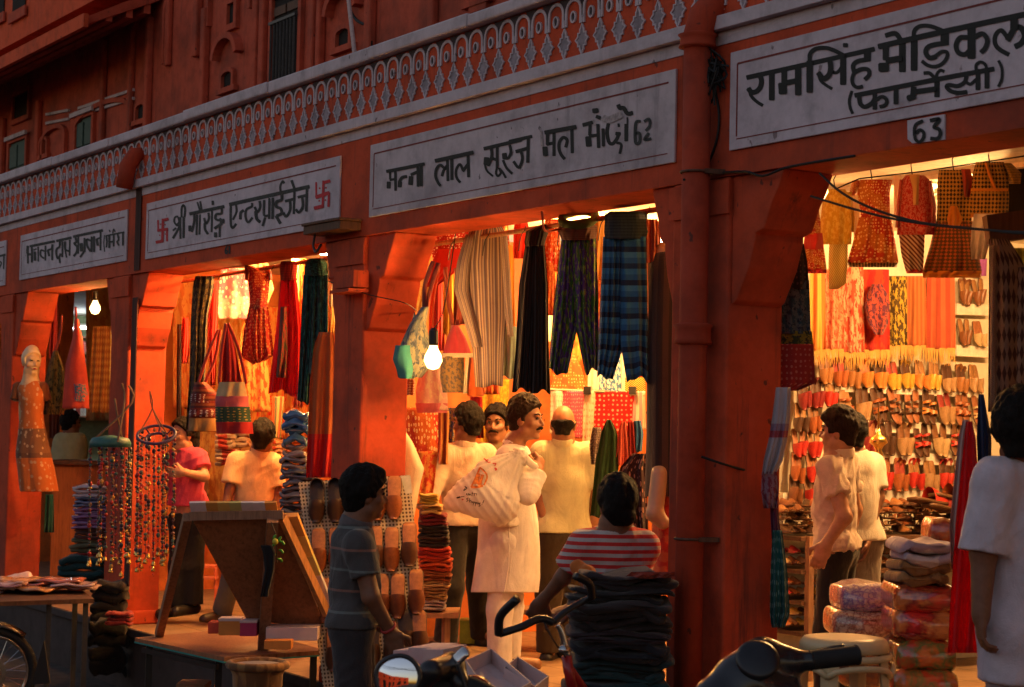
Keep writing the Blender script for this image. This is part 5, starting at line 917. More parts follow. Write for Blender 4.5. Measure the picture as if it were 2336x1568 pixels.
# cream rolled mattress and others near the pillar
def puff(name, label, cat, prims, mat, h=.010, k=.03, crease=.006, cfreq=40, seed=0, group=None, cdir=None):
    return tag(blob(name, prims, mat, None, h, k, crease=crease, cfreq=cfreq, seed=seed, cdir=cdir), label, cat, group)
z = zY(935, 1050, .55)
cloth('bolster', 'plump cream bolster leaning on the pillar edge', 'bolster', [(985, 908, 926), (1010, 906, 942), (1070, 906, 968), (1100, 908, 960), (1180, 908, 945)], z, fb([(.80, .66, .46)]), d=.10, folds=1, famp=.006)

# ---- bags
def bagthing(label, z, body, mats, strap, smat, opts=None, group='cloth bags hung for sale'):
    """body: list of (part name, rows); strap: pixel path pairs"""
    t = thing('cloth_bag', label, 'bag', U((body[0][1][0][1] + body[0][1][0][2]) / 2, body[0][1][0][0], z), group)
    for i, ((pn, rows), m_) in enumerate(zip(body, mats)): hang(pn, rows, z - .012 * i, m_, t, d=.07, folds=1.5, famp=.012, seed=i + int(rows[0][1]), grow=.8)
    for p in strap: MB().tube([U(x, y, z + .02) for x, y in smooth_poly(p)], .020, 8, flat=.45).build('strap', smat, t, smooth=True)
    return t
z = zY(940, 800, .06)
bagthing('teal and grey cloth pouch hanging beside the lit pillar', z, [('pouch', [(700, 962, 978), (740, 934, 972), (790, 912, 984), (830, 902, 988), (862, 908, 962)]), ('teal_panel', [(788, 902, 950), (820, 896, 958), (864, 912, 946)])], [fb([(.10, .13, .16), (.24, .24, .18), (.05, .07, .11)], 'print', 5), fb([(.04, .24, .25)])], [[(972, 704), (985, 650), (1000, 600)], [(968, 704), (970, 650), (988, 596)]], fb([(.25, .04, .03)]))
z = zY(1050, 840, .42)
bagthing('large cloth bag with a grey panel and white borders under the striped kurta', z, [('bag_top', [(742, 1030, 1046), (770, 1020, 1062), (815, 1008, 1078)]), ('grey_panel', [(812, 1006, 1058), (862, 1004, 1060), (896, 1010, 1062)]), ('white_border', [(806, 1004, 1082), (816, 1004, 1086)]), ('white_edge', [(815, 1062, 1074), (898, 1056, 1068)]), ('orange_side', [(816, 1072, 1090), (904, 1066, 1104)])], [fb([(.45, .04, .06)]), fb([(.14, .11, .10), (.32, .20, .08)], 'print', 9), fb([(.75, .66, .5), (.5, .4, .25)], 'check', 30), fb([(.75, .66, .5), (.5, .4, .25)], 'check', 30), fb([(.60, .12, .02)])], [[(1034, 746), (1022, 680), (1016, 610)], [(1042, 746), (1050, 690), (1040, 612)]], fb([(.40, .07, .03)]))
z = zY(980, 900, .55)
bagthing('cream and pink cloth bag right below the glowing bulb', z, [('bag_body', [(800, 976, 988), (835, 960, 1008), (890, 948, 1020), (936, 950, 1022)]), ('pink_hem', [(920, 947, 1022), (942, 952, 1020)])], [fb([(.80, .60, .40), (.75, .42, .35)], 'print', 6), fb([(.62, .14, .16)])], [[(982, 804), (985, 700), (1000, 610)]], fb([(.55, .08, .03)]))
z = zY(935, 880, .62)
bagthing('small beaded brown pouch at the pillar edge', z, [('pouch', [(850, 930, 940), (872, 924, 948), (902, 928, 946)])], [fb([(.30, .08, .03), (.8, .6, .4)], 'dots', 9)], [[(935, 852), (936, 780)]], fb([(.1, .05, .03)]))
z = zY(465, 930, .28)
bagthing('striped maroon bag with rows of round mirrors', z, [('bag_body', [(872, 444, 470), (900, 438, 498), (985, 428, 500)]), ('mirror_band', [(898, 436, 484), (918, 434, 484)]), ('mirror_band', [(934, 432, 494), (950, 431, 496)]), ('ochre_base', [(955, 431, 496), (984, 430, 498)])], [fb([(.22, .025, .02), (.10, .02, .02), (.30, .08, .03)], 'hstripe', 7), fb([(.16, .02, .02), (.8, .75, .7)], 'dots', 5), fb([(.16, .02, .02), (.8, .75, .7)], 'dots', 5), fb([(.40, .20, .06)])], [[(452, 876), (470, 820), (498, 752)], [(466, 876), (490, 820), (502, 752)]], fb([(.50, .06, .03)]))
z = zY(535, 930, .22)
bagthing('banded shoulder bag in beige, pink, green and red', z, [('beige_band', [(872, 500, 558), (905, 492, 564)]), ('pink_band', [(904, 492, 566), (928, 491, 568)]), ('green_band', [(928, 491, 570), (964, 492, 574)]), ('red_base', [(963, 492, 576), (990, 494, 578)])], [fb([(.58, .44, .22)]), fb([(.60, .12, .14)]), fb([(.03, .07, .04), (.40, .28, .06)], 'dots', 6), fb([(.45, .02, .02)])], [[(500, 876), (506, 800), (516, 738)], [(562, 876), (545, 800), (520, 738)]], fb([(.55, .05, .03), (.2, .3, .08), (.7, .55, .2)], 'hstripe', 6))
hang('gusset', [(745, 514, 524), (800, 508, 538), (872, 506, 552)], z + .08, fb([(.38, .02, .02)]), bpy.data.objects['cloth_bag.005'], folds=2)
z = zY(172, 860, .30)
bagthing('coral pink bag with blue embroidery hung at the far left', z, [('bag_body', [(728, 170, 180), (770, 166, 188), (830, 150, 196), (880, 146, 202), (932, 142, 204)]), ('embroidery', [(876, 160, 198), (900, 164, 202), (916, 162, 198)])], [fb([(.62, .08, .05)]), fb([(.62, .10, .07), (.05, .20, .28)], 'print', 9)], [[(174, 732), (172, 700)]], fb([(.6, .07, .04)]))
bagthing('dark olive bag left of the coral pink one', z + .15, [('bag_body', [(800, 122, 132), (840, 108, 146), (890, 98, 150), (946, 96, 146)])], [fb([(.10, .07, .015), (.22, .15, .03), (.03, .03, .012)], 'print', 6)], [[(127, 804), (138, 760), (142, 720)]], fb([(.3, .05, .03)]))

# ---- swastika shop
G2 = 'clothes hung along the second shop front from the left'
z = zY(460, 700, .30)
garment('dress', 'long black and gold sequined dress at the pillar of the swastika shop', 'dress', z, [('dress_body', [(630, 446, 488), (650, 440, 490), (720, 436, 474), (860, 432, 468), (985, 424, 458)], fabric('black_gold', [(.02, .016, .010), (.22, .16, .05), (.03, .022, .012)], 'sequin', 20), dict(folds=4, d=.05, famp=.03, hem=4))], G2)
z = zY(587, 700, .40); RD = fabric('red_gold_frock', [(.50, .05, .015), (.85, .40, .12), (.40, .02, .015)], 'sequin', 18, trans=.2)
garment('frock', 'red and gold frock with a flared pointed hem', 'frock', z, [('bodice', [(606, 560, 575), (625, 564, 618), (690, 570, 610), (705, 568, 612)], RD, dict(folds=1, d=.05)), ('skirt', [(700, 568, 612), (760, 556, 620), (812, 550, 625), (828, 574, 604)], RD, dict(folds=5, d=.05, famp=.03, hem=4)), ('sleeve', [(606, 600, 618), (640, 608, 622)], RD, dict(folds=1)), ('sleeve', [(606, 558, 574), (640, 558, 572)], RD, dict(folds=1))], G2)
z = zY(655, 700, .34); RT = fabric('red_trousers', [(.70, .014, .014)], trans=.35)
garment('trousers', 'long red trousers with a dark green print down the front', 'trousers', z, [('waistband', [(596, 642, 672), (605, 638, 680), (640, 640, 676)], fb([(.40, .02, .02), (.30, .02, .01)], 'hstripe', 8), dict(folds=6, d=.06, famp=.006)), ('leg', [(636, 640, 664), (750, 630, 668), (895, 612, 655)], RT, dict(folds=3, famp=.028, hem=5)), ('leg', [(636, 658, 677), (750, 658, 688), (900, 648, 692)], RT, dict(folds=3, famp=.028, hem=5, dz=-.02)), ('printed_panel', [(700, 640, 654), (800, 634, 656), (862, 630, 652)], fb([(.05, .05, .02), (.30, .03, .02)], 'print', 8), dict(folds=1, dz=-.05))], G2)
z = zY(715, 700, .28); TL_ = fabric('dark_teal', [(.008, .08, .075), (.005, .025, .028), (.03, .15, .13)], 'print', 6, trans=.1)
garment('trousers', 'dark teal trousers hung against the pillar', 'trousers', z, [('waistband', [(590, 706, 738), (600, 696, 746), (630, 694, 748)], TL_, dict(folds=6, d=.06, famp=.006)), ('leg', [(628, 692, 722), (760, 686, 716), (918, 678, 706)], TL_, dict(folds=3, famp=.028, hem=5)), ('leg', [(628, 716, 748), (760, 710, 748), (850, 704, 745)], TL_, dict(folds=3, famp=.028, hem=5, dz=-.03))], G2)
z = zY(735, 900, .18)
cloth('shawl', 'rust and gold shawl with a plain red lower half on the pillar', 'shawl', [(758, 728, 760), (790, 716, 764), (880, 706, 764), (990, 702, 763), (1090, 698, 758)], z, fb([(.55, .012, .012), (.56, .03, .02), (.45, .12, .03)], 'bands', stops=[0, .26, .30], trans=.15), G2, folds=3, famp=.02)
z = zY(535, 660, .95)
cloth('top', 'pink and cream mirrored cloth near the lamp of the swastika shop', 'top', [(612, 505, 560), (650, 500, 575), (700, 494, 580), (728, 500, 576)], z, fb([(.75, .45, .40), (.95, .85, .7), (.70, .12, .18)], 'sequin', 10), G2, folds=2)
cloth('cloth', 'cream ruffled cloth glowing behind the red frock', 'cloth', [(600, 560, 612), (660, 556, 625), (720, 545, 600)], z + .2, fb([(.82, .68, .42), (.75, .5, .2)], 'print', 9), G2, folds=4, famp=.03)
for rows, c, k, l, Y in (([(590, 665, 700), (760, 675, 695)], [(.65, .08, .03), (.8, .4, .1)], 'print', 'red printed cloth between red and teal trousers', 1.0), ([(640, 748, 766), (700, 750, 766)], [(.8, .7, .6)], 'plain', 'white cloth at the pillar edge of the swastika shop', .9), ([(700, 748, 766), (760, 748, 766)], [(.75, .35, .05), (.85, .65, .25)], 'sequin', 'gold cloth at the pillar edge below the white one', .9), ([(725, 416, 430), (800, 410, 432), (830, 412, 428)], [(.60, .03, .02)], 'plain', 'red scarf left of the black and gold dress', .5), ([(740, 404, 414), (1010, 402, 414)], [(.05, .02, .015)], 'plain', 'dark narrow scarf on the inner side of the pillar', .42), ([(905, 620, 648), (1000, 622, 640)], [(.55, .10, .03), (.3, .38, .18), (.6, .4, .15)], 'vstripe', 'striped green and red dupatta above the parcels', 1.3)):
    cloth('cloth', l, 'cloth', rows, zY(rows[0][1], rows[0][0], Y), fb(c, k, 9 if k != 'vstripe' else 1.5), G2, folds=2)
for rows, c, k, sc, l in (([(640, 395, 490), (930, 395, 490)], [(.52, .13, .03), (.62, .26, .07)], 'print', 8, 'amber printed curtain behind the black and gold dress'), ([(640, 480, 560), (900, 470, 560)], [(.58, .22, .04), (.66, .36, .10)], 'print', 9, 'golden printed curtain at the left of the swastika shop'), ([(700, 560, 650), (1000, 555, 650)], [(.60, .12, .025), (.64, .28, .07)], 'print', 8, 'orange printed curtain in the middle of the swastika shop'), ([(640, 650, 770), (1000, 640, 770)], [(.55, .08, .02), (.62, .22, .05)], 'print', 10, 'rust printed curtain at the right of the swastika shop'), ([(885, 575, 645), (968, 572, 648)], [(.60, .02, .015), (.55, .2, .04)], 'print', 5, 'bright red cloth over the head of the man in yellow'), ([(930, 420, 520), (1200, 420, 520)], [(.40, .16, .04), (.52, .28, .07)], 'print', 11, 'brown printed curtain behind the woman in pink'), ([(1000, 520, 640), (1280, 520, 640)], [(.36, .14, .04), (.46, .22, .06)], 'print', 11, 'dark ochre curtain behind the man in yellow')):
    cloth('curtain', l, 'curtain', rows, zX(rows[0][1], rows[0][0], -15.3), fb(c, k, sc), 'printed curtains at the back of the swastika shop', folds=4, famp=.03)
tag(MB().bar(U(580, 828, zX(580, 830, -14.9)), U(580, 905, zX(580, 830, -14.9)), .05, .05).build('wooden_post', M['wood']), 'short wooden post behind the banded bag', 'post')

# ---- stacked parcels and folded cloth
def folded(name, label, px0, px1, py0, py1, z, mat, depth=.30, group=None, cat='folded cloth', seed=0, crease=.006, yaw=0, k=.02, layers=None, wob=1.0):
    r = np.random.default_rng(seed + 7); c = U((px0 + px1) / 2, (py0 + py1) / 2, z); W = (px1 - px0) / FPX * z; H = (py1 - py0) / FPX * z; ly = layers or (3 if H < .13 else 4); V = []; F = []; m = 36; nd = 9; UVs = []
    off = (RIGHT * W / 2 * 0)
    for q in range(ly):
        hz = H / ly; zc = H / 2 - hz * (q + .5); w_ = W / 2 * r.uniform(.90, 1.0); sx = W * r.uniform(-.03, .03) * wob; dd = depth * r.uniform(.92, 1.02); fz = r.uniform(-.02, .015); ph = r.uniform(0, 6, 3); sag = r.uniform(.0, .12) * hz
        b0 = len(V)
        for j in range(nd + 1):
            t = j / nd; e = 1 - .10 * (abs(2 * t - 1) ** 6)
            for i in range(m):
                a_ = 2 * math.pi * i / m; cx = np.sign(math.cos(a_)) * abs(math.cos(a_)) ** .38 * w_ * e; cz = np.sign(math.sin(a_)) * abs(math.sin(a_)) ** .55 * hz * .53 * (e if j not in (0, nd) else .62)
                s_ = cx / w_; dz = wob * (.22 if ly > 1 else .05) * hz * math.sin(4.2 * s_ + ph[0] + 2 * t) + (.14 if ly > 1 else .03) * hz * math.sin(11 * s_ + ph[1]) - sag * s_ * s_ + (wob - 1) * .25 * hz * math.sin(6.5 * s_ + 3 * ph[2]) * math.sin(2.5 * s_ + ph[1])
                V.append(c + RIGHT * (cx + sx) + FWD * (fz + dd * t + .010 * wob * math.sin(7 * s_ + ph[2]) * (1 - t) + (0.012 if j == 0 and abs(cz) > hz * .4 else 0)) + UPV * (zc + cz + dz)); UVs.append((s_ * .5 + .5, t + q * .3))
        for j in range(nd):
            for i in range(m): F.append([b0 + j * m + i, b0 + (j + 1) * m + i, b0 + (j + 1) * m + (i + 1) % m, b0 + j * m + (i + 1) % m])
        F.append([b0 + i for i in range(m)]); F.append([b0 + nd * m + i for i in range(m)][::-1])
    return tag(mesh(name, V, F, mat, None, True, UVs), label, cat, group)
def PW(c, kind='plain'): return plasticwrap('wrapped_' + str(len(_MC)), c if isinstance(c, list) else [c], 7, kind)
pk = [((640, 706, 936, 976), (.05, .16, .38), 'bright blue'), ((642, 706, 974, 1012), (.06, .16, .30), 'steel blue'), ((640, 704, 1012, 1042), (.34, .27, .26), 'pale grey'), ((636, 704, 1042, 1070), (.22, .18, .18), 'mid grey'), ((634, 724, 1068, 1096), (.10, .10, .14), 'slate'), ((638, 712, 1096, 1122), (.12, .10, .13), 'charcoal'), ((632, 706, 1122, 1148), (.16, .16, .22), 'blue grey'), ((636, 702, 1148, 1174), (.09, .09, .12), 'dark grey'), ((634, 706, 1174, 1200), (.14, .14, .20), 'lavender grey'), ((640, 704, 1200, 1228), (.10, .09, .12), 'black grey')]
for i, ((a, b, c, d), col, nm) in enumerate(pk): folded('wrapped_parcel', f'{nm} parcel in clear film, number {("one", "two", "three", "four", "five", "six", "seven", "eight", "nine", "ten")[i]} from the top of the tall stack', a, b, c, d + 1, zY(670, 1000, .32), PW(col), .30, 'film wrapped parcels stacked by the pillar', 'parcel', i, layers=2, wob=1.2)
folded('support_box', 'dark bale under the tall stack of film wrapped parcels', 630, 712, 1228, 1400, zY(670, 1000, .34), fb([(.03, .022, .02)]), .25, None, 'bale', 3)
for a, b, c, d, cols, nm in ((486, 535, 990, 1024, [(.62, .50, .34), (.55, .06, .04), (.6, .5, .35)], 'cream and red striped quilt roll left of the man in yellow'), (486, 540, 1024, 1062, [(.60, .45, .32), (.50, .05, .04)], 'cream and red striped quilt roll under another'), (530, 572, 985, 1020, [(.62, .50, .36), (.55, .30, .15)], 'cream striped quilt roll touching the banded bag'), (618, 652, 1006, 1046, [(.62, .30, .15), (.5, .06, .03)], 'orange striped quilt roll right of the man in yellow')):
    folded('quilt_roll', nm, a, b, c, d, zX(a, c, -14.3), fb(cols, 'hstripe', 5, coord='Object'), .3, 'striped quilt rolls', 'quilt', a)
cols = [((955, 1000, 1128, 1150), (.55, .36, .06), 'mustard'), ((958, 1008, 1150, 1172), (.62, .40, .14), 'pale gold'), ((952, 1022, 1172, 1200), (.18, .02, .03), 'maroon'), ((950, 1024, 1200, 1224), (.035, .028, .026), 'black'), ((952, 1026, 1224, 1250), (.05, .035, .03), 'dark brown'), ((950, 1030, 1250, 1276), (.58, .05, .02), 'scarlet'), ((952, 1034, 1276, 1302), (.62, .09, .02), 'orange red'), ((954, 1030, 1302, 1326), (.38, .12, .04), 'rust'), ((956, 1026, 1326, 1348), (.44, .25, .10), 'ochre'), ((956, 1022, 1348, 1370), (.50, .30, .12), 'tan'), ((958, 1018, 1370, 1392), (.45, .36, .34), 'pale lilac')]
for i, ((a, b, c, d), col, nm) in enumerate(cols): folded('folded_cloth', f'{nm} folded cloth in the stack behind the boy and the slipper board', a, b, c, d + 1, zY(990, 1250, .85), fb([col]), .28, 'folded cloths stacked in the middle shop', 'folded cloth', i + 20)
zt = zY(990, 1250, .85)
t_ = thing('low_table', 'low wooden table under the stack of folded cloths', 'table', U(990, 1450, zt)); MB().obox(U(990, 1398, zt + .15), (_n(U(1010, 1398, zt) - U(970, 1398, zt)), FWD, UPV), (.32, .40, .03)).build('table_top', M['wood'], t_)
for px in (962, 1018):
    for dd in (0.0, .28): q = U(px, 1402, zt + dd); MB().box(q[0] - .02, q[0] + .02, q[1] - .02, q[1] + .02, 0.001, q[2] - .015).build('leg', M['wood'], t_)
for i, ((a, b, c, d), col, nm) in enumerate([((160, 268, 1108, 1134), (.50, .40, .42), 'pale pink'), ((162, 266, 1134, 1158), (.10, .11, .20), 'navy'), ((160, 264, 1158, 1182), (.24, .10, .26), 'violet'), ((160, 262, 1182, 1206), (.28, .12, .30), 'lilac'), ((162, 260, 1206, 1230), (.12, .05, .04), 'brown'), ((156, 258, 1230, 1262), (.14, .14, .08), 'grey green'), ((160, 256, 1262, 1282), (.25, .03, .025), 'red')]):
    folded('folded_cloth', f'{nm} folded cloth in the stack behind the bead strings', a, b, c, d + 1, zY(210, 1180, -.02), PW(col) if i < 4 else fb([col]), .2, 'folded cloths stacked at the far left', 'folded cloth', i + 50)
folded('cloth_bundle', 'dark teal bundle under the stack at the far left', 124, 240, 1272, 1335, zY(190, 1300, -.10), fb([(.012, .05, .055)]), .2, None, 'bundle', 5, k=.05)
folded('cloth_bundle', 'black heap of cloth beside the left pillar foot', 200, 285, 1330, 1420, zY(240, 1370, -.16), fb([(.014, .010, .010)]), .2, None, 'bundle', 8, k=.06)
folded('folded_cloth', 'dark red folded cloth lying on the black heap', 238, 300, 1398, 1428, zY(270, 1410, -.22), fb([(.28, .03, .03)]), .15, None, 'folded cloth', 9)
folded('cloth_bundle', 'lowest black bundle on the road by the left pillar', 196, 290, 1415, 1540, zY(240, 1480, -.18), fb([(.012, .010, .010)]), .10, None, 'bundle', 4, k=.06)
# ---- far left shop
cloth('curtain', 'rust brown curtain high behind the bare bulb', 'curtain', [(640, 196, 300), (960, 196, 300)], 18.6, fb([(.42, .16, .04), (.50, .26, .08)], 'print', 8), None, folds=4, famp=.03)
cloth('curtain', 'dark maroon curtain left of the lit far shelves', 'curtain', [(650, 112, 138), (1000, 112, 136)], 18.9, fb([(.22, .05, .03)]), None, folds=2, famp=.03)
cloth('dupatta', 'scarlet dupatta hanging between the two bags of the swastika shop', 'dupatta', [(640, 478, 500), (760, 474, 496), (880, 480, 492)], zY(488, 700, .6), fb([(.62, .03, .02)], trans=.3), G2, folds=2)
cloth('dress', 'orange red printed dress hanging behind the banded bag', 'dress', [(720, 560, 600), (760, 548, 606), (940, 540, 618)], zY(570, 800, 1.2), fb([(.62, .09, .02), (.72, .36, .10)], 'print', 9, trans=.3), G2, folds=3)
cloth('dupatta', 'pink and red dupatta right of the long red trousers', 'dupatta', [(640, 694, 708), (800, 680, 700), (930, 668, 690)], zY(690, 800, .9), fb([(.60, .05, .08), (.7, .3, .2)], 'print', 8, trans=.3), G2, folds=2)
z = zY(230, 850, .95)
cloth('curtain', 'gold patterned curtain right of the bare bulb', 'curtain', [(745, 212, 262), (850, 206, 258), (942, 200, 256)], z, fb([(.45, .22, .06), (.30, .10, .03)], 'weave', 12), folds=4, famp=.03)
cloth('kameez', 'bright yellow gold kameez beside the bulb', 'kameez', [(672, 266, 286), (700, 254, 288), (800, 252, 284), (872, 250, 276)], zY(270, 750, .40), fb([(.75, .52, .14), (.9, .75, .35), (.6, .35, .06)], 'sequin', 14), folds=2)
cloth('cloth', 'teal cloth hanging by the second pillar from the left', 'cloth', [(845, 272, 286), (890, 258, 286), (980, 250, 284)], zY(270, 900, .10), fb([(.012, .09, .13)]), folds=2)
cloth('cloth', 'teal cloth under the mannequin dress', 'cloth', [(1128, 104, 122), (1215, 100, 124)], zY(112, 1170, .45), fb([(.02, .12, .13)]), folds=2)
cloth('scarf', 'dark red scarf right of the mannequin pillar', 'scarf', [(690, 118, 130), (800, 112, 132), (840, 116, 128)], zY(122, 760, .4), fb([(.30, .02, .03)]), folds=2)
cn = thing('counter', 'orange wooden counter behind the coral pink bag', 'counter', (0, 0, 0)); q0 = U(210, 1000, 17.5); cn.location = (q0[0], q0[1], 0); MB().obox(q0 * [1, 1, 0] + [0, 0, .55], (RIGHT, FWD, UPV), (.62, .4, 1.08)).build('front_panel', wood('orange_wood', (.36, .10, .025)), cn); MB().obox(q0 * [1, 1, 0] + [0, 0, 1.11], (RIGHT, FWD, UPV), (.70, .5, .04)).build('counter_top', M['dwood'], cn)
sh = thing('shelf_unit', 'greenish lit shelves with white packets deep in the far left shop', 'shelf', U(165, 900, 24)); zz = 24.2
MB().obox(U(165, 860, zz + .4), (RIGHT, FWD, UPV), (1.2, .05, 2.3)).build('back_panel', plain('green_panel', (.25, .30, .16), .7), sh)
for k in range(6): MB().obox(U(165, 770 + 36 * k, zz + .2), (RIGHT, FWD, UPV), (1.15, .4, .02)).build('shelf_board', M['wood'], sh)
for k in range(5):
    for i in range(7):
        c = random.choice([(.7, .7, .62), (.5, .55, .45), (.15, .3, .4), (.6, .5, .2), (.5, .1, .08)]); hgt = random.uniform(.10, .17); q = U(135 + i * 10, 806 + 36 * k, zz + .12)
        tag(MB().obox(q + [0, 0, hgt / 2 - .012], (RIGHT, FWD, UPV), (.11, .12, hgt)).build('packet', plain('packet_%d' % int(c[0] * 100), c, .5)), 'small packet on the greenish shelves deep in the far left shop', 'packet', 'packets on the far shelves')
tag(MB().obox(U(118, 880, 21.5) * [1, 1, 0] + [0, 0, 1.3], (RIGHT, FWD, UPV), (.5, .1, 2.5)).build('shop_wall', M['dwood']), 'dark wooden wall end behind the mannequin pillar', 'wall')
tag(MB().box(-30.2, -30, 0, 7, .001, 2.899).build('end_wall', M['orangew']), 'orange end wall of the walkway at the far left', 'wall')
# ------------------------------------------------------------------ the slipper shop on the right
XW = -9.02                                                            # face of the white board
TN_, NW = np.array([0, 1.0, 0]), np.array([1.0, 0, 0])                # along the wall (to the right in view) and out of it
def slipper_mesh(kind):
    """toe points along +x, sole on z = 0, length 1"""
    L = 1.0; prof = [(-.50, .10), (-.46, .15), (-.30, .165), (-.05, .15), (.15, .185), (.30, .175), (.42, .12), (.50, .02 if kind == 'pointed' else .07)]
    xs = np.linspace(-.5, .5, 19); hw = np.interp(xs, [p[0] for p in prof], [p[1] for p in prof]); V = []; F = []; MI = []
    def ring(h_, s_): 
        b = len(V)
        for x, w_ in zip(xs, hw): V.append((x, w_ * s_, h_(x)))
        for x, w_ in zip(xs[::-1], hw[::-1]): V.append((x, -w_ * s_, h_(x)))
        return b, 2 * len(xs)
    lift = lambda x: .06 * max(0, (x - .2) / .3) ** 2 * (2.2 if kind == 'pointed' else 1)
    a, n_ = ring(lambda x: lift(x), .96); b, _ = ring(lambda x: .05 + lift(x), 1.03); c, _ = ring(lambda x: .06 + lift(x), .92)
    F += [[a + i for i in range(n_)][::-1]]; MI += [1]
    for p, q in ((a, b), (b, c)): F += [[p + i, p + (i + 1) % n_, q + (i + 1) % n_, q + i] for i in range(n_)]; MI += [1] * n_
    F += [[c + i for i in range(n_)]]; MI += [2]
    # upper over the front of the foot
    if kind in ('pointed', 'mule', 'jutti'):
        x0 = {'pointed': .02, 'mule': -.02, 'jutti': .0}[kind]; xs2 = np.linspace(x0, .49, 10); b0 = len(V); m = 9
        for x in xs2:
            w_ = np.interp(x, xs, hw) * 1.04; hh = (.30 - .24 * ((x - x0) / (.5 - x0)) ** 1.4) * (1.0 if kind != 'mule' else .9)
            for j in range(m): t = math.pi * j / (m - 1); V.append((x, w_ * math.cos(t), .05 + lift(x) + hh * math.sin(t)))
        for i in range(9):
            for j in range(m - 1): F.append([b0 + i * m + j, b0 + (i + 1) * m + j, b0 + (i + 1) * m + j + 1, b0 + i * m + j + 1]); MI.append(0)
        e = b0 + 9 * m; F.append([e + j for j in range(m)]); MI.append(0)
        if kind == 'pointed':
            b1 = len(V)
            for t in np.linspace(0, 1, 5): 
                for y in (-.02 * (1 - t), .02 * (1 - t) + .002): V.append((.49 + .08 * math.sin(t * 2), y, .10 + .16 * t)); 
            F += [[b1 + 2 * i, b1 + 2 * i + 1, b1 + 2 * i + 3, b1 + 2 * i + 2] for i in range(4)]; MI += [0] * 4
        if kind == 'jutti':                                            # heel counter
            b2 = len(V); ang = np.linspace(-math.pi * .5, math.pi * .5, 13)
            for t in ang:
                x = -.30 - .2 * math.cos(t); w_ = .155 * math.sin(t); V.append((x, w_, .05)); V.append((x, w_ * .93, .21 if abs(t) < 1.2 else .13))
            F += [[b2 + 2 * i, b2 + 2 * i + 2, b2 + 2 * i + 3, b2 + 2 * i + 1] for i in range(12)]; MI += [0] * 12
    else:                                                              # sandal: two crossed straps
        for x0, x1 in ((.06, .20), (.20, .06), (-.18, -.10)):
            b0 = len(V); m = 9
            for dx in (-.035, .035):
                for j in range(m): t = math.pi * j / (m - 1); x = x0 + (x1 - x0) * j / (m - 1) + dx; V.append((x, np.interp(x, xs, hw) * 1.03 * math.cos(t), .05 + .17 * math.sin(t)))
            F += [[b0 + j, b0 + j + 1, b0 + m + j + 1, b0 + m + j] for j in range(m - 1)]; MI += [0] * (m - 1)
    me = bpy.data.meshes.new('slipper'); me.from_pydata(V, [], F); me.materials.append(M['wood']); me.materials.append(M['dwood']); me.materials.append(M['wood']); me.polygons.foreach_set('material_index', MI)
    me.polygons.foreach_set('use_smooth', np.ones(len(F), bool)); me.update(); return me
KINDS = {k: slipper_mesh(k) for k in ('pointed', 'mule', 'jutti', 'sandal')}
SC = {'tan': (.34, .14, .045), 'brown': (.20, .07, .025), 'gold': (.58, .34, .05), 'red': (.48, .03, .02), 'maroon': (.22, .02, .02), 'cream': (.50, .34, .17), 'dark brown': (.07, .03, .015), 'orange': (.58, .20, .04), 'pale yellow': (.55, .42, .12), 'rust': (.36, .10, .03), 'black': (.02, .015, .013), 'beige': (.40, .23, .11)}
SM = {k: leather('slipper_' + k.replace(' ', '_'), c, .3 if k == 'gold' else .42) for k, c in SC.items()}
SOLE = leather('slipper_sole', (.12, .055, .025), .6); INS = leather('slipper_lining', (.32, .15, .055), .6)
INSV = [INS, leather('lining_brown', (.20, .08, .03), .6), leather('lining_dark', (.08, .03, .015), .6), leather('lining_rust', (.34, .12, .05), .6), leather('lining_red', (.30, .04, .03), .6)]
_proto = {}; NSH = [0]
def slipper(kind, col, loc, ax, size, label, group, solemat=None, inmat=None, cat='slipper', wf=1.0):
    """ax: toe direction, side, sole-to-upper direction"""
    if kind not in _proto: o = _proto[kind] = bpy.data.objects.new('slipper', KINDS[kind])
    else: o = _proto[kind].copy()
    mt = Matrix.Identity(4)
    for i, a in enumerate(ax):
        a = _n(a) * size * (1 if i != 1 else wf)
        for j in range(3): mt[j][i] = a[j]
    for j in range(3): mt[j][3] = loc[j]
    o.matrix_world = mt; COL.objects.link(o)
    for i, m_ in enumerate((SM[col], solemat or SOLE, inmat or INS)): o.material_slots[i].link = 'OBJECT'; o.material_slots[i].material = m_
    NSH[0] += 1; return tag(o, label, cat, group)
ORD = 'first second third fourth fifth sixth seventh eighth ninth tenth eleventh twelfth thirteenth fourteenth fifteenth sixteenth seventeenth eighteenth nineteenth twentieth 21st 22nd 23rd 24th 25th 26th 27th 28th'.split()
KN = {'pointed': 'pointed slipper', 'mule': 'open backed slipper', 'jutti': 'closed slipper', 'sandal': 'strappy sandal'}
def wall_row(rowname, a, b, n, size, kinds, cols, seed, skip=(), tilt=.18):
    r = random.Random(seed)
    for i in range(n):
        if i // 2 % 1 == 0 and i % 2 == 0: kd = r.choice(kinds); cl = r.choice(cols); im = r.choice(INSV)
        t = (i + .5 + (.12 if i % 2 == 0 else -.12)) / n; px = a[0] + (b[0] - a[0]) * t; py = a[1] + (b[1] - a[1]) * t + r.uniform(-3, 3)
        if any(s0 < px < s1 for s0, s1 in skip): continue
        p = atX(px, py, XW + .055) + NW * r.uniform(0, .015); sw = r.uniform(-.16, .16)
        toe = -UPV * math.cos(tilt) + NW * math.sin(tilt) + TN_ * sw; up = NW * math.cos(tilt) + UPV * math.sin(tilt); side = np.cross(up, toe); 
        slipper(kd, cl, p, (toe, side, up), size * 1.24 * r.uniform(.93, 1.04), f'{cl} {KN[kd]}, {ORD[i]} from left in {rowname} row of the slipper wall', 'slippers hung on the white slipper wall', inmat=im, wf=.76)
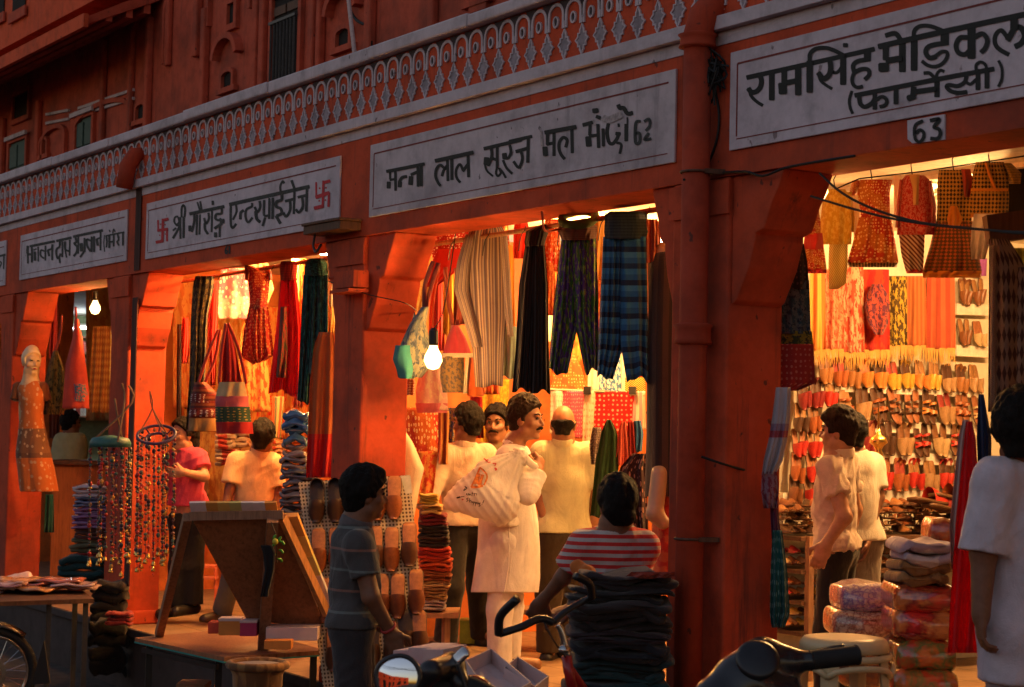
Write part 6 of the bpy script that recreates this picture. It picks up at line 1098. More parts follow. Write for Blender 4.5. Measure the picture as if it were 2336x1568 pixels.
GS = ['gold', 'tan', 'brown', 'pale yellow', 'gold', 'beige', 'orange', 'rust', 'tan']; RS_ = ['maroon', 'red', 'brown', 'rust', 'gold', 'maroon', 'dark brown']; TS = ['brown', 'tan', 'cream', 'dark brown', 'rust', 'beige', 'red', 'orange']
wall_row('topmost short', (2182, 668), (2244, 668), 4, .15, ['jutti', 'mule'], ['brown', 'gold', 'brown'], 1); wall_row('second short', (2182, 760), (2242, 762), 4, .15, ['mule', 'pointed'], ['brown', 'red', 'cream'], 2)
wall_row('top long', (1862, 846), (2234, 868), 24, .165, ['mule', 'pointed', 'jutti'], GS, 3)
wall_row('second long', (1905, 922), (2228, 938), 17, .19, ['sandal', 'sandal', 'mule'], TS, 4)
wall_row('upper left', (1812, 900), (1905, 900), 6, .16, ['jutti', 'mule'], RS_, 5); wall_row('middle left', (1806, 955), (1868, 955), 4, .16, ['jutti', 'mule', 'pointed'], RS_, 6); wall_row('third left', (1802, 1012), (1870, 1010), 4, .16, ['jutti', 'pointed'], RS_, 7)
wall_row('fourth left', (1796, 1068), (1866, 1068), 4, .16, ['jutti', 'mule'], ['tan', 'gold', 'rust', 'red'], 8); wall_row('lowest left', (1792, 1118), (1862, 1116), 4, .16, ['pointed', 'mule'], ['rust', 'orange', 'brown', 'red'], 9)
wall_row('third long', (1955, 1000), (2200, 1008), 12, .19, ['mule', 'sandal', 'jutti'], ['maroon', 'dark brown', 'beige', 'cream', 'red', 'gold', 'brown'], 10)
wall_row('fourth long', (1996, 1082), (2186, 1086), 11, .18, ['jutti', 'mule'], ['rust', 'brown', 'tan', 'beige', 'red', 'brown'], 11)
# narrow white ledges of the board
lt = thing('display_board', 'white ledges of the slipper wall between the rows', 'display rack', (XW, 3.5, 1.5))
for a, b in (((2176, 706), (2250, 708)), ((2176, 800), (2250, 804)), ((1862, 878), (2240, 896)), ((1950, 972), (2225, 980)), ((1990, 1044), (2200, 1050)), ((1780, 1138), (2190, 1128))):
    p, q = atX(*a, XW + .03), atX(*b, XW + .03); MB().obox((p + q) / 2, (_n(q - p), NW, UPV), (np.linalg.norm(q - p), .055, .075)).build('ledge', M['white'] if 0 else plain('white_ledge_paint', (.80, .72, .60), .6), lt)
# low rack full of flat piled slippers, and pigeon holes with toes showing
rk = thing('shoe_rack', 'dark wooden rack of piled slippers below the slipper wall', 'rack', (XW + .25, 3.5, 0))
def rackline(py, d=.42, th=.025):
    p, q = atX(1776, py, XW + .22), atX(2240, py - 6, XW + .22); return MB().obox((p + q) / 2, (_n(q - p), NW, UPV), (np.linalg.norm(q - p), d, th)).build('shelf_board', M['dwood'], rk)
for py in (1226, 1300, 1370, 1440): rackline(py)
for px in (1846, 1990, 2120): p = atX(px, 1340, XW + .44); MB().box(p[0] - .02, p[0] + .02, p[1] - .02, p[1] + .02, .001, atX(px, 1224, XW + .44)[2]).build('upright', M['wood'], rk)
r = random.Random(5); side_names = ('left', 'right')
for row in range(5):
    for i in range(24):
        px = 1782 + i * 18.2 + r.uniform(-3, 3); py = 1216 - row * 15 + r.uniform(-2, 2)
        if 1870 < px < 1955: continue
        cl = r.choice(['brown', 'dark brown', 'rust', 'brown', 'tan', 'dark brown']); p = atX(px, py, XW + .16 + r.uniform(0, .14)); sw = r.uniform(-.4, .4)
        slipper(r.choice(['mule', 'sandal', 'mule']), cl, p, (NW * math.cos(sw) + TN_ * math.sin(sw), TN_ * math.cos(sw) - NW * math.sin(sw), UPV), .17, f'{cl} flat slipper, {ORD[i]} from left in pile layer {row + 1} on the rack', 'flat slippers piled on the rack')
for row, py in enumerate((1296, 1366, 1436)):
    for i in range(18):
        px = 1786 + i * 17.5 + r.uniform(-2, 2)
        if 1862 < px < 1975: continue
        for lv in (0, 1):
            if lv and r.random() < .25: continue
            cl = r.choice(['tan', 'gold', 'cream', 'rust', 'beige', 'orange', 'brown', 'red']); p = atX(px + 4 * lv, py - 8 - 24 * lv, XW + .26)
            slipper(r.choice(['jutti', 'pointed', 'jutti']), cl, p, (NW + TN_ * r.uniform(-.2, .2), TN_, UPV), .16, f'{cl} toe-out slipper, {ORD[i]} from left, {("lower", "upper")[lv]} layer, rack shelf {row + 1}', 'slippers standing toe out on the rack shelves')
for i, (px, py, sz, cl, sw) in enumerate(((2120, 1150, .36, 'red', -.5), (2165, 1140, .34, 'rust', -.35), (2150, 1163, .34, 'maroon', -.6))):
    p = atX(px, py, XW + .40); slipper('mule', cl, p, (TN_ * .85 - UPV * .25 + NW * .3 * sw, NW, UPV), sz, ('long red slipper lying on top of the rack pile', 'rust coloured long slipper lying behind the long red one', 'maroon long slipper in front of the long red one')[i], 'long slippers on top of the pile')
br = thing('hanging_brass_lamp', 'brass tiered lamp hanging before the slipper wall', 'brass lamp', U(2004, 1060, 10.9)); q = U(2004, 1040, 10.9)
BRS = plain('polished_brass', (.85, .52, .14), .25, 1, var=.1)
for dy, s in ((-30, 1.0), (52, 1.15)): MB().lathe(U(2004, 1040 + dy, 10.9), [(.004, .10), (.012, .06), (.02, .045), (.045, .03), (.055, .0), (.03, -.02), (.018, -.045), (.03, -.07), (.012, -.10)], 18).build('bowl', BRS, br, smooth=True)
MB().tube([U(2004, 930, 10.9), U(2004, 1120, 10.9)], .005, 6).build('chain', BRS, br)

# ---- scarves on the upper wall
XS = -8.93; GSC = 'scarves hung in a row above the slippers'
for x0, x1, y0, y1, c, k, sc, l in ((1846, 1884, 620, 800, [(.72, .42, .08), (.60, .16, .03)], 'vstripe', 2, 'gold and orange scarf, first of the row above the slippers'), (1880, 1926, 615, 798, [(.60, .13, .06), (.62, .26, .14), (.50, .04, .02)], 'print', 7, 'coral patterned scarf of the row above the slippers'), (1922, 1972, 610, 806, [(.58, .08, .04), (.62, .36, .22), (.45, .04, .02)], 'print', 5, 'coral and cream scarf with a flower end of the row above the slippers'), (1962, 2030, 615, 800, [(.62, .05, .02), (.40, .02, .02)], 'print', 4, 'bright red scarf with a dark round motif above the slippers'), (2020, 2070, 630, 790, [(.50, .33, .04), (.05, .025, .01)], 'print', 9, 'yellow and black printed scarf of the row above the slippers'), (2066, 2114, 630, 790, [(.48, .16, .05), (.40, .10, .03)], 'vstripe', 5, 'brown orange striped scarf of the row above the slippers'), (2112, 2180, 630, 796, [(.38, .06, .03), (.52, .12, .05)], 'vstripe', 3, 'maroon striped scarf, last of the row above the slippers')):
    z = zX((x0 + x1) / 2, 700, XS); o = cloth('scarf', l, 'scarf', [(y0, x0 + 2, x1 - 2), (y1 - 30, x0, x1), (y1, x0, x1)], z, fb(c, k, sc), GSC, folds=2, famp=.018)
    f = MB(); nfr = int((x1 - x0) / 2.4)
    for i in range(nfr): px = x0 + 1 + (x1 - x0 - 2) * (i + .5) / nfr; f.tube([U(px, y1 - 2, z - .01), U(px + random.uniform(-1.5, 1.5), y1 + 18, z - .015), U(px + random.uniform(-3, 3), y1 + random.uniform(28, 40), z - .012)], [.005, .004, .002], 4)
    f.build('fringe', fabric('tassel_thread', [(.55, .30, .08)], trans=0), o)
cloth('cushion_cover', 'round dark purple embroidered cover over the bright red scarf', 'cushion cover', [(648, 1990, 2012), (670, 1978, 2024), (700, 1972, 2030), (740, 1980, 2026), (764, 1996, 2014)], zX(2000, 700, XS + .10), fb([(.10, .02, .05), (.35, .06, .04), (.05, .01, .03)], 'print', 7), folds=1, d=.05)
cloth('cloth', 'violet cloth above the topmost short row of slippers', 'cloth', [(590, 2196, 2252), (630, 2200, 2250)], zX(2222, 610, XW + .06), fb([(.30, .08, .32)]), folds=1)
# ---- children clothes on the line
ZK = zY(2040, 480, 1.45); GK = "children's clothes on the line of the slipper shop"
GOLDS = fabric('red_gold_sequin', [(.55, .05, .02), (1.0, .72, .30), (.60, .20, .04)], 'sequin', 14, trans=.2); YS_ = fabric('yellow_gold_silk', [(.82, .60, .12), (.70, .42, .05)], 'print', 10, trans=.25)
garment('frock', 'narrow red and gold sequined frock at the corbel end of the line', 'frock', ZK - .1, [('bodice', [(480, 1844, 1868), (505, 1832, 1872), (535, 1830, 1872)], GOLDS, dict(folds=1, d=.05)), ('waist', [(532, 1836, 1876), (570, 1832, 1880)], fb([(.60, .03, .03)]), dict(folds=1, d=.05)), ('skirt', [(568, 1832, 1880), (615, 1826, 1886)], GOLDS, dict(folds=3, d=.05)), ('hem_band', [(612, 1826, 1886), (624, 1826, 1886)], fb([(.55, .02, .04)]), dict(folds=3, d=.055))], GK)
garment('kurta_set', "yellow child's kurta with striped narrow trousers", 'kurta', ZK, [('kurta', [(432, 1888, 1928), (445, 1878, 1936), (500, 1872, 1944), (558, 1866, 1942)], YS_, dict(folds=2, d=.05, famp=.02)), ('sleeve', [(438, 1930, 1944), (500, 1938, 1950), (530, 1938, 1948)], YS_, dict(folds=1, d=.03)), ('trousers', [(552, 1892, 1934), (600, 1890, 1934), (648, 1890, 1930), (660, 1890, 1912)], fb([(.85, .72, .30), (.60, .40, .06)], 'hstripe', 18, rot=30, trans=.25), dict(folds=1, d=.04))], GK)
garment('frock', 'red frock covered in gold mirror sequins with a wide skirt', 'frock', ZK + .05, [('bodice', [(410, 1962, 2036), (440, 1956, 2030), (480, 1962, 2030), (500, 1964, 2030)], GOLDS, dict(folds=1, d=.06)), ('skirt', [(496, 1960, 2034), (560, 1944, 2044), (600, 1932, 2050)], GOLDS, dict(folds=4, d=.07, famp=.03)), ('sleeve', [(412, 1944, 1966), (446, 1936, 1958)], GOLDS, dict(folds=1, d=.03)), ('hem_band', [(598, 1934, 2048), (610, 1936, 2046)], fb([(.40, .25, .12), (.08, .04, .02)], 'vstripe', 16), dict(folds=4, d=.06, famp=.03))], GK)
RK = fabric('red_woven_kurta', [(.50, .03, .03), (.62, .20, .16), (.40, .02, .03)], 'print', 16, trans=.2)
garment('kurta_set', "red child's kurta with a gold placket over a striped dhoti", 'kurta', ZK, [('kurta', [(400, 2066, 2108), (412, 2056, 2122), (470, 2052, 2128), (536, 2046, 2132)], RK, dict(folds=2, d=.06, famp=.02)), ('sleeve', [(410, 2052, 2068), (470, 2046, 2060), (520, 2042, 2056)], RK, dict(folds=1, d=.03)), ('sleeve', [(412, 2112, 2126), (470, 2122, 2136), (520, 2124, 2136)], RK, dict(folds=1, d=.03)), ('placket', [(398, 2074, 2098), (430, 2082, 2096), (468, 2083, 2095)], fb([(.70, .42, .16)]), dict(folds=1, d=.02, dz=-.065, famp=.004)), ('dhoti', [(532, 2050, 2110), (580, 2056, 2108), (618, 2066, 2106)], fb([(.72, .55, .40), (.18, .04, .03)], 'hstripe', 9, rot=35, trans=.2), dict(folds=2, d=.04)), ('dhoti_hem', [(615, 2066, 2106), (624, 2068, 2104)], fb([(.55, .02, .02)]), dict(folds=2, d=.04))], GK)
BG_ = fabric('black_gold_brocade', [(.05, .028, .012), (.48, .27, .05)], 'weave', 13, trans=.08)
OT = fb([(.72, .28, .03)])
garment('frock', 'brown and gold brocade frock with an orange hem', 'frock', ZK + .02, [('bodice', [(388, 2142, 2214), (420, 2138, 2222), (480, 2138, 2218), (510, 2136, 2216)], BG_, dict(folds=1, d=.06)), ('skirt', [(505, 2134, 2218), (560, 2122, 2230), (622, 2104, 2240)], fabric('orange_brocade_skirt', [(.45, .12, .03), (.12, .06, .015), (.55, .30, .05)], 'weave', 14, trans=.1), dict(folds=4, d=.07, famp=.03)), ('hem_band', [(618, 2104, 2240), (634, 2106, 2238)], OT, dict(folds=4, d=.075, famp=.03)), ('tassel', [(470, 2168, 2184), (500, 2160, 2196), (515, 2164, 2190)], OT, dict(folds=2, d=.03, dz=-.08)), ('red_collar', [(386, 2192, 2214), (420, 2196, 2220), (450, 2200, 2212)], fb([(.45, .05, .02)]), dict(folds=1, d=.02, dz=-.07))], GK)
garment('blouse', 'black and gold brocade blouse at the right end of the line', 'blouse', ZK - .08, [('blouse_body', [(370, 2226, 2290), (400, 2218, 2300), (450, 2216, 2302), (492, 2214, 2300)], BG_, dict(folds=1, d=.06)), ('sleeve', [(372, 2286, 2306), (395, 2296, 2330), (420, 2302, 2328)], BG_, dict(folds=1, d=.04)), ('trim', [(372, 2246, 2254), (400, 2254, 2262), (432, 2266, 2274)], OT, dict(folds=1, d=.015, dz=-.07, famp=.003)), ('trim', [(430, 2214, 2300), (437, 2214, 2300)], OT, dict(folds=1, d=.015, dz=-.07, famp=.003)), ('hem_band', [(488, 2214, 2300), (496, 2214, 2300)], OT, dict(folds=1, d=.065))], GK)
cloth('baby_vest', 'white baby garment with dangling arms below the brocade blouse', 'garment', [(488, 2222, 2278), (520, 2216, 2262), (560, 2214, 2256), (592, 2216, 2248)], ZK - .2, fb([(.78, .70, .66)]), folds=2)
cloth('cloth', 'white cloth between the yellow kurta and the mirror frock', 'cloth', [(420, 1942, 1960), (500, 1946, 1964), (545, 1948, 1962)], ZK + .25, fb([(.85, .80, .70)]), folds=1)
cloth('cloth', 'white cloth hung between the mirror frock and the red kurta', 'cloth', [(400, 2038, 2056), (500, 2040, 2056)], ZK + .25, fb([(.85, .80, .70)]), folds=1)
ln = thing('clothes_line', "thin line carrying the children's clothes", 'clothes line', U(2040, 420, ZK)); MB().tube([U(1820, 470, ZK), U(1960, 408, ZK), U(2100, 392, ZK), U(2340, 356, ZK)], .004, 6).build('line', M['wire'], ln)
for px, py in ((1906, 428), (1990, 404), (2082, 394), (2176, 382), (2258, 364)): MB().tube([U(px, py + 12, ZK), U(px - 4, py - 18, ZK), U(px + 5, py - 36, ZK)], .003, 5).build('hanger_wire', M['wire'], ln)
tag(MB().obox(U(2080, 372, ZK + .9), (_n(atZ(2290, 345, 2.7) - atZ(1870, 400, 2.7)) if 0 else np.array([1.0, 0, 0]), np.array([0, 1.0, 0]), UPV), (3.4, .05, .22)).build('fascia_board', plain('white_fascia_paint', (.85, .80, .72), .6)), 'white fascia board behind the children clothes', 'board')
# ---- dark carpets and beam at the far right
zc = zY(2300, 700, .95); CP = fabric('dark_carpet', [(.045, .018, .014), (.20, .13, .09), (.09, .02, .015)], 'weave', 9, trans=0)
t_ = garment('carpet', 'dark patterned carpet hanging at the right of the slipper shop', 'carpet', zc, [('pile', [(545, 2256, 2300), (600, 2256, 2336), (940, 2254, 2345)], CP, dict(folds=1, famp=.02, d=.02)), ('border', [(560, 2258, 2272), (930, 2258, 2274)], fabric('carpet_border', [(.30, .20, .13), (.05, .02, .015)], 'hstripe', 22, rot=20, trans=0), dict(folds=1, dz=-.03, d=.01, famp=.01))])
cloth('carpet', 'second dark carpet cut by the right picture edge', 'carpet', [(610, 2322, 2400), (960, 2318, 2400)], zc - .15, CP, folds=1, d=.02)
tag(MB().bar(U(2250, 525, zc + .1), U(2400, 505, zc + .1), .08, .12).build('timber_beam', M['dwood']), 'dark timber beam above the carpets', 'beam')
tag(MB().obox(U(2372, 430, ZK + .35), (RIGHT, FWD, UPV), (.42, .04, .36)).build('shade_panel', M['dark']), 'dark panel painting in the shade right of the brocade blouse', 'panel')  # added dark sheet standing in for the unlit depth of the shop
cloth('cloth', 'yellow green cloth above the second carpet', 'cloth', [(566, 2296, 2400), (612, 2300, 2400)], zc + .2, fb([(.45, .45, .06), (.25, .25, .03)], 'vstripe', 6), folds=2)
# ---- scarves tied to the pillar
zp = zY(1815, 800, .40); SCG = 'scarves tied to the pillar of the slipper shop'
for rows, c, k, sc, l, dz, f in (([(556, 1778, 1834), (600, 1774, 1842), (660, 1772, 1846)], [(.02, .014, .014), (.10, .05, .05)], 'dots', 8, 'black dotted scarf, topmost on the pillar', 0, 2), ([(640, 1774, 1846), (762, 1776, 1850)], [(.02, .06, .09), (.10, .12, .13), (.02, .03, .05)], 'print', 6, 'blue grey scarf below the black one on the pillar', .02, 2), ([(755, 1776, 1852), (800, 1778, 1856), (835, 1778, 1852)], [(.03, .045, .012), (.20, .17, .02), (.02, .02, .03)], 'print', 5, 'dark green and yellow scarf on the pillar', .03, 2), ([(785, 1774, 1856), (830, 1770, 1858), (875, 1772, 1860), (892, 1772, 1820)], [(.32, .02, .015), (.48, .14, .10)], 'dots', 8, 'red dotted scarf gathered on the pillar', -.03, 2), ([(884, 1770, 1804), (950, 1762, 1802), (1000, 1754, 1796), (1050, 1742, 1786), (1082, 1738, 1770)], [(.46, .40, .44), (.35, .10, .12)], 'bands', 1, 'white scarf with a pink band knotted on the pillar', -.02, 3), ([(1076, 1738, 1772), (1120, 1736, 1776), (1160, 1742, 1772)], [(.22, .03, .05), (.30, .16, .2)], 'print', 5, 'maroon and pink scarf below the knot on the pillar', -.02, 2), ([(1150, 1756, 1774), (1230, 1760, 1782)], [(.12, .02, .06)], 'plain', 1, 'thin purple scarf end on the pillar', 0, 2), ([(1210, 1762, 1784), (1300, 1758, 1796), (1400, 1756, 1802), (1432, 1760, 1790)], [(.01, .085, .08), (.16, .30, .28)], 'dots', 9, 'teal dotted scarf hanging lowest on the pillar', -.02, 3)):
    m_ = fb([(.46, .40, .44), (.40, .05, .07), (.30, .18, .26), (.46, .40, .44), (.46, .40, .44)], 'bands', stops=[0, .42, .50, .58, .9]) if k == 'bands' else fb(c, k, sc)
    cloth('scarf', l, 'scarf', rows, (zp + dz) if rows[0][0] < 880 else zX((rows[-1][1] + rows[-1][2]) / 2, 1100, -5.99) + dz, m_, SCG, folds=f, famp=.02)
cd_ = thing('tie_cord', 'thin black cord tied round the scarves and across the pillar', 'cord', U(1740, 1082, zp)); MB().tube(smooth_poly([U(1600, 1042, zY(1600, 1042, -.12)), U(1660, 1062, zY(1660, 1062, -.012)), U(1742, 1082, zp - .06), U(1775, 1070, zp - .07), U(1770, 1060, zp + .03)]), .006, 6).build('cord', M['wire'], cd_)
# ---- bundles, stool, red scarf in front
zb2 = zY(1980, 1380, .62)
folded('cushion', 'white cushion with a violet flower print in clear film', 1916, 2050, 1336, 1399, zb2, plasticwrap('violet_floral', [(.62, .48, .46), (.24, .14, .32), (.62, .50, .46)], 34), .34, 'wrapped cushions stacked before the slipper rack', 'cushion', 31, layers=1)
folded('cushion', 'cream cushion with a red brown flower print in clear film', 1896, 2044, 1397, 1462, zb2 - .02, plasticwrap('red_floral', [(.60, .42, .28), (.28, .10, .06), (.62, .46, .32)], 34), .34, 'wrapped cushions stacked before the slipper rack', 'cushion', 32, layers=1)
folded('cushion', 'dark orange cushion hidden behind the plastic stool', 1905, 2050, 1462, 1568, zb2, plasticwrap('orange_cushion', [(.40, .12, .03), (.20, .08, .05), (.50, .2, .05)], 8), .34, 'wrapped cushions stacked before the slipper rack', 'cushion', 33, layers=1)
zr2 = zY(2110, 1400, .45)
for i, (a, b, c, d, cols, nm) in enumerate(((2052, 2186, 1240, 1290, [(.62, .50, .46), (.40, .30, .36), (.66, .54, .50)], 'folded white cloth draped on the brown quilt'), (2050, 2178, 1284, 1338, [(.30, .15, .05), (.18, .08, .03), (.35, .2, .08)], 'brown quilted bundle under the white cloth'), (2042, 2190, 1336, 1400, [(.50, .03, .02), (.24, .03, .02), (.55, .16, .04)], 'deep red quilt in clear film, upper of the tall right stack'), (2038, 2190, 1396, 1466, [(.58, .03, .03), (.34, .02, .02), (.60, .20, .06)], 'red quilt in clear film, middle of the tall right stack'), (2040, 2194, 1464, 1534, [(.58, .13, .025), (.12, .16, .04), (.55, .06, .02)], 'orange and green quilt in clear film of the tall right stack'), (2036, 2196, 1532, 1610, [(.65, .06, .02), (.2, .16, .04), (.62, .14, .03)], 'bright red patterned quilt, lowest of the tall right stack'))):
    folded('quilt', nm, a, b, c, d, zr2 - .01 * i, plasticwrap('quilt_%d' % i, cols, 9) if i > 1 else fb(cols, 'print', 5, coord='Object'), .36, 'quilts stacked at the right', 'quilt', 60 + i, layers=1 if i > 1 else 2)
folded('quilt', 'crumpled orange quilt in clear film behind the white cloth', 2118, 2190, 1186, 1244, zr2 + .25, plasticwrap('orange_film', [(.48, .10, .02), (.35, .05, .02), (.6, .3, .1)], 10), .2, None, 'quilt', 70, layers=1)
zs = zY(1925, 1470, -.16)
st = thing('plastic_stool', 'cream plastic stool with open sides in front of the cushions', 'stool', (U(1926, 1440, zs + .15)[0], U(1926, 1440, zs + .15)[1], -.45)); SPL = plain('cream_plastic', (.62, .46, .24), .4, spec=.5, var=.06)
c0 = U(1926, 1450, zs + .15); zt_ = c0[2]
MB().lathe((c0[0], c0[1], zt_ - .055), [(.172, 0), (.168, .03), (.155, .047), (.12, .052), (.0001, .050)], 32).build('seat', SPL, st, smooth=True); MB().torus((c0[0], c0[1], zt_ - .075), .170, .014).build('rim', SPL, st, smooth=True)
for k in range(4):
    a_ = math.radians(28 + 90 * k); d_ = np.array([math.cos(a_), math.sin(a_), 0]); sd_ = np.array([-math.sin(a_), math.cos(a_), 0]); tp = np.array([c0[0], c0[1], zt_ - .06]) + d_ * .155; bt_ = np.array([c0[0], c0[1], -.449]) + d_ * .235
    V = []
    for q, w_ in ((tp, .042), (tp * .72 + bt_ * .28, .030), (bt_, .024)): V += [q - sd_ * w_, q - d_ * .02 - sd_ * w_ * .2, q + sd_ * w_, q + d_ * .018]
    F = [[4 * i + j, 4 * i + (j + 1) % 4, 4 * i + 4 + (j + 1) % 4, 4 * i + 4 + j] for i in range(2) for j in range(4)] + [[3, 2, 1, 0], [8, 9, 10, 11]]
    MB().add(V, F).build('leg', SPL, st, bevel=.006)
for k in range(4):
    a0, a1 = math.radians(28 + 90 * k), math.radians(118 + 90 * k); pts = [np.array([c0[0] + .185 * math.cos(a), c0[1] + .185 * math.sin(a), zt_ - .14 + .035 * math.cos((t - .5) * math.pi) ** .5]) for t, a in zip(np.linspace(0, 1, 9), np.linspace(a0, a1, 9))]
    MB().tube(pts, .012, 8).build('arch_rail', SPL, st, smooth=True)
zf = zY(2200, 1200, .12)
cloth('scarf', 'long bright red scarf hanging at the right of the slipper shop', 'scarf', [(962, 2204, 2218), (1000, 2200, 2226), (1200, 2180, 2238), (1400, 2166, 2236), (1490, 2162, 2230)], zf, fb([(.78, .02, .02)], trans=.5), folds=3, famp=.03)
cloth('scarf', 'pinkish white scarf hanging behind the long red one', 'scarf', [(958, 2196, 2210), (1000, 2186, 2206), (1200, 2166, 2196), (1300, 2170, 2190)], zf + .08, fb([(.62, .44, .38)], trans=.2), folds=2, famp=.03)
cloth('scarf', 'dark blue scarf hanging at the right of the long red one', 'scarf', [(900, 2232, 2244), (1000, 2228, 2262), (1180, 2236, 2260)], zf + .06, fb([(.012, .03, .09)]), folds=2, famp=.03)
cb = thing('power_cable', 'two sagging black cables crossing the front of the slipper shop', 'cable', atY(2100, 505, -.08)); 
for pts in ([(1870, 396), (1920, 440), (1990, 476), (2090, 506), (2200, 520), (2336, 530), (2480, 520)], [(1850, 448), (1950, 478), (2040, 500), (2150, 516), (2260, 526), (2336, 533), (2480, 528)]): MB().tube(smooth_poly([atY(x, y, -.10 if i else -.005) for i, (x, y) in enumerate(pts)]), .0048, 6).build('cable', M['wire'], cb, smooth=True)
# ------------------------------------------------------------------ pipes, brackets and clutter on the facade
def pipe(px, top, bot, label, r=.060, collars=(), elbow=None):
    x = atY(px, (top + bot) / 2, -.085)[0]; zt = atY(px, top, -.085)[2]; zb = max(atY(px, bot, -.085)[2], -.44); t = thing('drain_pipe', label, 'drain pipe', (x, -.085, zb))
    MB().tube([(x, -.085, zb), (x, -.085, zt)], r, 20).build('pipe_shaft', M['pipe'], t, smooth=True)
    for cy, h in collars:
        z_ = atY(px, cy, -.085)[2]; MB().lathe((x, -.085, z_ - h / 2), [(r + .001, 0), (r + .024, .006), (r + .018, h * .3), (r + .016, h * .8), (r + .027, h), (r + .001, h + .008)], 22, cap=False).build('collar', M['pipe'], t, smooth=True)
    MB().tube([(x, -.085, zt - .01), (x, -.085, zt + .05), (x + .01, -.06, zt + .13), (x + .01, .0, zt + .19), (x + .01, .08, zt + .20)], [r, r * 1.05, r * 1.15, r * 1.15, r * 1.1], 20).build('elbow', M['pipe'], t, smooth=True)
    for cy in (395, 1230): 
        z_ = atY(px, cy, -.085)[2]; MB().torus((x, -.085, z_), r + .004, .006).bar((x + r, -.085, z_), (x + r + .03, -.001, z_), .02, .02).build('clamp', M['dwood'], t)
    return t
pipe(1579, 108, 1700, 'thick painted drain pipe on the pillar right of the middle shop', .060, ((100, .06), (765, .085)))
xb = atY(303, 420, -.06)[0]; zb_t = atY(303, 400, -.06)[2]; t = thing('drain_spout', 'short bent drain spout with a dark stain below it', 'drain spout', (xb, -.06, zb_t))
MB().tube([(xb, .02, zb_t + .16), (xb, -.05, zb_t + .15), (xb - .01, -.10, zb_t + .06), (xb - .03, -.115, zb_t - .10)], [.055, .062, .064, .060], 18).build('spout', M['pipe'], t, smooth=True)
n = NT('soot_stain'); v = n.mapped('Object', (6, 6, .6)); a = n.noise(v, 2, 5, .7); n.set(n.ramp(a, [(.3, (.02, .014, .012)), (.7, (.10, .03, .02))]), .9)
MB().box(xb - .06, xb + .05, -.010, -.0065, 2.62, zb_t - .05).build('stain', n.m, t); MB().box(xb - .07, xb + .03, -.009, -.0005, .30, 2.42).build('stain', n.m, t)
t = thing('wall_box', 'dark box with a hanging hook on the beam left of the middle shop', 'box', atY(760, 517, -.07)); a, b = atY(716, 517, -.07), atY(800, 519, -.07); zc_ = (a[2] + b[2]) / 2
MB().box(a[0], b[0], -.14, -.002, zc_ - .035, zc_ + .015).box(a[0] - .01, b[0] + .01, -.15, -.002, zc_ + .016, zc_ + .032).build('box_body', M['dwood'], t, bevel=.004); MB().tube(smooth_poly([(a[0] + .08, -.10, zc_ - .035), (a[0] + .06, -.10, zc_ - .10), (a[0] + .10, -.10, zc_ - .14), (a[0] + .16, -.10, zc_ - .10)]), .008, 6).build('hook', M['steel'], t)
t = thing('wooden_bracket', 'small wooden block bracket with a protruding bolt on the pillar', 'bracket', atY(800, 648, -.05)); a, b = atY(768, 648, -.05), atY(824, 646, -.05)
MB().box(a[0] + .06, b[0], -.10, -.002, a[2] - .035, a[2] + .06).prism([(a[0], -.002, a[2] - .045), (b[0], -.002, a[2] - .045), (b[0], -.13, a[2] - .045), (a[0] + .03, -.11, a[2] - .045)], (0, 0, -.018)).build('block', M['wall'], t); MB().tube([(a[0] - .03, -.08, a[2] + .035), (a[0] + .10, -.06, a[2] + .03)], .010, 8).build('bolt', M['pipe'], t)
tag(MB().tube(smooth_poly([atY(745, 640, -.06), atY(840, 672, -.02), atY(925, 692, .1), atY(960, 720, .4)]), .003, 5).build('string', M['wire']), 'thin string from the bolt across the lit pillar', 'string')
tg = thing('wire_tangle', 'dark tangle of wire and debris beside the drain pipe', 'wire', atY(1626, 165, -.05)); r = random.Random(4); mb = MB()
for k in range(26): p = [atY(1626, 165, -.04) + np.array([r.gauss(0, .035), r.uniform(-.04, .03), r.gauss(0, .05)]) for _ in range(4)]; mb.tube(smooth_poly(p, 3), .005, 4)
mb.build('tangle', M['wire'], tg); MB().tube(smooth_poly([atY(1626, 180, -.02), atY(1640, 260, -.012), atY(1632, 330, -.012), atY(1600, 400, -.02), atY(1560, 410, -.15)]), .006, 5).build('wire', M['wire'], tg)
tag(MB().tube(smooth_poly([atY(1625, 396, -.012), atY(1700, 392, -.014), atY(1740, 402, -.014), atY(1790, 384, -.012), atY(1850, 372, -.012), atY(1950, 356, -.012)]), .006, 5).build('wire', M['wire']), 'black wire lying along the beam edge above the right corbel', 'wire')
t = thing('wooden_pole', 'pale pole leaning above the parapet', 'pole', atY(808, 118, .2)); MB().tube([atY(809, 122, .2), atY(793, -20, .5)], .014, 8).build('pole', plain('pale_pole', (.45, .33, .30), .8), t)
t = thing('roof_cable', 'loop of black cable on the old building wall', 'cable', bp(855, 60) [0:1] + (YB - .06,) + bp(855, 60)[1:2]); MB().tube(smooth_poly([(bp(x, y)[0], YB - .06, bp(x, y)[1]) for x, y in ((800, -30), (810, 20), (826, 48), (850, 58), (858, 40), (856, -30))]), .015, 6).tube([(bp(857, y)[0], YB - .05, bp(857, y)[1]) for y in (-40, 60, 110)], .02, 6).build('cable', M['wire'], t)
mb = MB(); tag(MB().tube(smooth_poly([atY(1236, 482, -.012), atY(1238, 500, -.012), atY(1240, 520, -.014), atY(1250, 528, .1), atY(1290, 520, .3)]), .006, 5).build('wire', M['pipe']), 'thin red wire down the beam above the black trousers', 'wire')
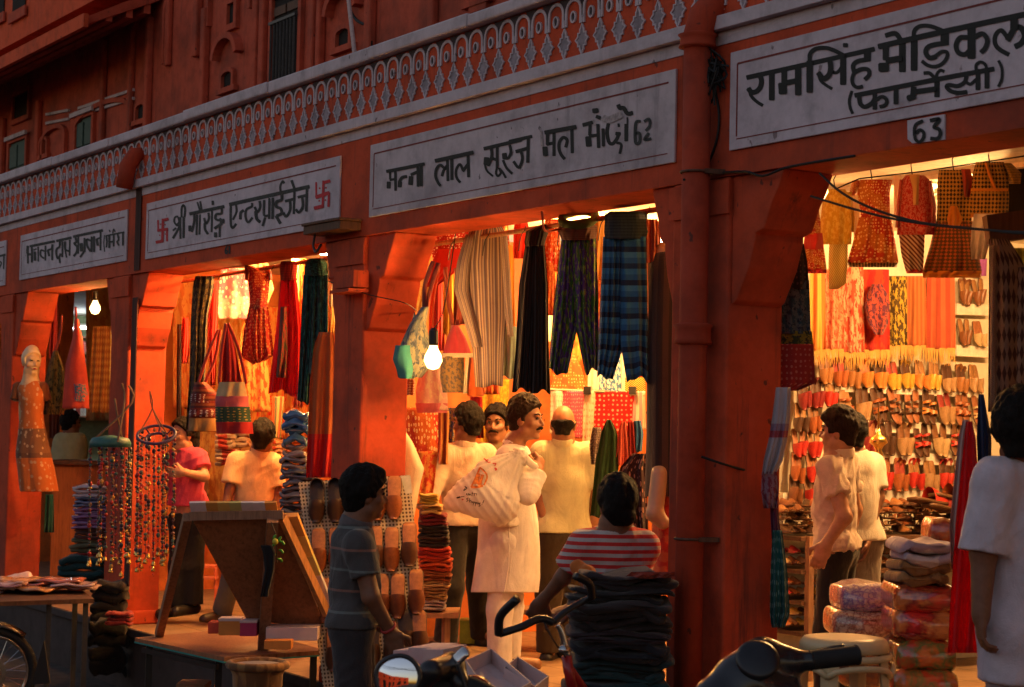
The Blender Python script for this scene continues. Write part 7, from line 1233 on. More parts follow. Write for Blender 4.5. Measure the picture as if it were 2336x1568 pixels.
o = MB().box(-40, 3, -.0012, -.0004, -.449, .0005).build('plinth_face', M['concrete']); o['kind'] = 'structure'; o = MB().box(-40, 3, -.03, -.0013, -.06, .004).build('kerb_edge', M['concrete'], bevel=.01); o['kind'] = 'structure'
# litter: small stuff by the kerb
# ------------------------------------------------------------------ board of big slippers beside the walking boy
zq = 10.45
def q4(px, py): # the leaning board: nearer at the foot
    return U(px, py, zq - .30 * (py - 1090) / 470)
PEG = NT('pegboard'); uvp = PEG.mapped('UV'); x = PEG.n('TexVoronoi', Scale=58, Randomness=.0); PEG.l(uvp, x.inputs[0]); PEG.set(PEG.ramp(x.outputs['Distance'], [(.28, (.10, .05, .02)), (.34, (.58, .44, .28))]), .8)
pb = thing('slipper_board', 'leaning perforated board with rows of big leather slippers', 'display board', U(830, 1560, zq - .35)); c4 = [(680, 1100), (934, 1084), (984, 1590), (742, 1610)]
V = [q4(*p) for p in c4]; bk = _n(np.cross(V[1] - V[0], V[3] - V[0])); bk = bk if bk @ FWD > 0 else -bk; V += [v + bk * .02 for v in V]
mesh('pegboard', V, [[0, 1, 2, 3], [7, 6, 5, 4], [0, 4, 5, 1], [1, 5, 6, 2], [2, 6, 7, 3], [3, 7, 4, 0]], PEG.m, pb, uv=[(0, 1), (.55, 1), (.55, 0), (0, 0)] * 2)
tag(mesh('sheet', [q4(*p) - bk * s for s in (.003, .004) for p in ((914, 1086), (936, 1085), (940, 1125), (925, 1128))], [[0, 1, 2, 3], [7, 6, 5, 4]], plain('paper', (.6, .55, .45), .8)), 'small paper sheet pinned at the top right of the slipper board', 'paper')
upb = _n(q4(800, 1100) - q4(800, 1500)); sdb = np.cross(bk, upb)
BROWNS = {'a': ('dark brown', (.055, .022, .012)), 'b': ('orange tan', (.30, .08, .02)), 'c': ('brown', (.10, .034, .014)), 'd': ('reddish brown', (.17, .045, .016))}
for k in BROWNS: SM[BROWNS[k][0] + ' board'] = leather('board_slipper_' + k, BROWNS[k][1], .38)
row_n = ('top', 'second', 'third', 'fourth', 'lowest')
for row, lst in enumerate(([(724, 1146, 'a'), (766, 1145, 'a'), (806, 1142, 'b'), (862, 1140, 'b'), (900, 1138, 'b')], [(728, 1258, 'b'), (768, 1256, 'b'), (812, 1252, 'c'), (858, 1252, 'c'), (894, 1256, 'b'), (934, 1244, 'c')], [(742, 1372, 'd'), (784, 1370, 'c'), (826, 1366, 'd'), (872, 1362, 'd'), (908, 1362, 'd'), (950, 1352, 'd')], [(762, 1482, 'c'), (806, 1478, 'c'), (850, 1474, 'a'), (894, 1470, 'c'), (926, 1444, 'a'), (958, 1446, 'c')])):
    for i, (px, py, c) in enumerate(lst):
        nm = BROWNS[c][0]; s_ = .252; p = q4(px, py) - bk * .012
        slipper('jutti' if row == 0 and i < 2 else 'mule', nm + ' board', p, (-upb + sdb * random.uniform(-.06, .06), sdb, -bk), s_, f'big {nm} slipper, {ORD[i]} from the left in the {row_n[row]} row of the perforated board', 'big slippers on the perforated board', inmat=leather('board_insole_dark', (.03, .012, .008), .6) if c == 'a' else leather('board_insole', (.48, .17, .05), .5))
# ------------------------------------------------------------------ table with the tilted display rack
zt1 = 9.9; tb = thing('display_table', 'low table with a wooden top and teal edge on thin black legs', 'table', (U(510, 1503, zt1)[0], U(510, 1503, zt1)[1], -.45)); ztop = U(510, 1500, zt1)[2]
tz = [atZ(x, y, ztop) for x, y in ((308, 1455), (512, 1500), (744, 1484), (560, 1432))]
MB().prism(tz, (0, 0, -.022)).build('table_top', M['ply'], tb); MB().prism([t_ + (t_ - sum(tz) / 4) * .006 - np.array([0, 0, .0225]) for t_ in tz], (0, 0, -.008)).build('teal_edge', M['tealedge'], tb)
for f_ in (.10, .93): 
    for a, b in ((0, 1), (3, 2)): p = tz[a] * (1 - f_) + tz[b] * f_; p = p * .93 + (sum(tz) / 4) * .07; MB().bar((p[0], p[1], -.449), (p[0], p[1], ztop - .032), .035, .035).build('leg', M['black'], tb)
p = [tz[0] * .9 + tz[1] * .1, tz[0] * .07 + tz[1] * .93, tz[3] * .07 + tz[2] * .93]; MB().bar(p[0] * [1, 1, 0] + [0, 0, ztop - .06], p[1] * [1, 1, 0] + [0, 0, ztop - .06], .02, .03).build('apron', M['black'], tb)
er = thing('display_rack', 'wooden rack with a tilted board seen from behind on the low table', 'rack', U(540, 1440, 10.0))
def zr_(y): return 9.72 + .55 * (y - 1180) / 260
bq = [U(438, 1184, zr_(1184)), U(641, 1180, zr_(1180)), U(745, 1440, zr_(1440)), U(562, 1412, zr_(1412))]; nb = _n(np.cross(bq[1] - bq[0], bq[3] - bq[0])); nb = nb if nb @ FWD > 0 else -nb
MB().prism(bq, nb * .012).build('board', M['ply'], er)
def bd(a, b, w_, h_, nm='frame_bar', m=None): return MB().bar(a, b, w_, h_).build(nm, m or M['wood'], er)
bd(U(432, 1178, 9.70), U(646, 1174, 9.70), .035, .045); bd(U(428, 1180, 9.73), atZ(362, 1452, ztop), .045, .05, 'leg'); bd(U(622, 1184, 9.68), atZ(600, 1482, ztop), .06, .06, 'leg'); bd(U(644, 1180, 9.72), U(746, 1400, 10.14), .03, .05, m=wood('pale_orange_wood', (.50, .22, .08)))
pap = [(.78, .70, .72), (.72, .34, .08), (.74, .50, .14), (.60, .55, .20), (.72, .66, .66)]
ez = _n(bq[1] - bq[0])
for i in range(7):
    a = U(450 + i * 27, 1180, 9.70) + nb * .05; m_ = plain('card_%d' % (i % 5), pap[i % 5], .6, var=.08)
    tag(MB().obox(a + UPV * .012, (ez, np.cross(ez, nb), nb), (.085, .09, .014)).build('card_packet', m_), f'flat {("white", "orange", "yellow", "olive", "white")[i % 5]} card packet, {ORD[i]} from the left on top of the tilted rack', 'card packet', 'card packets on the tilted rack')
for i in range(5):
    t0 = .12 + i * .17; a = bq[1] * (1 - t0) + bq[2] * t0 + nb * .05 + ez * .03; dn = _n(bq[2] - bq[1])
    tag(MB().obox(a, (dn, ez, nb), (.15, .09, .03)).build('card_packet', plain('card_%d' % ((i + 1) % 5), pap[(i + 1) % 5], .6, var=.08)), f'{("orange", "yellow", "olive", "white", "white")[i]} card packet, {ORD[i]} from the top on the right edge of the tilted rack', 'card packet', 'card packets on the tilted rack')
ch = thing('chilli_charm', 'string of green chillies and a lemon tied to the rack post', 'charm', U(632, 1225, 9.6)); CHM = plain('green_chilli', (.06, .30, .02), .35, spec=.5)
for i, (dx, dy, l) in enumerate(((0, 0, 16), (8, 14, 14), (-4, 22, 16), (6, 34, 13), (-2, 44, 14), (4, 54, 12), (12, 4, 18))): a = U(630 + dx, 1222 + dy, 9.6 - .01 * (i % 3)); b = U(630 + dx + (l if i % 2 else -l * .5) * .8, 1222 + dy + l * .55, 9.6); MB().tube(smooth_poly([a, (a + b) / 2 + UPV * .008, b]), [.006] * 5 + [.0075] * 5 + [.002], 6).build('chilli', CHM, ch, smooth=True)
MB().ball(U(628, 1236, 9.59), .017, 12, 8).build('lemon', plain('lemon_peel', (.55, .50, .05), .4), ch, smooth=True); MB().tube([U(618, 1190, 9.63), U(630, 1222, 9.6), U(632, 1285, 9.6)], .0025, 5).build('string', M['wire'], ch)
cloth('cloth_strip', 'black cloth strip tied round the rack post', 'cloth strip', [(1244, 594, 622), (1262, 600, 628), (1300, 604, 626), (1362, 594, 612)], 9.56, fb([(.010, .009, .010)], trans=0), folds=1, famp=.012)
def carton(label, px0, px1, py0, py1, z, mat, depth=.12, rot=0, lid=None, name='carton', group=None):
    a, b = U(px0, py1, z), U(px1, py1, z); h = (py1 - py0) / FPX * z; d = _n(b - a); fw = FWD * math.cos(rot) + d * math.sin(rot); w_ = np.linalg.norm(b - a); c = (a + b) / 2 + fw * depth / 2 + UPV * h / 2
    if lid is None: return tag(MB().obox(c, (d, fw, UPV), (w_, depth, h)).build(name, mat, None, bevel=.002), label, 'box', group)
    t = thing(name, label, 'box', c - UPV * h / 2, group); MB().obox(c, (d, fw, UPV), (w_, depth, h)).build('box_body', mat, t, bevel=.002); MB().obox(c + UPV * (h / 2 - .006), (d, fw, UPV), (w_ + .006, depth + .006, .016)).build('lid', lid, t, bevel=.002); return t
OR_, MG, WH = plain('orange_card', (.70, .24, .04), .6, var=.08), plain('magenta_card', (.42, .03, .10), .6, var=.08), plain('white_card', (.66, .48, .45), .6, var=.06)
carton('small red and blue carton left of the orange one on the low table', 474, 500, 1420, 1446, 10.25, plain('red_card', (.62, .07, .03), .6)); carton('orange carton with a white lid edge on the low table', 498, 548, 1412, 1450, 10.15, OR_, lid=WH); carton('magenta carton next to the orange one on the low table', 547, 585, 1416, 1452, 10.12, MG, lid=WH); carton('flat orange carton behind the rack post', 580, 640, 1412, 1440, 10.25, OR_)
carton('white paper stack on the low table right of the rack post', 606, 724, 1432, 1462, 10.05, WH, .20); carton('small orange carton under the white paper stack', 602, 664, 1462, 1482, 9.9, OR_, .10)
dr = thing('cane_drum', 'round cane drum stool with a greyish padded top on the road', 'stool', (0, 0, 0)); z = 9.4; c0 = U(588, 1530, z); dr.location = (c0[0], c0[1], -.45); rd = 67 / FPX * z; zt_ = c0[2] + .03
CN = fabric('woven_cane', [(.30, .15, .05), (.16, .07, .025)], 'weave', 16, trans=0, coord='Object')
MB().lathe((c0[0], c0[1], -.449), [(rd * .92, 0), (rd * .80, .12), (rd * .76, (zt_ + .45) * .5), (rd * .86, zt_ + .40), (rd, zt_ + .449)], 36).build('drum_body', CN, dr, smooth=True); MB().torus((c0[0], c0[1], zt_), rd * .96, .022, k=36).build('rim', CN, dr, smooth=True); MB().lathe((c0[0], c0[1], zt_ - .01), [(rd * .95, 0), (rd * .9, .012), (rd * .5, .02), (.0001, .02)], 32).build('padded_top', plain('grey_rexine', (.30, .27, .29), .5), dr, smooth=True)
ws = thing('plank_stool', 'low plank seat on the road under the display table', 'stool', (0, 0, 0)); c0 = U(442, 1562, 10.8); ws.location = (c0[0], c0[1], -.45); zt_ = c0[2]
MB().obox((c0[0], c0[1], zt_), (RIGHT, FWD, UPV), (.17, .22, .03)).build('seat', M['wood'], ws); [MB().obox((c0[0] + RIGHT[0] * s * .07, c0[1] + RIGHT[1] * s * .07, (zt_ - .465) / 2), (RIGHT, FWD, UPV), (.02, .18, zt_ + .43)).build('leg', M['wood'], ws) for s in (-1, 1)]
ps = thing('small_stool', 'small pink plastic stool far inside the second shop', 'stool', U(472, 1345, 14.6)); PK = plain('pink_plastic', (.62, .16, .10), .45); pz = 14.6
MB().obox(U(472, 1318, pz), (RIGHT, FWD, UPV), (.16, .16, .02)).build('seat', PK, ps)
for px in (450, 494):
    for dd in (0, .16): MB().bar(U(px, 1318, pz + dd) * [1, 1, 0] + [0, 0, .002], U(px * .9 + 47.2, 1296, pz + dd), .022, .022).build('leg', PK, ps)
MB().obox(U(472, 1292, pz + .08), (RIGHT, FWD, UPV), (.15, .18, .02)).build('top', PK, ps)
# ------------------------------------------------------------------ bead strings on two hoops
BEADM = [plain('bead_red', (.45, .02, .015), .3, spec=.6), plain('bead_dark', (.03, .025, .05), .3, spec=.6), plain('bead_teal', (.03, .10, .10), .3, spec=.6), plain('bead_brown', (.15, .05, .02), .3, spec=.6), plain('bead_amber', (.50, .25, .05), .3, spec=.6), BRS]
def beadmobile(px, py, rx, z, y_end, label, hoopmat, disc=False, seed=1, top=None):
    r = random.Random(seed); R = rx / FPX * z; c = U(px, py, z); t = thing('bead_mobile', label, 'bead hanging', c, 'bead strings hung on hoops')
    if disc: MB().lathe(c, [(R, -.03), (R * 1.02, .0), (R * .9, .03), (R * .15, .05)], 30).build('hoop', hoopmat, t, smooth=True)
    else:
        ta = _n(UPV * .88 - FWD * .48); e1 = RIGHT; e2 = np.cross(ta, e1); mb = MB().torus(c, R, .010, ta, k=36).torus(c - ta * .03, R * .58, .009, ta, k=30)
        for k in range(8): a = k * math.pi / 4; d = math.cos(a) * e1 + math.sin(a) * e2; mb.bar(c + d * R, c + d * R * .58 - ta * .03, .008, .008)
        mb.build('hoop', hoopmat, t, smooth=True)
    for k, ap in enumerate(top): MB().tube(smooth_poly([c + np.array([math.cos(k * 2.1), math.sin(k * 2.1), 0]) * R * .95, U(*ap, z), U(ap[0] - 6, ap[1] - 40, z)], 3), .004 if not disc else .008, 6).build('cord', plain('jute_cord', (.20, .11, .07), .9), t)
    ns = 17
    for k in range(ns):
        a = 2 * math.pi * k / ns + r.uniform(-.1, .1); rr = R * r.choice([1, 1, .6]); p = c + (np.array([math.cos(a) * rr, math.sin(a) * rr, -.02]) if disc else (math.cos(a) * e1 + math.sin(a) * e2) * rr); end = U(px, y_end + r.uniform(-30, 22), z)[2]; mb = MB(); zc_ = p[2]; sw = r.uniform(-.012, .012)
        while zc_ > end:
            g = r.choice([.018, .022, .028, .04, .055]); zc_ -= g; mb.m = r.choices(range(6), (4, 4, 2, 3, 1, 1))[0]; s_ = r.choice([.007, .009, .011, .014])
            f_ = (p[2] - zc_) * .02; mb.ball((p[0] + sw * (p[2] - zc_) + r.uniform(-.003, .003), p[1] + f_, zc_), s_, 7, 5, (1, 1, r.choice([.7, 1, 1.3])))
        mb.m = 1; mb.tube([p, (p[0] + sw * (p[2] - end), p[1] + (p[2] - end) * .02, end)], .0018, 4)
        s_o = mb.build('bead_string', BEADM, t, smooth=True)
        MB().lathe((p[0] + sw * (p[2] - end), p[1] + (p[2] - end) * .02, end - .03), [(.018, 0), (.014, .012), (.010, .026), (.003, .034)], 10).build('bell', BRS, s_o, smooth=True)
beadmobile(357, 992, 43, 12.2, 1275, 'violet wire hoop with hanging red and dark bead strings by the pillar', plain('violet_wire', (.05, .03, .10), .5), seed=3, top=[(348, 932)] * 3)
beadmobile(252, 1010, 46, 12.4, 1285, 'teal hoop with dense bead strings left of the pillar', plain('teal_hoop', (.03, .12, .11), .5), True, seed=8, top=[(284, 915), (268, 950), (300, 920)])
# ------------------------------------------------------------------ left: table with packets and the motorcycle
tl = thing('street_table', 'dark table with thin legs covered with flat film packets at the left', 'table', (0, 0, 0)); zq_ = 12.5; zz_ = U(100, 1366, zq_)[2]; tl.location = (*U(60, 1366, zq_)[:2], -.45)
tq = [atZ(x, y, zz_) for x, y in ((-160, 1378), (215, 1366), (180, 1342), (-160, 1336))]; MB().prism(tq, (0, 0, -.03)).build('table_top', M['dwood'], tl)
for x, y in ((112, 1366), (196, 1362), (-120, 1374), (172, 1348)): p = atZ(x, y, zz_); MB().bar((p[0], p[1], -.449), (p[0], p[1], zz_ - .031), .035, .035).build('leg', M['steel'], tl)
r = random.Random(9); FILM = [plasticwrap('packet_film_%d' % i, [c], 8, 'plain') for i, c in enumerate(((.52, .36, .38), (.50, .16, .12), (.55, .44, .44), (.38, .22, .30), (.60, .30, .14)))]
cn_ = ('pinkish', 'red', 'whitish', 'mauve', 'orange')
for i in range(16):
    px = -40 + (i % 8) * 30 + r.uniform(-8, 8); lv = i // 8; p = atZ(px, 1356 - r.uniform(0, 8), zz_) + UPV * (.012 + .03 * lv + .012 * (i % 3)); a = r.uniform(-.5, .5); d = RIGHT * math.cos(a) + FWD * math.sin(a); d2 = np.cross(UPV, d); k_ = r.randrange(5); V = []
    for u in np.linspace(-.5, .5, 9):
        for v in np.linspace(-.5, .5, 7): V.append(p + d * u * .30 + d2 * v * .24 + UPV * (.012 * math.sin(9 * u + i) * math.cos(7 * v + i) + .010 * (1 - 4 * u * u) + .03 * lv * abs(u)))
    F = [[q_ * 7 + w_, q_ * 7 + w_ + 1, q_ * 7 + w_ + 8, q_ * 7 + w_ + 7] for q_ in range(8) for w_ in range(6)]; o = mesh('film_packet', V, F, FILM[k_], None, True); so_ = o.modifiers.new('t', 'SOLIDIFY'); so_.thickness = .014
    tag(o, f'flat {cn_[k_]} film packet, {ORD[i]} in the spread on the left street table', 'packet', 'flat packets on the left table')
puff('film_packet', 'crumpled pinkish packet standing at the back of the left table', 'packet', [('c', atZ(20, 1345, zz_) + UPV * .05, atZ(60, 1345, zz_) + UPV * .09, .05, .04), ('c', atZ(50, 1345, zz_) + UPV * .05, atZ(84, 1345, zz_) + UPV * .05, .04, .03)], FILM[0], seed=3)
mo = thing('motorcycle', 'front of a parked motorcycle with a spoked wheel at the left edge', 'motorcycle', (0, 0, 0)); zm = 12.0; wc = U(-22, 1528, zm); Rw = .30; mo.location = (wc[0], wc[1], -.45); wc = np.array([wc[0], wc[1], -.45 + Rw]); ax_ = FWD * .92 - RIGHT * .38; ax_ = _n(ax_); fr = np.cross(ax_, UPV)
wh = bpy.data.objects.new('wheel', None); link(wh, mo); wh.location = wc - np.array(mo.location); 
MB().torus(wc, Rw - .028, .030, ax_, 44, 10).build('tyre', M['rubber'], wh, smooth=True); MB().torus(wc, Rw - .062, .013, ax_, 44, 8).build('rim', M['chrome'], wh, smooth=True)
mb = MB()
for k in range(28): a = 2 * math.pi * k / 28; d = math.cos(a) * fr + math.sin(a) * UPV; e = math.cos(a + .55 * (-1) ** k) * fr + math.sin(a + .55 * (-1) ** k) * UPV; mb.tube([wc + e * .035 + ax_ * .03 * (-1) ** k, wc + d * (Rw - .065)], .0022, 5)
mb.build('spokes', M['chrome'], wh); MB().lathe(wc - ax_ * .05, [(.03, 0), (.055, .01), (.055, .04), (.075, .045), (.075, .08), (.03, .10)], 22, ax_).build('hub', plain('cast_alloy', (.40, .30, .22), .4, .8), wh, smooth=True); MB().lathe(wc - ax_ * .066, [(.062, 0), (.095, .001), (.095, .005), (.062, .006)], 30, ax_, cap=False).build('brake_disc', M['chrome'], wh)
cal = wc - ax_ * .07 + fr * -.02 + UPV * .085; MB().obox(cal, (fr, ax_, UPV), (.08, .04, .06)).build('brake_caliper', plain('caliper_paint', (.42, .30, .20), .45, .4), mo, bevel=.008)
for s in (-1, 1): a = wc + ax_ * .07 * s; b = a - fr * .22 + UPV * .52; MB().tube([a, (a + b) / 2, b], [.022, .021, .018], 12).build('fork_tube', M['chrome'] if s < 0 else M['steel'], mo, smooth=True)
pts = [wc + (Rw + .03) * (math.cos(a) * -fr + math.sin(a) * UPV) for a in np.linspace(-.2, 2.3, 16)]; V = []; F = []
for p in pts:
    d = _n(p - wc)
    for u in (-.05, -.03, 0, .03, .05): V.append(p + ax_ * u - d * abs(u) * .6)
F = [[i * 5 + j, i * 5 + j + 1, i * 5 + j + 6, i * 5 + j + 5] for i in range(15) for j in range(4)]; o = mesh('mudguard', V, F, plain('black_paint', (.015, .014, .015), .25, spec=.6), mo, True); q = o.modifiers.new('t', 'SOLIDIFY'); q.thickness = .004
hb = wc - fr * .25 + UPV * .62; MB().tube(smooth_poly([hb - ax_ * .34 + UPV * .08 - fr * .1, hb - ax_ * .12, hb + ax_ * .12, hb + ax_ * .34 + UPV * .08 - fr * .1]), .012, 8).build('handlebar', M['chrome'], mo, smooth=True); MB().lathe(hb + fr * .02 - UPV * .10, [(.02, 0), (.07, .03), (.09, .09), (.088, .11), (.0001, .12)], 20, fr).build('headlamp', M['chrome'], mo, smooth=True)
MB().tube([hb - UPV * .05, hb - fr * .35 - UPV * .02, hb - fr * .75 - UPV * .06], [.06, .13, .08], 12).build('fuel_tank', plain('dark_tank', (.03, .01, .01), .25, spec=.6), mo, smooth=True)
tag(MB().prism([U(100, 1462, 11.6), U(114, 1560, 11.6), U(72, 1562, 11.6)], FWD * .02).build('rubber_flap', M['rubber']), 'black triangular rubber flap beside the motorcycle wheel', 'flap')
# ------------------------------------------------------------------ bottom centre: motorcycle mirror and seat, card boxes
zm2 = 5.6; m2 = thing('motorcycle', 'dark motorcycle close by with a round mirror seen at the bottom edge', 'motorcycle', (0, 0, 0)); c0 = U(990, 1620, zm2); m2.location = (c0[0], c0[1], -.45)
MIR = NT('mirror_glass'); MIR.set((.75, .78, .82), .02, 1); MIR = MIR.m
mc = U(901, 1548, 5.0); mn = _n(-FWD + UPV * .13 - RIGHT * .10); mr = bpy.data.objects.new('mirror', None); link(mr, m2); mr.location = mc - np.array(m2.location)
a_ = _n(np.cross(UPV, mn)); b_ = np.cross(mn, a_); sh_ = [(.060 * math.cos(t) * (1 + .16 * math.cos(t - .6)), .060 * math.sin(t) * (1 + .10 * math.sin(2 * t))) for t in np.linspace(0, 2 * math.pi, 36, endpoint=False)]
gv = [mc + mn * .0065]; gf = []
for q_, k_ in enumerate((.2, .4, .6, .8, .94)): gv += [mc + (a_ * x + b_ * y) * k_ + mn * (.0065 - .006 * k_ * k_) for x, y in sh_]
gf += [[0, 1 + j, 1 + (j + 1) % 36] for j in range(36)] + [[1 + q_ * 36 + j, 1 + (q_ + 1) * 36 + j, 1 + (q_ + 1) * 36 + (j + 1) % 36, 1 + q_ * 36 + (j + 1) % 36] for q_ in range(4) for j in range(36)]
mesh('mirror_glass', gv, gf, MIR, mr, True); MB().tube([mc + a_ * x + b_ * y for x, y in sh_ + sh_[:1]], .007, 8, cap=False).build('rim', M['black'], mr, smooth=True); MB().prism([mc + a_ * x * .97 + b_ * y * .97 - mn * .005 for x, y in sh_], -mn * .02).build('shell', M['black'], mr)
MB().tube(smooth_poly([mc - mn * .02, mc - b_ * .10 - mn * .04, U(930, 1640, 5.2)]), .007, 8).build('stem', M['black'], mr)
BP_ = plain('black_paint', (.015, .014, .015), .25, spec=.6)
blob('lamp_cowl', [('c', U(985, 1532, zm2 - .1), U(1030, 1520, zm2 + .05), .035, .040), ('c', U(1030, 1520, zm2 + .05), U(1046, 1560, zm2), .040, .035), ('c', U(975, 1536, zm2 - .1), U(965, 1565, zm2 - .1), .028, .02)], M['black'], m2, .007, .02)
MB().tube(smooth_poly([U(1030, 1560, zm2), U(1040, 1510, zm2), U(1068, 1482, zm2)]), [.022] * 5 + [.026] * 5 + [.015], 10, flat=.5).build('grab_rail', M['chrome'], m2, smooth=True); MB().tube(smooth_poly([U(1044, 1515, zm2 - .03), U(1056, 1550, zm2 - .03), U(1068, 1590, zm2 - .03)]), .006, 6).build('cable', M['steel'], m2)
blob('bodywork', [('c', U(960, 1585, zm2), U(1080, 1590, zm2 + .1), .05, .06), ('c', U(1080, 1590, zm2 + .1), U(1020, 1700, zm2), .06, .08)], plain('dark_red_paint', (.20, .012, .015), .25, spec=.6), m2, .01, .03)
MB().torus(U(1010, 1760, zm2), .26, .04, FWD, 36, 10).build('wheel', M['rubber'], m2, smooth=True)
zc6 = 6.6
for i, (x0, x1, y0, y1, z, mt, l) in enumerate(((896, 958, 1484, 1520, 7.1, WH, 'white card box lid lying beside the polo boy'), (930, 990, 1478, 1522, 7.0, WH, 'second white card box lid overlapping the first'), (962, 1010, 1482, 1530, 6.9, WH, 'third white card box lid next to the black seat'))): carton(l, x0, x1, y0, y1, z, mt, .18, .5, name='box_lid')
carton('orange and magenta carton under the white lids', 885, 960, 1520, 1552, 6.95, OR_, .2, lid=MG); carton('magenta carton right of the mirror', 946, 982, 1528, 1552, 6.7, MG, .1)
def tray(label, pts, h, z):
    P4 = [U(x, y, zz) for x, y, zz in pts]; mb = MB(); c = sum(P4) / 4
    t = thing('card_tray', label, 'box', c)
    MB().prism(P4, (0, 0, -.006)).build('tray_base', WH, t)
    for i in range(4): a, b = P4[i], P4[(i + 1) % 4]; mid = (a + b) / 2; d = _n((c - mid) * [1, 1, 0]); MB().obox(mid + UPV * h / 2, (_n(b - a), d, UPV), (np.linalg.norm(b - a), .006, h)).build('tray_side', WH, t)
tray('open white card box in front of the man in white', [(1062, 1540, 6.3), (1120, 1512, 6.6), (1210, 1590, 6.2), (1130, 1640, 5.9)], .05, 6.3); tray('second open white card box right of the first', [(1150, 1556, 6.4), (1180, 1530, 6.7), (1250, 1575, 6.5), (1220, 1600, 6.2)], .05, 6.4)
# ------------------------------------------------------------------ bicycle before the dark pile
zbk = 7.05; bk_ = thing('bicycle', 'bicycle with bent black handlebars and a red frame at the bottom', 'bicycle', (0, 0, 0)); c0 = U(1300, 1600, zbk); bk_.location = (c0[0], c0[1], -.45)
MB().tube(smooth_poly([U(1262, 1420, zbk), U(1230, 1412, zbk - .02), U(1190, 1430, zbk - .08), U(1140, 1446, zbk - .12)]), .015, 12).tube(smooth_poly([U(1138, 1447, zbk - .12), U(1142, 1405, zbk - .16), U(1180, 1366, zbk - .20)]), .017, 12).build('grip_bar', M['black'], bk_, smooth=True)
MB().tube(smooth_poly([U(1262, 1420, zbk), U(1290, 1395, zbk + .04), U(1330, 1372, zbk + .08), U(1352, 1362, zbk + .06)]), .013, 12).tube(smooth_poly([U(1350, 1364, zbk + .06), U(1344, 1332, zbk + .02), U(1312, 1314, zbk - .02)]), .016, 12).build('grip_bar', M['black'], bk_, smooth=True)
MB().tube(smooth_poly([U(1272, 1425, zbk), U(1282, 1445, zbk), U(1296, 1500, zbk)]), .014, 10).build('stem', M['chrome'], bk_, smooth=True); MB().lathe(U(1286, 1488, zbk - .04), [(.022, 0), (.022, .012), (.014, .024), (.002, .028)], 16).build('bell', M['chrome'], bk_, smooth=True)
RF = plain('red_frame_paint', (.42, .02, .02), .3, spec=.6); MB().tube([U(1292, 1496, zbk), U(1306, 1580, zbk)], .02, 12).tube([U(1296, 1520, zbk), U(1380, 1640, zbk + .6)], .016, 10).tube([U(1300, 1545, zbk), U(1370, 1720, zbk + .6)], .016, 10).tube([U(1303, 1580, zbk - .02), U(1286, 1800, zbk - .05)], .012, 8).build('frame', RF, bk_, smooth=True)
MB().tube(smooth_poly([U(1240, 1418, zbk - .02), U(1262, 1460, zbk - .05), U(1290, 1500, zbk - .03)]), .003, 5).build('brake_cable', M['wire'], bk_); MB().tube(smooth_poly([U(1215, 1425, zbk - .05), U(1180, 1436, zbk - .09), U(1150, 1440, zbk - .1)]), .005, 5).build('brake_lever', M['chrome'], bk_); MB().torus(U(1284, 1790, zbk), .30, .018, RIGHT * .7 + FWD * .5, 40, 8).build('wheel', M['rubber'], bk_, smooth=True)
# dark pile of clothes in front of the seated boy, on a trestle
zpl = 7.45; nmz = ('purplish black', 'black', 'charcoal', 'brown black', 'dark plum', 'black blue', 'soft black', 'dark brown', 'teal black', 'deep teal', 'navy black')
y0 = 1312
for i, h_ in enumerate((34, 26, 40, 30, 22, 44, 30, 36, 28)):
    c = ((.020, .013, .016), (.012, .010, .011), (.025, .017, .017), (.022, .013, .012), (.030, .015, .020), (.012, .012, .018), (.008, .028, .032), (.006, .038, .042), (.010, .012, .025))[i]
    folded('folded_garment', f'{nmz[i if i < 6 else i + 2]} folded garment, {ORD[i]} from the top of the big dark pile', 1300 - (i * 7) % 17 + (16 if i == 0 else 0), 1544 - (i * 5) % 9, y0, y0 + h_ + 5, zpl - .02 * (i % 3), fabric('dark_knit_%d' % i, [c], trans=0, shine=.25), .34, 'dark garments piled before the seated boy', 'garment', 200 + i, layers=2, wob=2.0); y0 += h_
cloth('cloth_strip', 'red frayed cloth edge on top of the big dark pile', 'cloth strip', [(1305, 1440, 1540), (1318, 1425, 1540)], zpl - .05, fb([(.40, .06, .03), (.2, .03, .02)], 'print', 12), folds=3, famp=.02, hem=3)
puff('cloth_bundle', 'orange crumpled cloth beside the elbow of the seated boy', 'cloth', [('c', U(1318, 1295, 7.9), U(1346, 1325, 7.9), .035, .045), ('c', U(1340, 1310, 7.85), U(1352, 1330, 7.85), .04, .03)], fb([(.62, .17, .03)]), seed=6)
tr = thing('trestle', 'dark wooden trestle under the big dark pile of garments', 'trestle', (*U(1420, 1600, zpl)[:2], -.45)); a = U(1420, 1590, zpl + .15); MB().obox(a, (RIGHT, FWD, UPV), (.46, .42, .03)).build('trestle_top', M['dwood'], tr)
for sx in (-.2, .2):
    for sy in (-.18, .18): q = a + RIGHT * sx + FWD * sy; MB().bar((q[0], q[1], -.449), (q[0], q[1], a[2] - .016), .04, .04).build('leg', M['dwood'], tr)
so2 = thing('wooden_stool', 'dark wooden stool under the seated boy', 'stool', (*U(1415, 1440, 8.25)[:2], .001)); a = U(1415, 1425, 8.25); MB().obox(a, (RIGHT, FWD, UPV), (.34, .30, .03)).build('seat', M['dwood'], so2)
for sx in (-.14, .14):
    for sy in (-.12, .12): q = a + RIGHT * sx + FWD * sy; MB().bar((q[0], q[1], .002 if q[1] > 0.02 else -.449), (q[0], q[1], a[2] - .016), .03, .03).build('leg', M['dwood'], so2)
wt = thing('low_bench', 'low wooden bench standing on the tiles right of the man in white', 'bench', (*U(1215, 1440, 12.6)[:2], .001)); a = U(1218, 1392, 12.6); MB().obox(a, (RIGHT, FWD, UPV), (.30, .35, .03)).build('seat', M['wood'], wt)
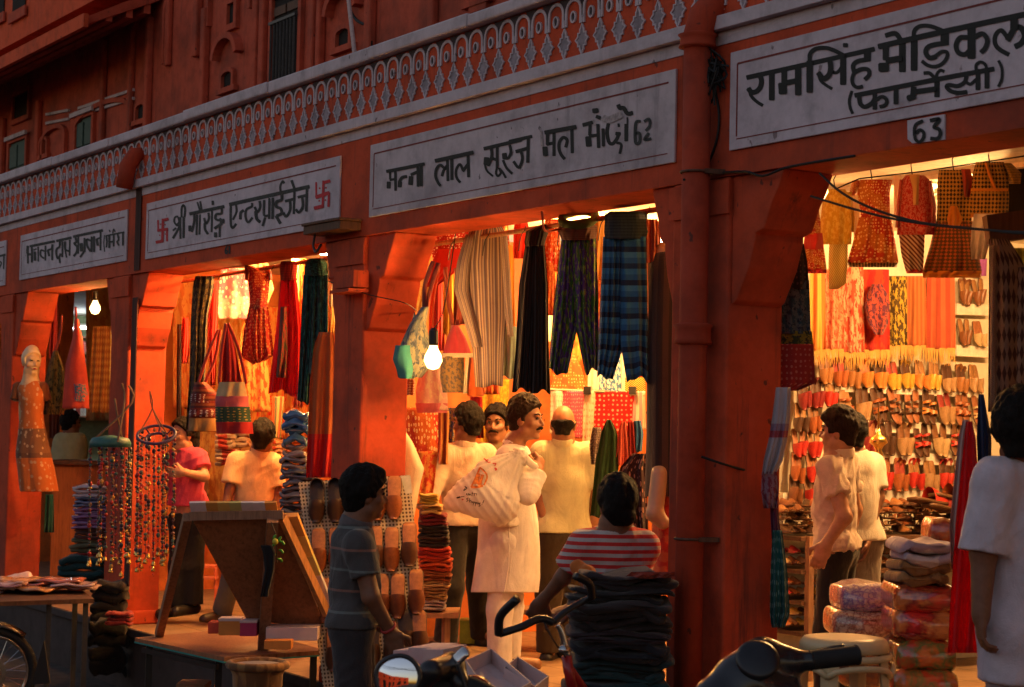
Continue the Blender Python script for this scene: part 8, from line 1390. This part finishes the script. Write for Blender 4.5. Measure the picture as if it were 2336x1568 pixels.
for sx in (-.12, .12):
    for sy in (-.14, .14): q = a + RIGHT * sx + FWD * sy; MB().bar((q[0], q[1], .001), (q[0], q[1], a[2] - .016), .035, .035).build('leg', M['wood'], wt)
tag(MB().obox(U(1075, 1448, 12.9) * [1, 1, 0] + [0, 0, .09], (RIGHT, FWD, UPV), (.16, .2, .16)).build('green_box', plain('lime_card', (.35, .45, .05), .6)), 'lime green box on the floor behind the black trousers', 'box')
# ------------------------------------------------------------------ scooter handlebar close to the camera
zs_ = 5.9; sc_ = thing('scooter', 'black scooter handlebar with a ribbed grip close to the camera', 'scooter', (0, 0, 0)); c0 = U(1740, 1700, zs_); sc_.location = (c0[0], c0[1], -.45)
GP = plain('glossy_black_shell', (.018, .018, .020), .22, spec=.6, var=.1)
K_ = 5.9 / 3.1
blob('handlebar_cowl', [('c', U(1705, 1555, zs_ - .02), U(1740, 1510, zs_), .055 * K_, .040 * K_), ('c', U(1740, 1506, zs_), U(1790, 1512, zs_), .034 * K_, .026 * K_), ('c', U(1790, 1510, zs_), U(1845, 1508, zs_), .022 * K_, .017 * K_), ('c', U(1700, 1560, zs_ - .02), U(1640, 1610, zs_ - .06), .05 * K_, .05 * K_), ('c', U(1720, 1560, zs_), U(1760, 1600, zs_), .05 * K_, .06 * K_)], GP, sc_, .008, .03)
MB().lathe(U(1728, 1508, zs_ - .085), [(.068, 0), (.070, .010), (.058, .018), (.0001, .020)], 26, -RC[2] * .8 + UPV * .6).build('dial_cap', M['black'], sc_, smooth=True)
g0, g1 = U(1845, 1508, zs_), U(1958, 1494, zs_ + .03); gd = _n(g1 - g0); L_ = np.linalg.norm(g1 - g0); MB().lathe(g0, [(.028, 0), (.034, .004)] + [(.030 + .0018 * (i % 2), .008 + (L_ - .016) * i / 40) for i in range(41)] + [(.034, L_ - .006), (.032, L_), (.0001, L_ + .001)], 20, gd).build('grip', M['rubber'], sc_, smooth=True)
MB().tube(smooth_poly([U(1800, 1502, zs_ + .03), U(1860, 1490, zs_ + .07), U(1925, 1474, zs_ + .09)]), [.011] * 9 + [.008, .008], 8).build('brake_lever', M['black'], sc_, smooth=True)
blob('leg_shield', [('c', U(1690, 1640, zs_), U(1680, 1850, zs_ + .1), .14, .18), ('c', U(1760, 1650, zs_ + .05), U(1780, 1850, zs_ + .15), .10, .16)], GP, sc_, .016, .05); MB().torus((*U(1690, 1900, zs_ - .25)[:2], -.25), .16, .045, RIGHT * .5 + FWD * .8, 32, 10).build('front_wheel', M['rubber'], sc_, smooth=True)

# ------------------------------------------------------------------ across the street (seen in the round mirror)
ob = thing('street_building', 'terracotta building across the street reflected in the round mirror', 'building', (-8, -24, -.45))
MB().box(-40, 26, -30, -24, -.45, 5.2).build('wall', M['wall'], ob); MB().box(-40, 26, -24.1, -24.001, 5.0, 5.5).build('cornice', M['white'], ob)
for k in range(16): MB().box(-38 + 4 * k, -36 + 4 * k, -23.995, -23.98, .2, 2.4).box(-37.6 + 4 * k, -36.6 + 4 * k, -23.995, -23.98, 3.3, 4.4).build('window', M['dark'], ob)

oc = thing('street_cable', 'overhead cables across the street reflected in the round mirror', 'cable', (4, -12, 5)); r = random.Random(2)
for k in range(5): MB().tube(smooth_poly([(-6 + 3 * k, -14 - k, 6 + .3 * k), (2 + 3 * k, -13, 4.6 + .3 * k), (12 + 2 * k, -12.5, 6.2)]), .03, 6).build('cable', M['wire'], oc)
for X0, X1, lab in ((-9.37, -6.47, 'bamboo rod under the beam carrying the trousers of the middle shop'), (-13.09, -9.73, 'bamboo rod under the beam carrying the dresses of the swastika shop')):
    t = thing('clothes_rod', lab, 'rod', ((X0 + X1) / 2, .40, 2.585)); MB().tube([(X0, .40, 2.57), (X1, .40, 2.585)], .014, 8).build('rod', M['wood'], t)
    for k in range(7): xx = X0 + .35 + (X1 - X0 - .5) * k / 6.5; MB().tube(smooth_poly([(xx, .40, 2.60), (xx + .012, .386, 2.575), (xx, .37, 2.54), (xx - .005, .36, 2.46)]), .003, 5).build('hook', M['steel'], t)
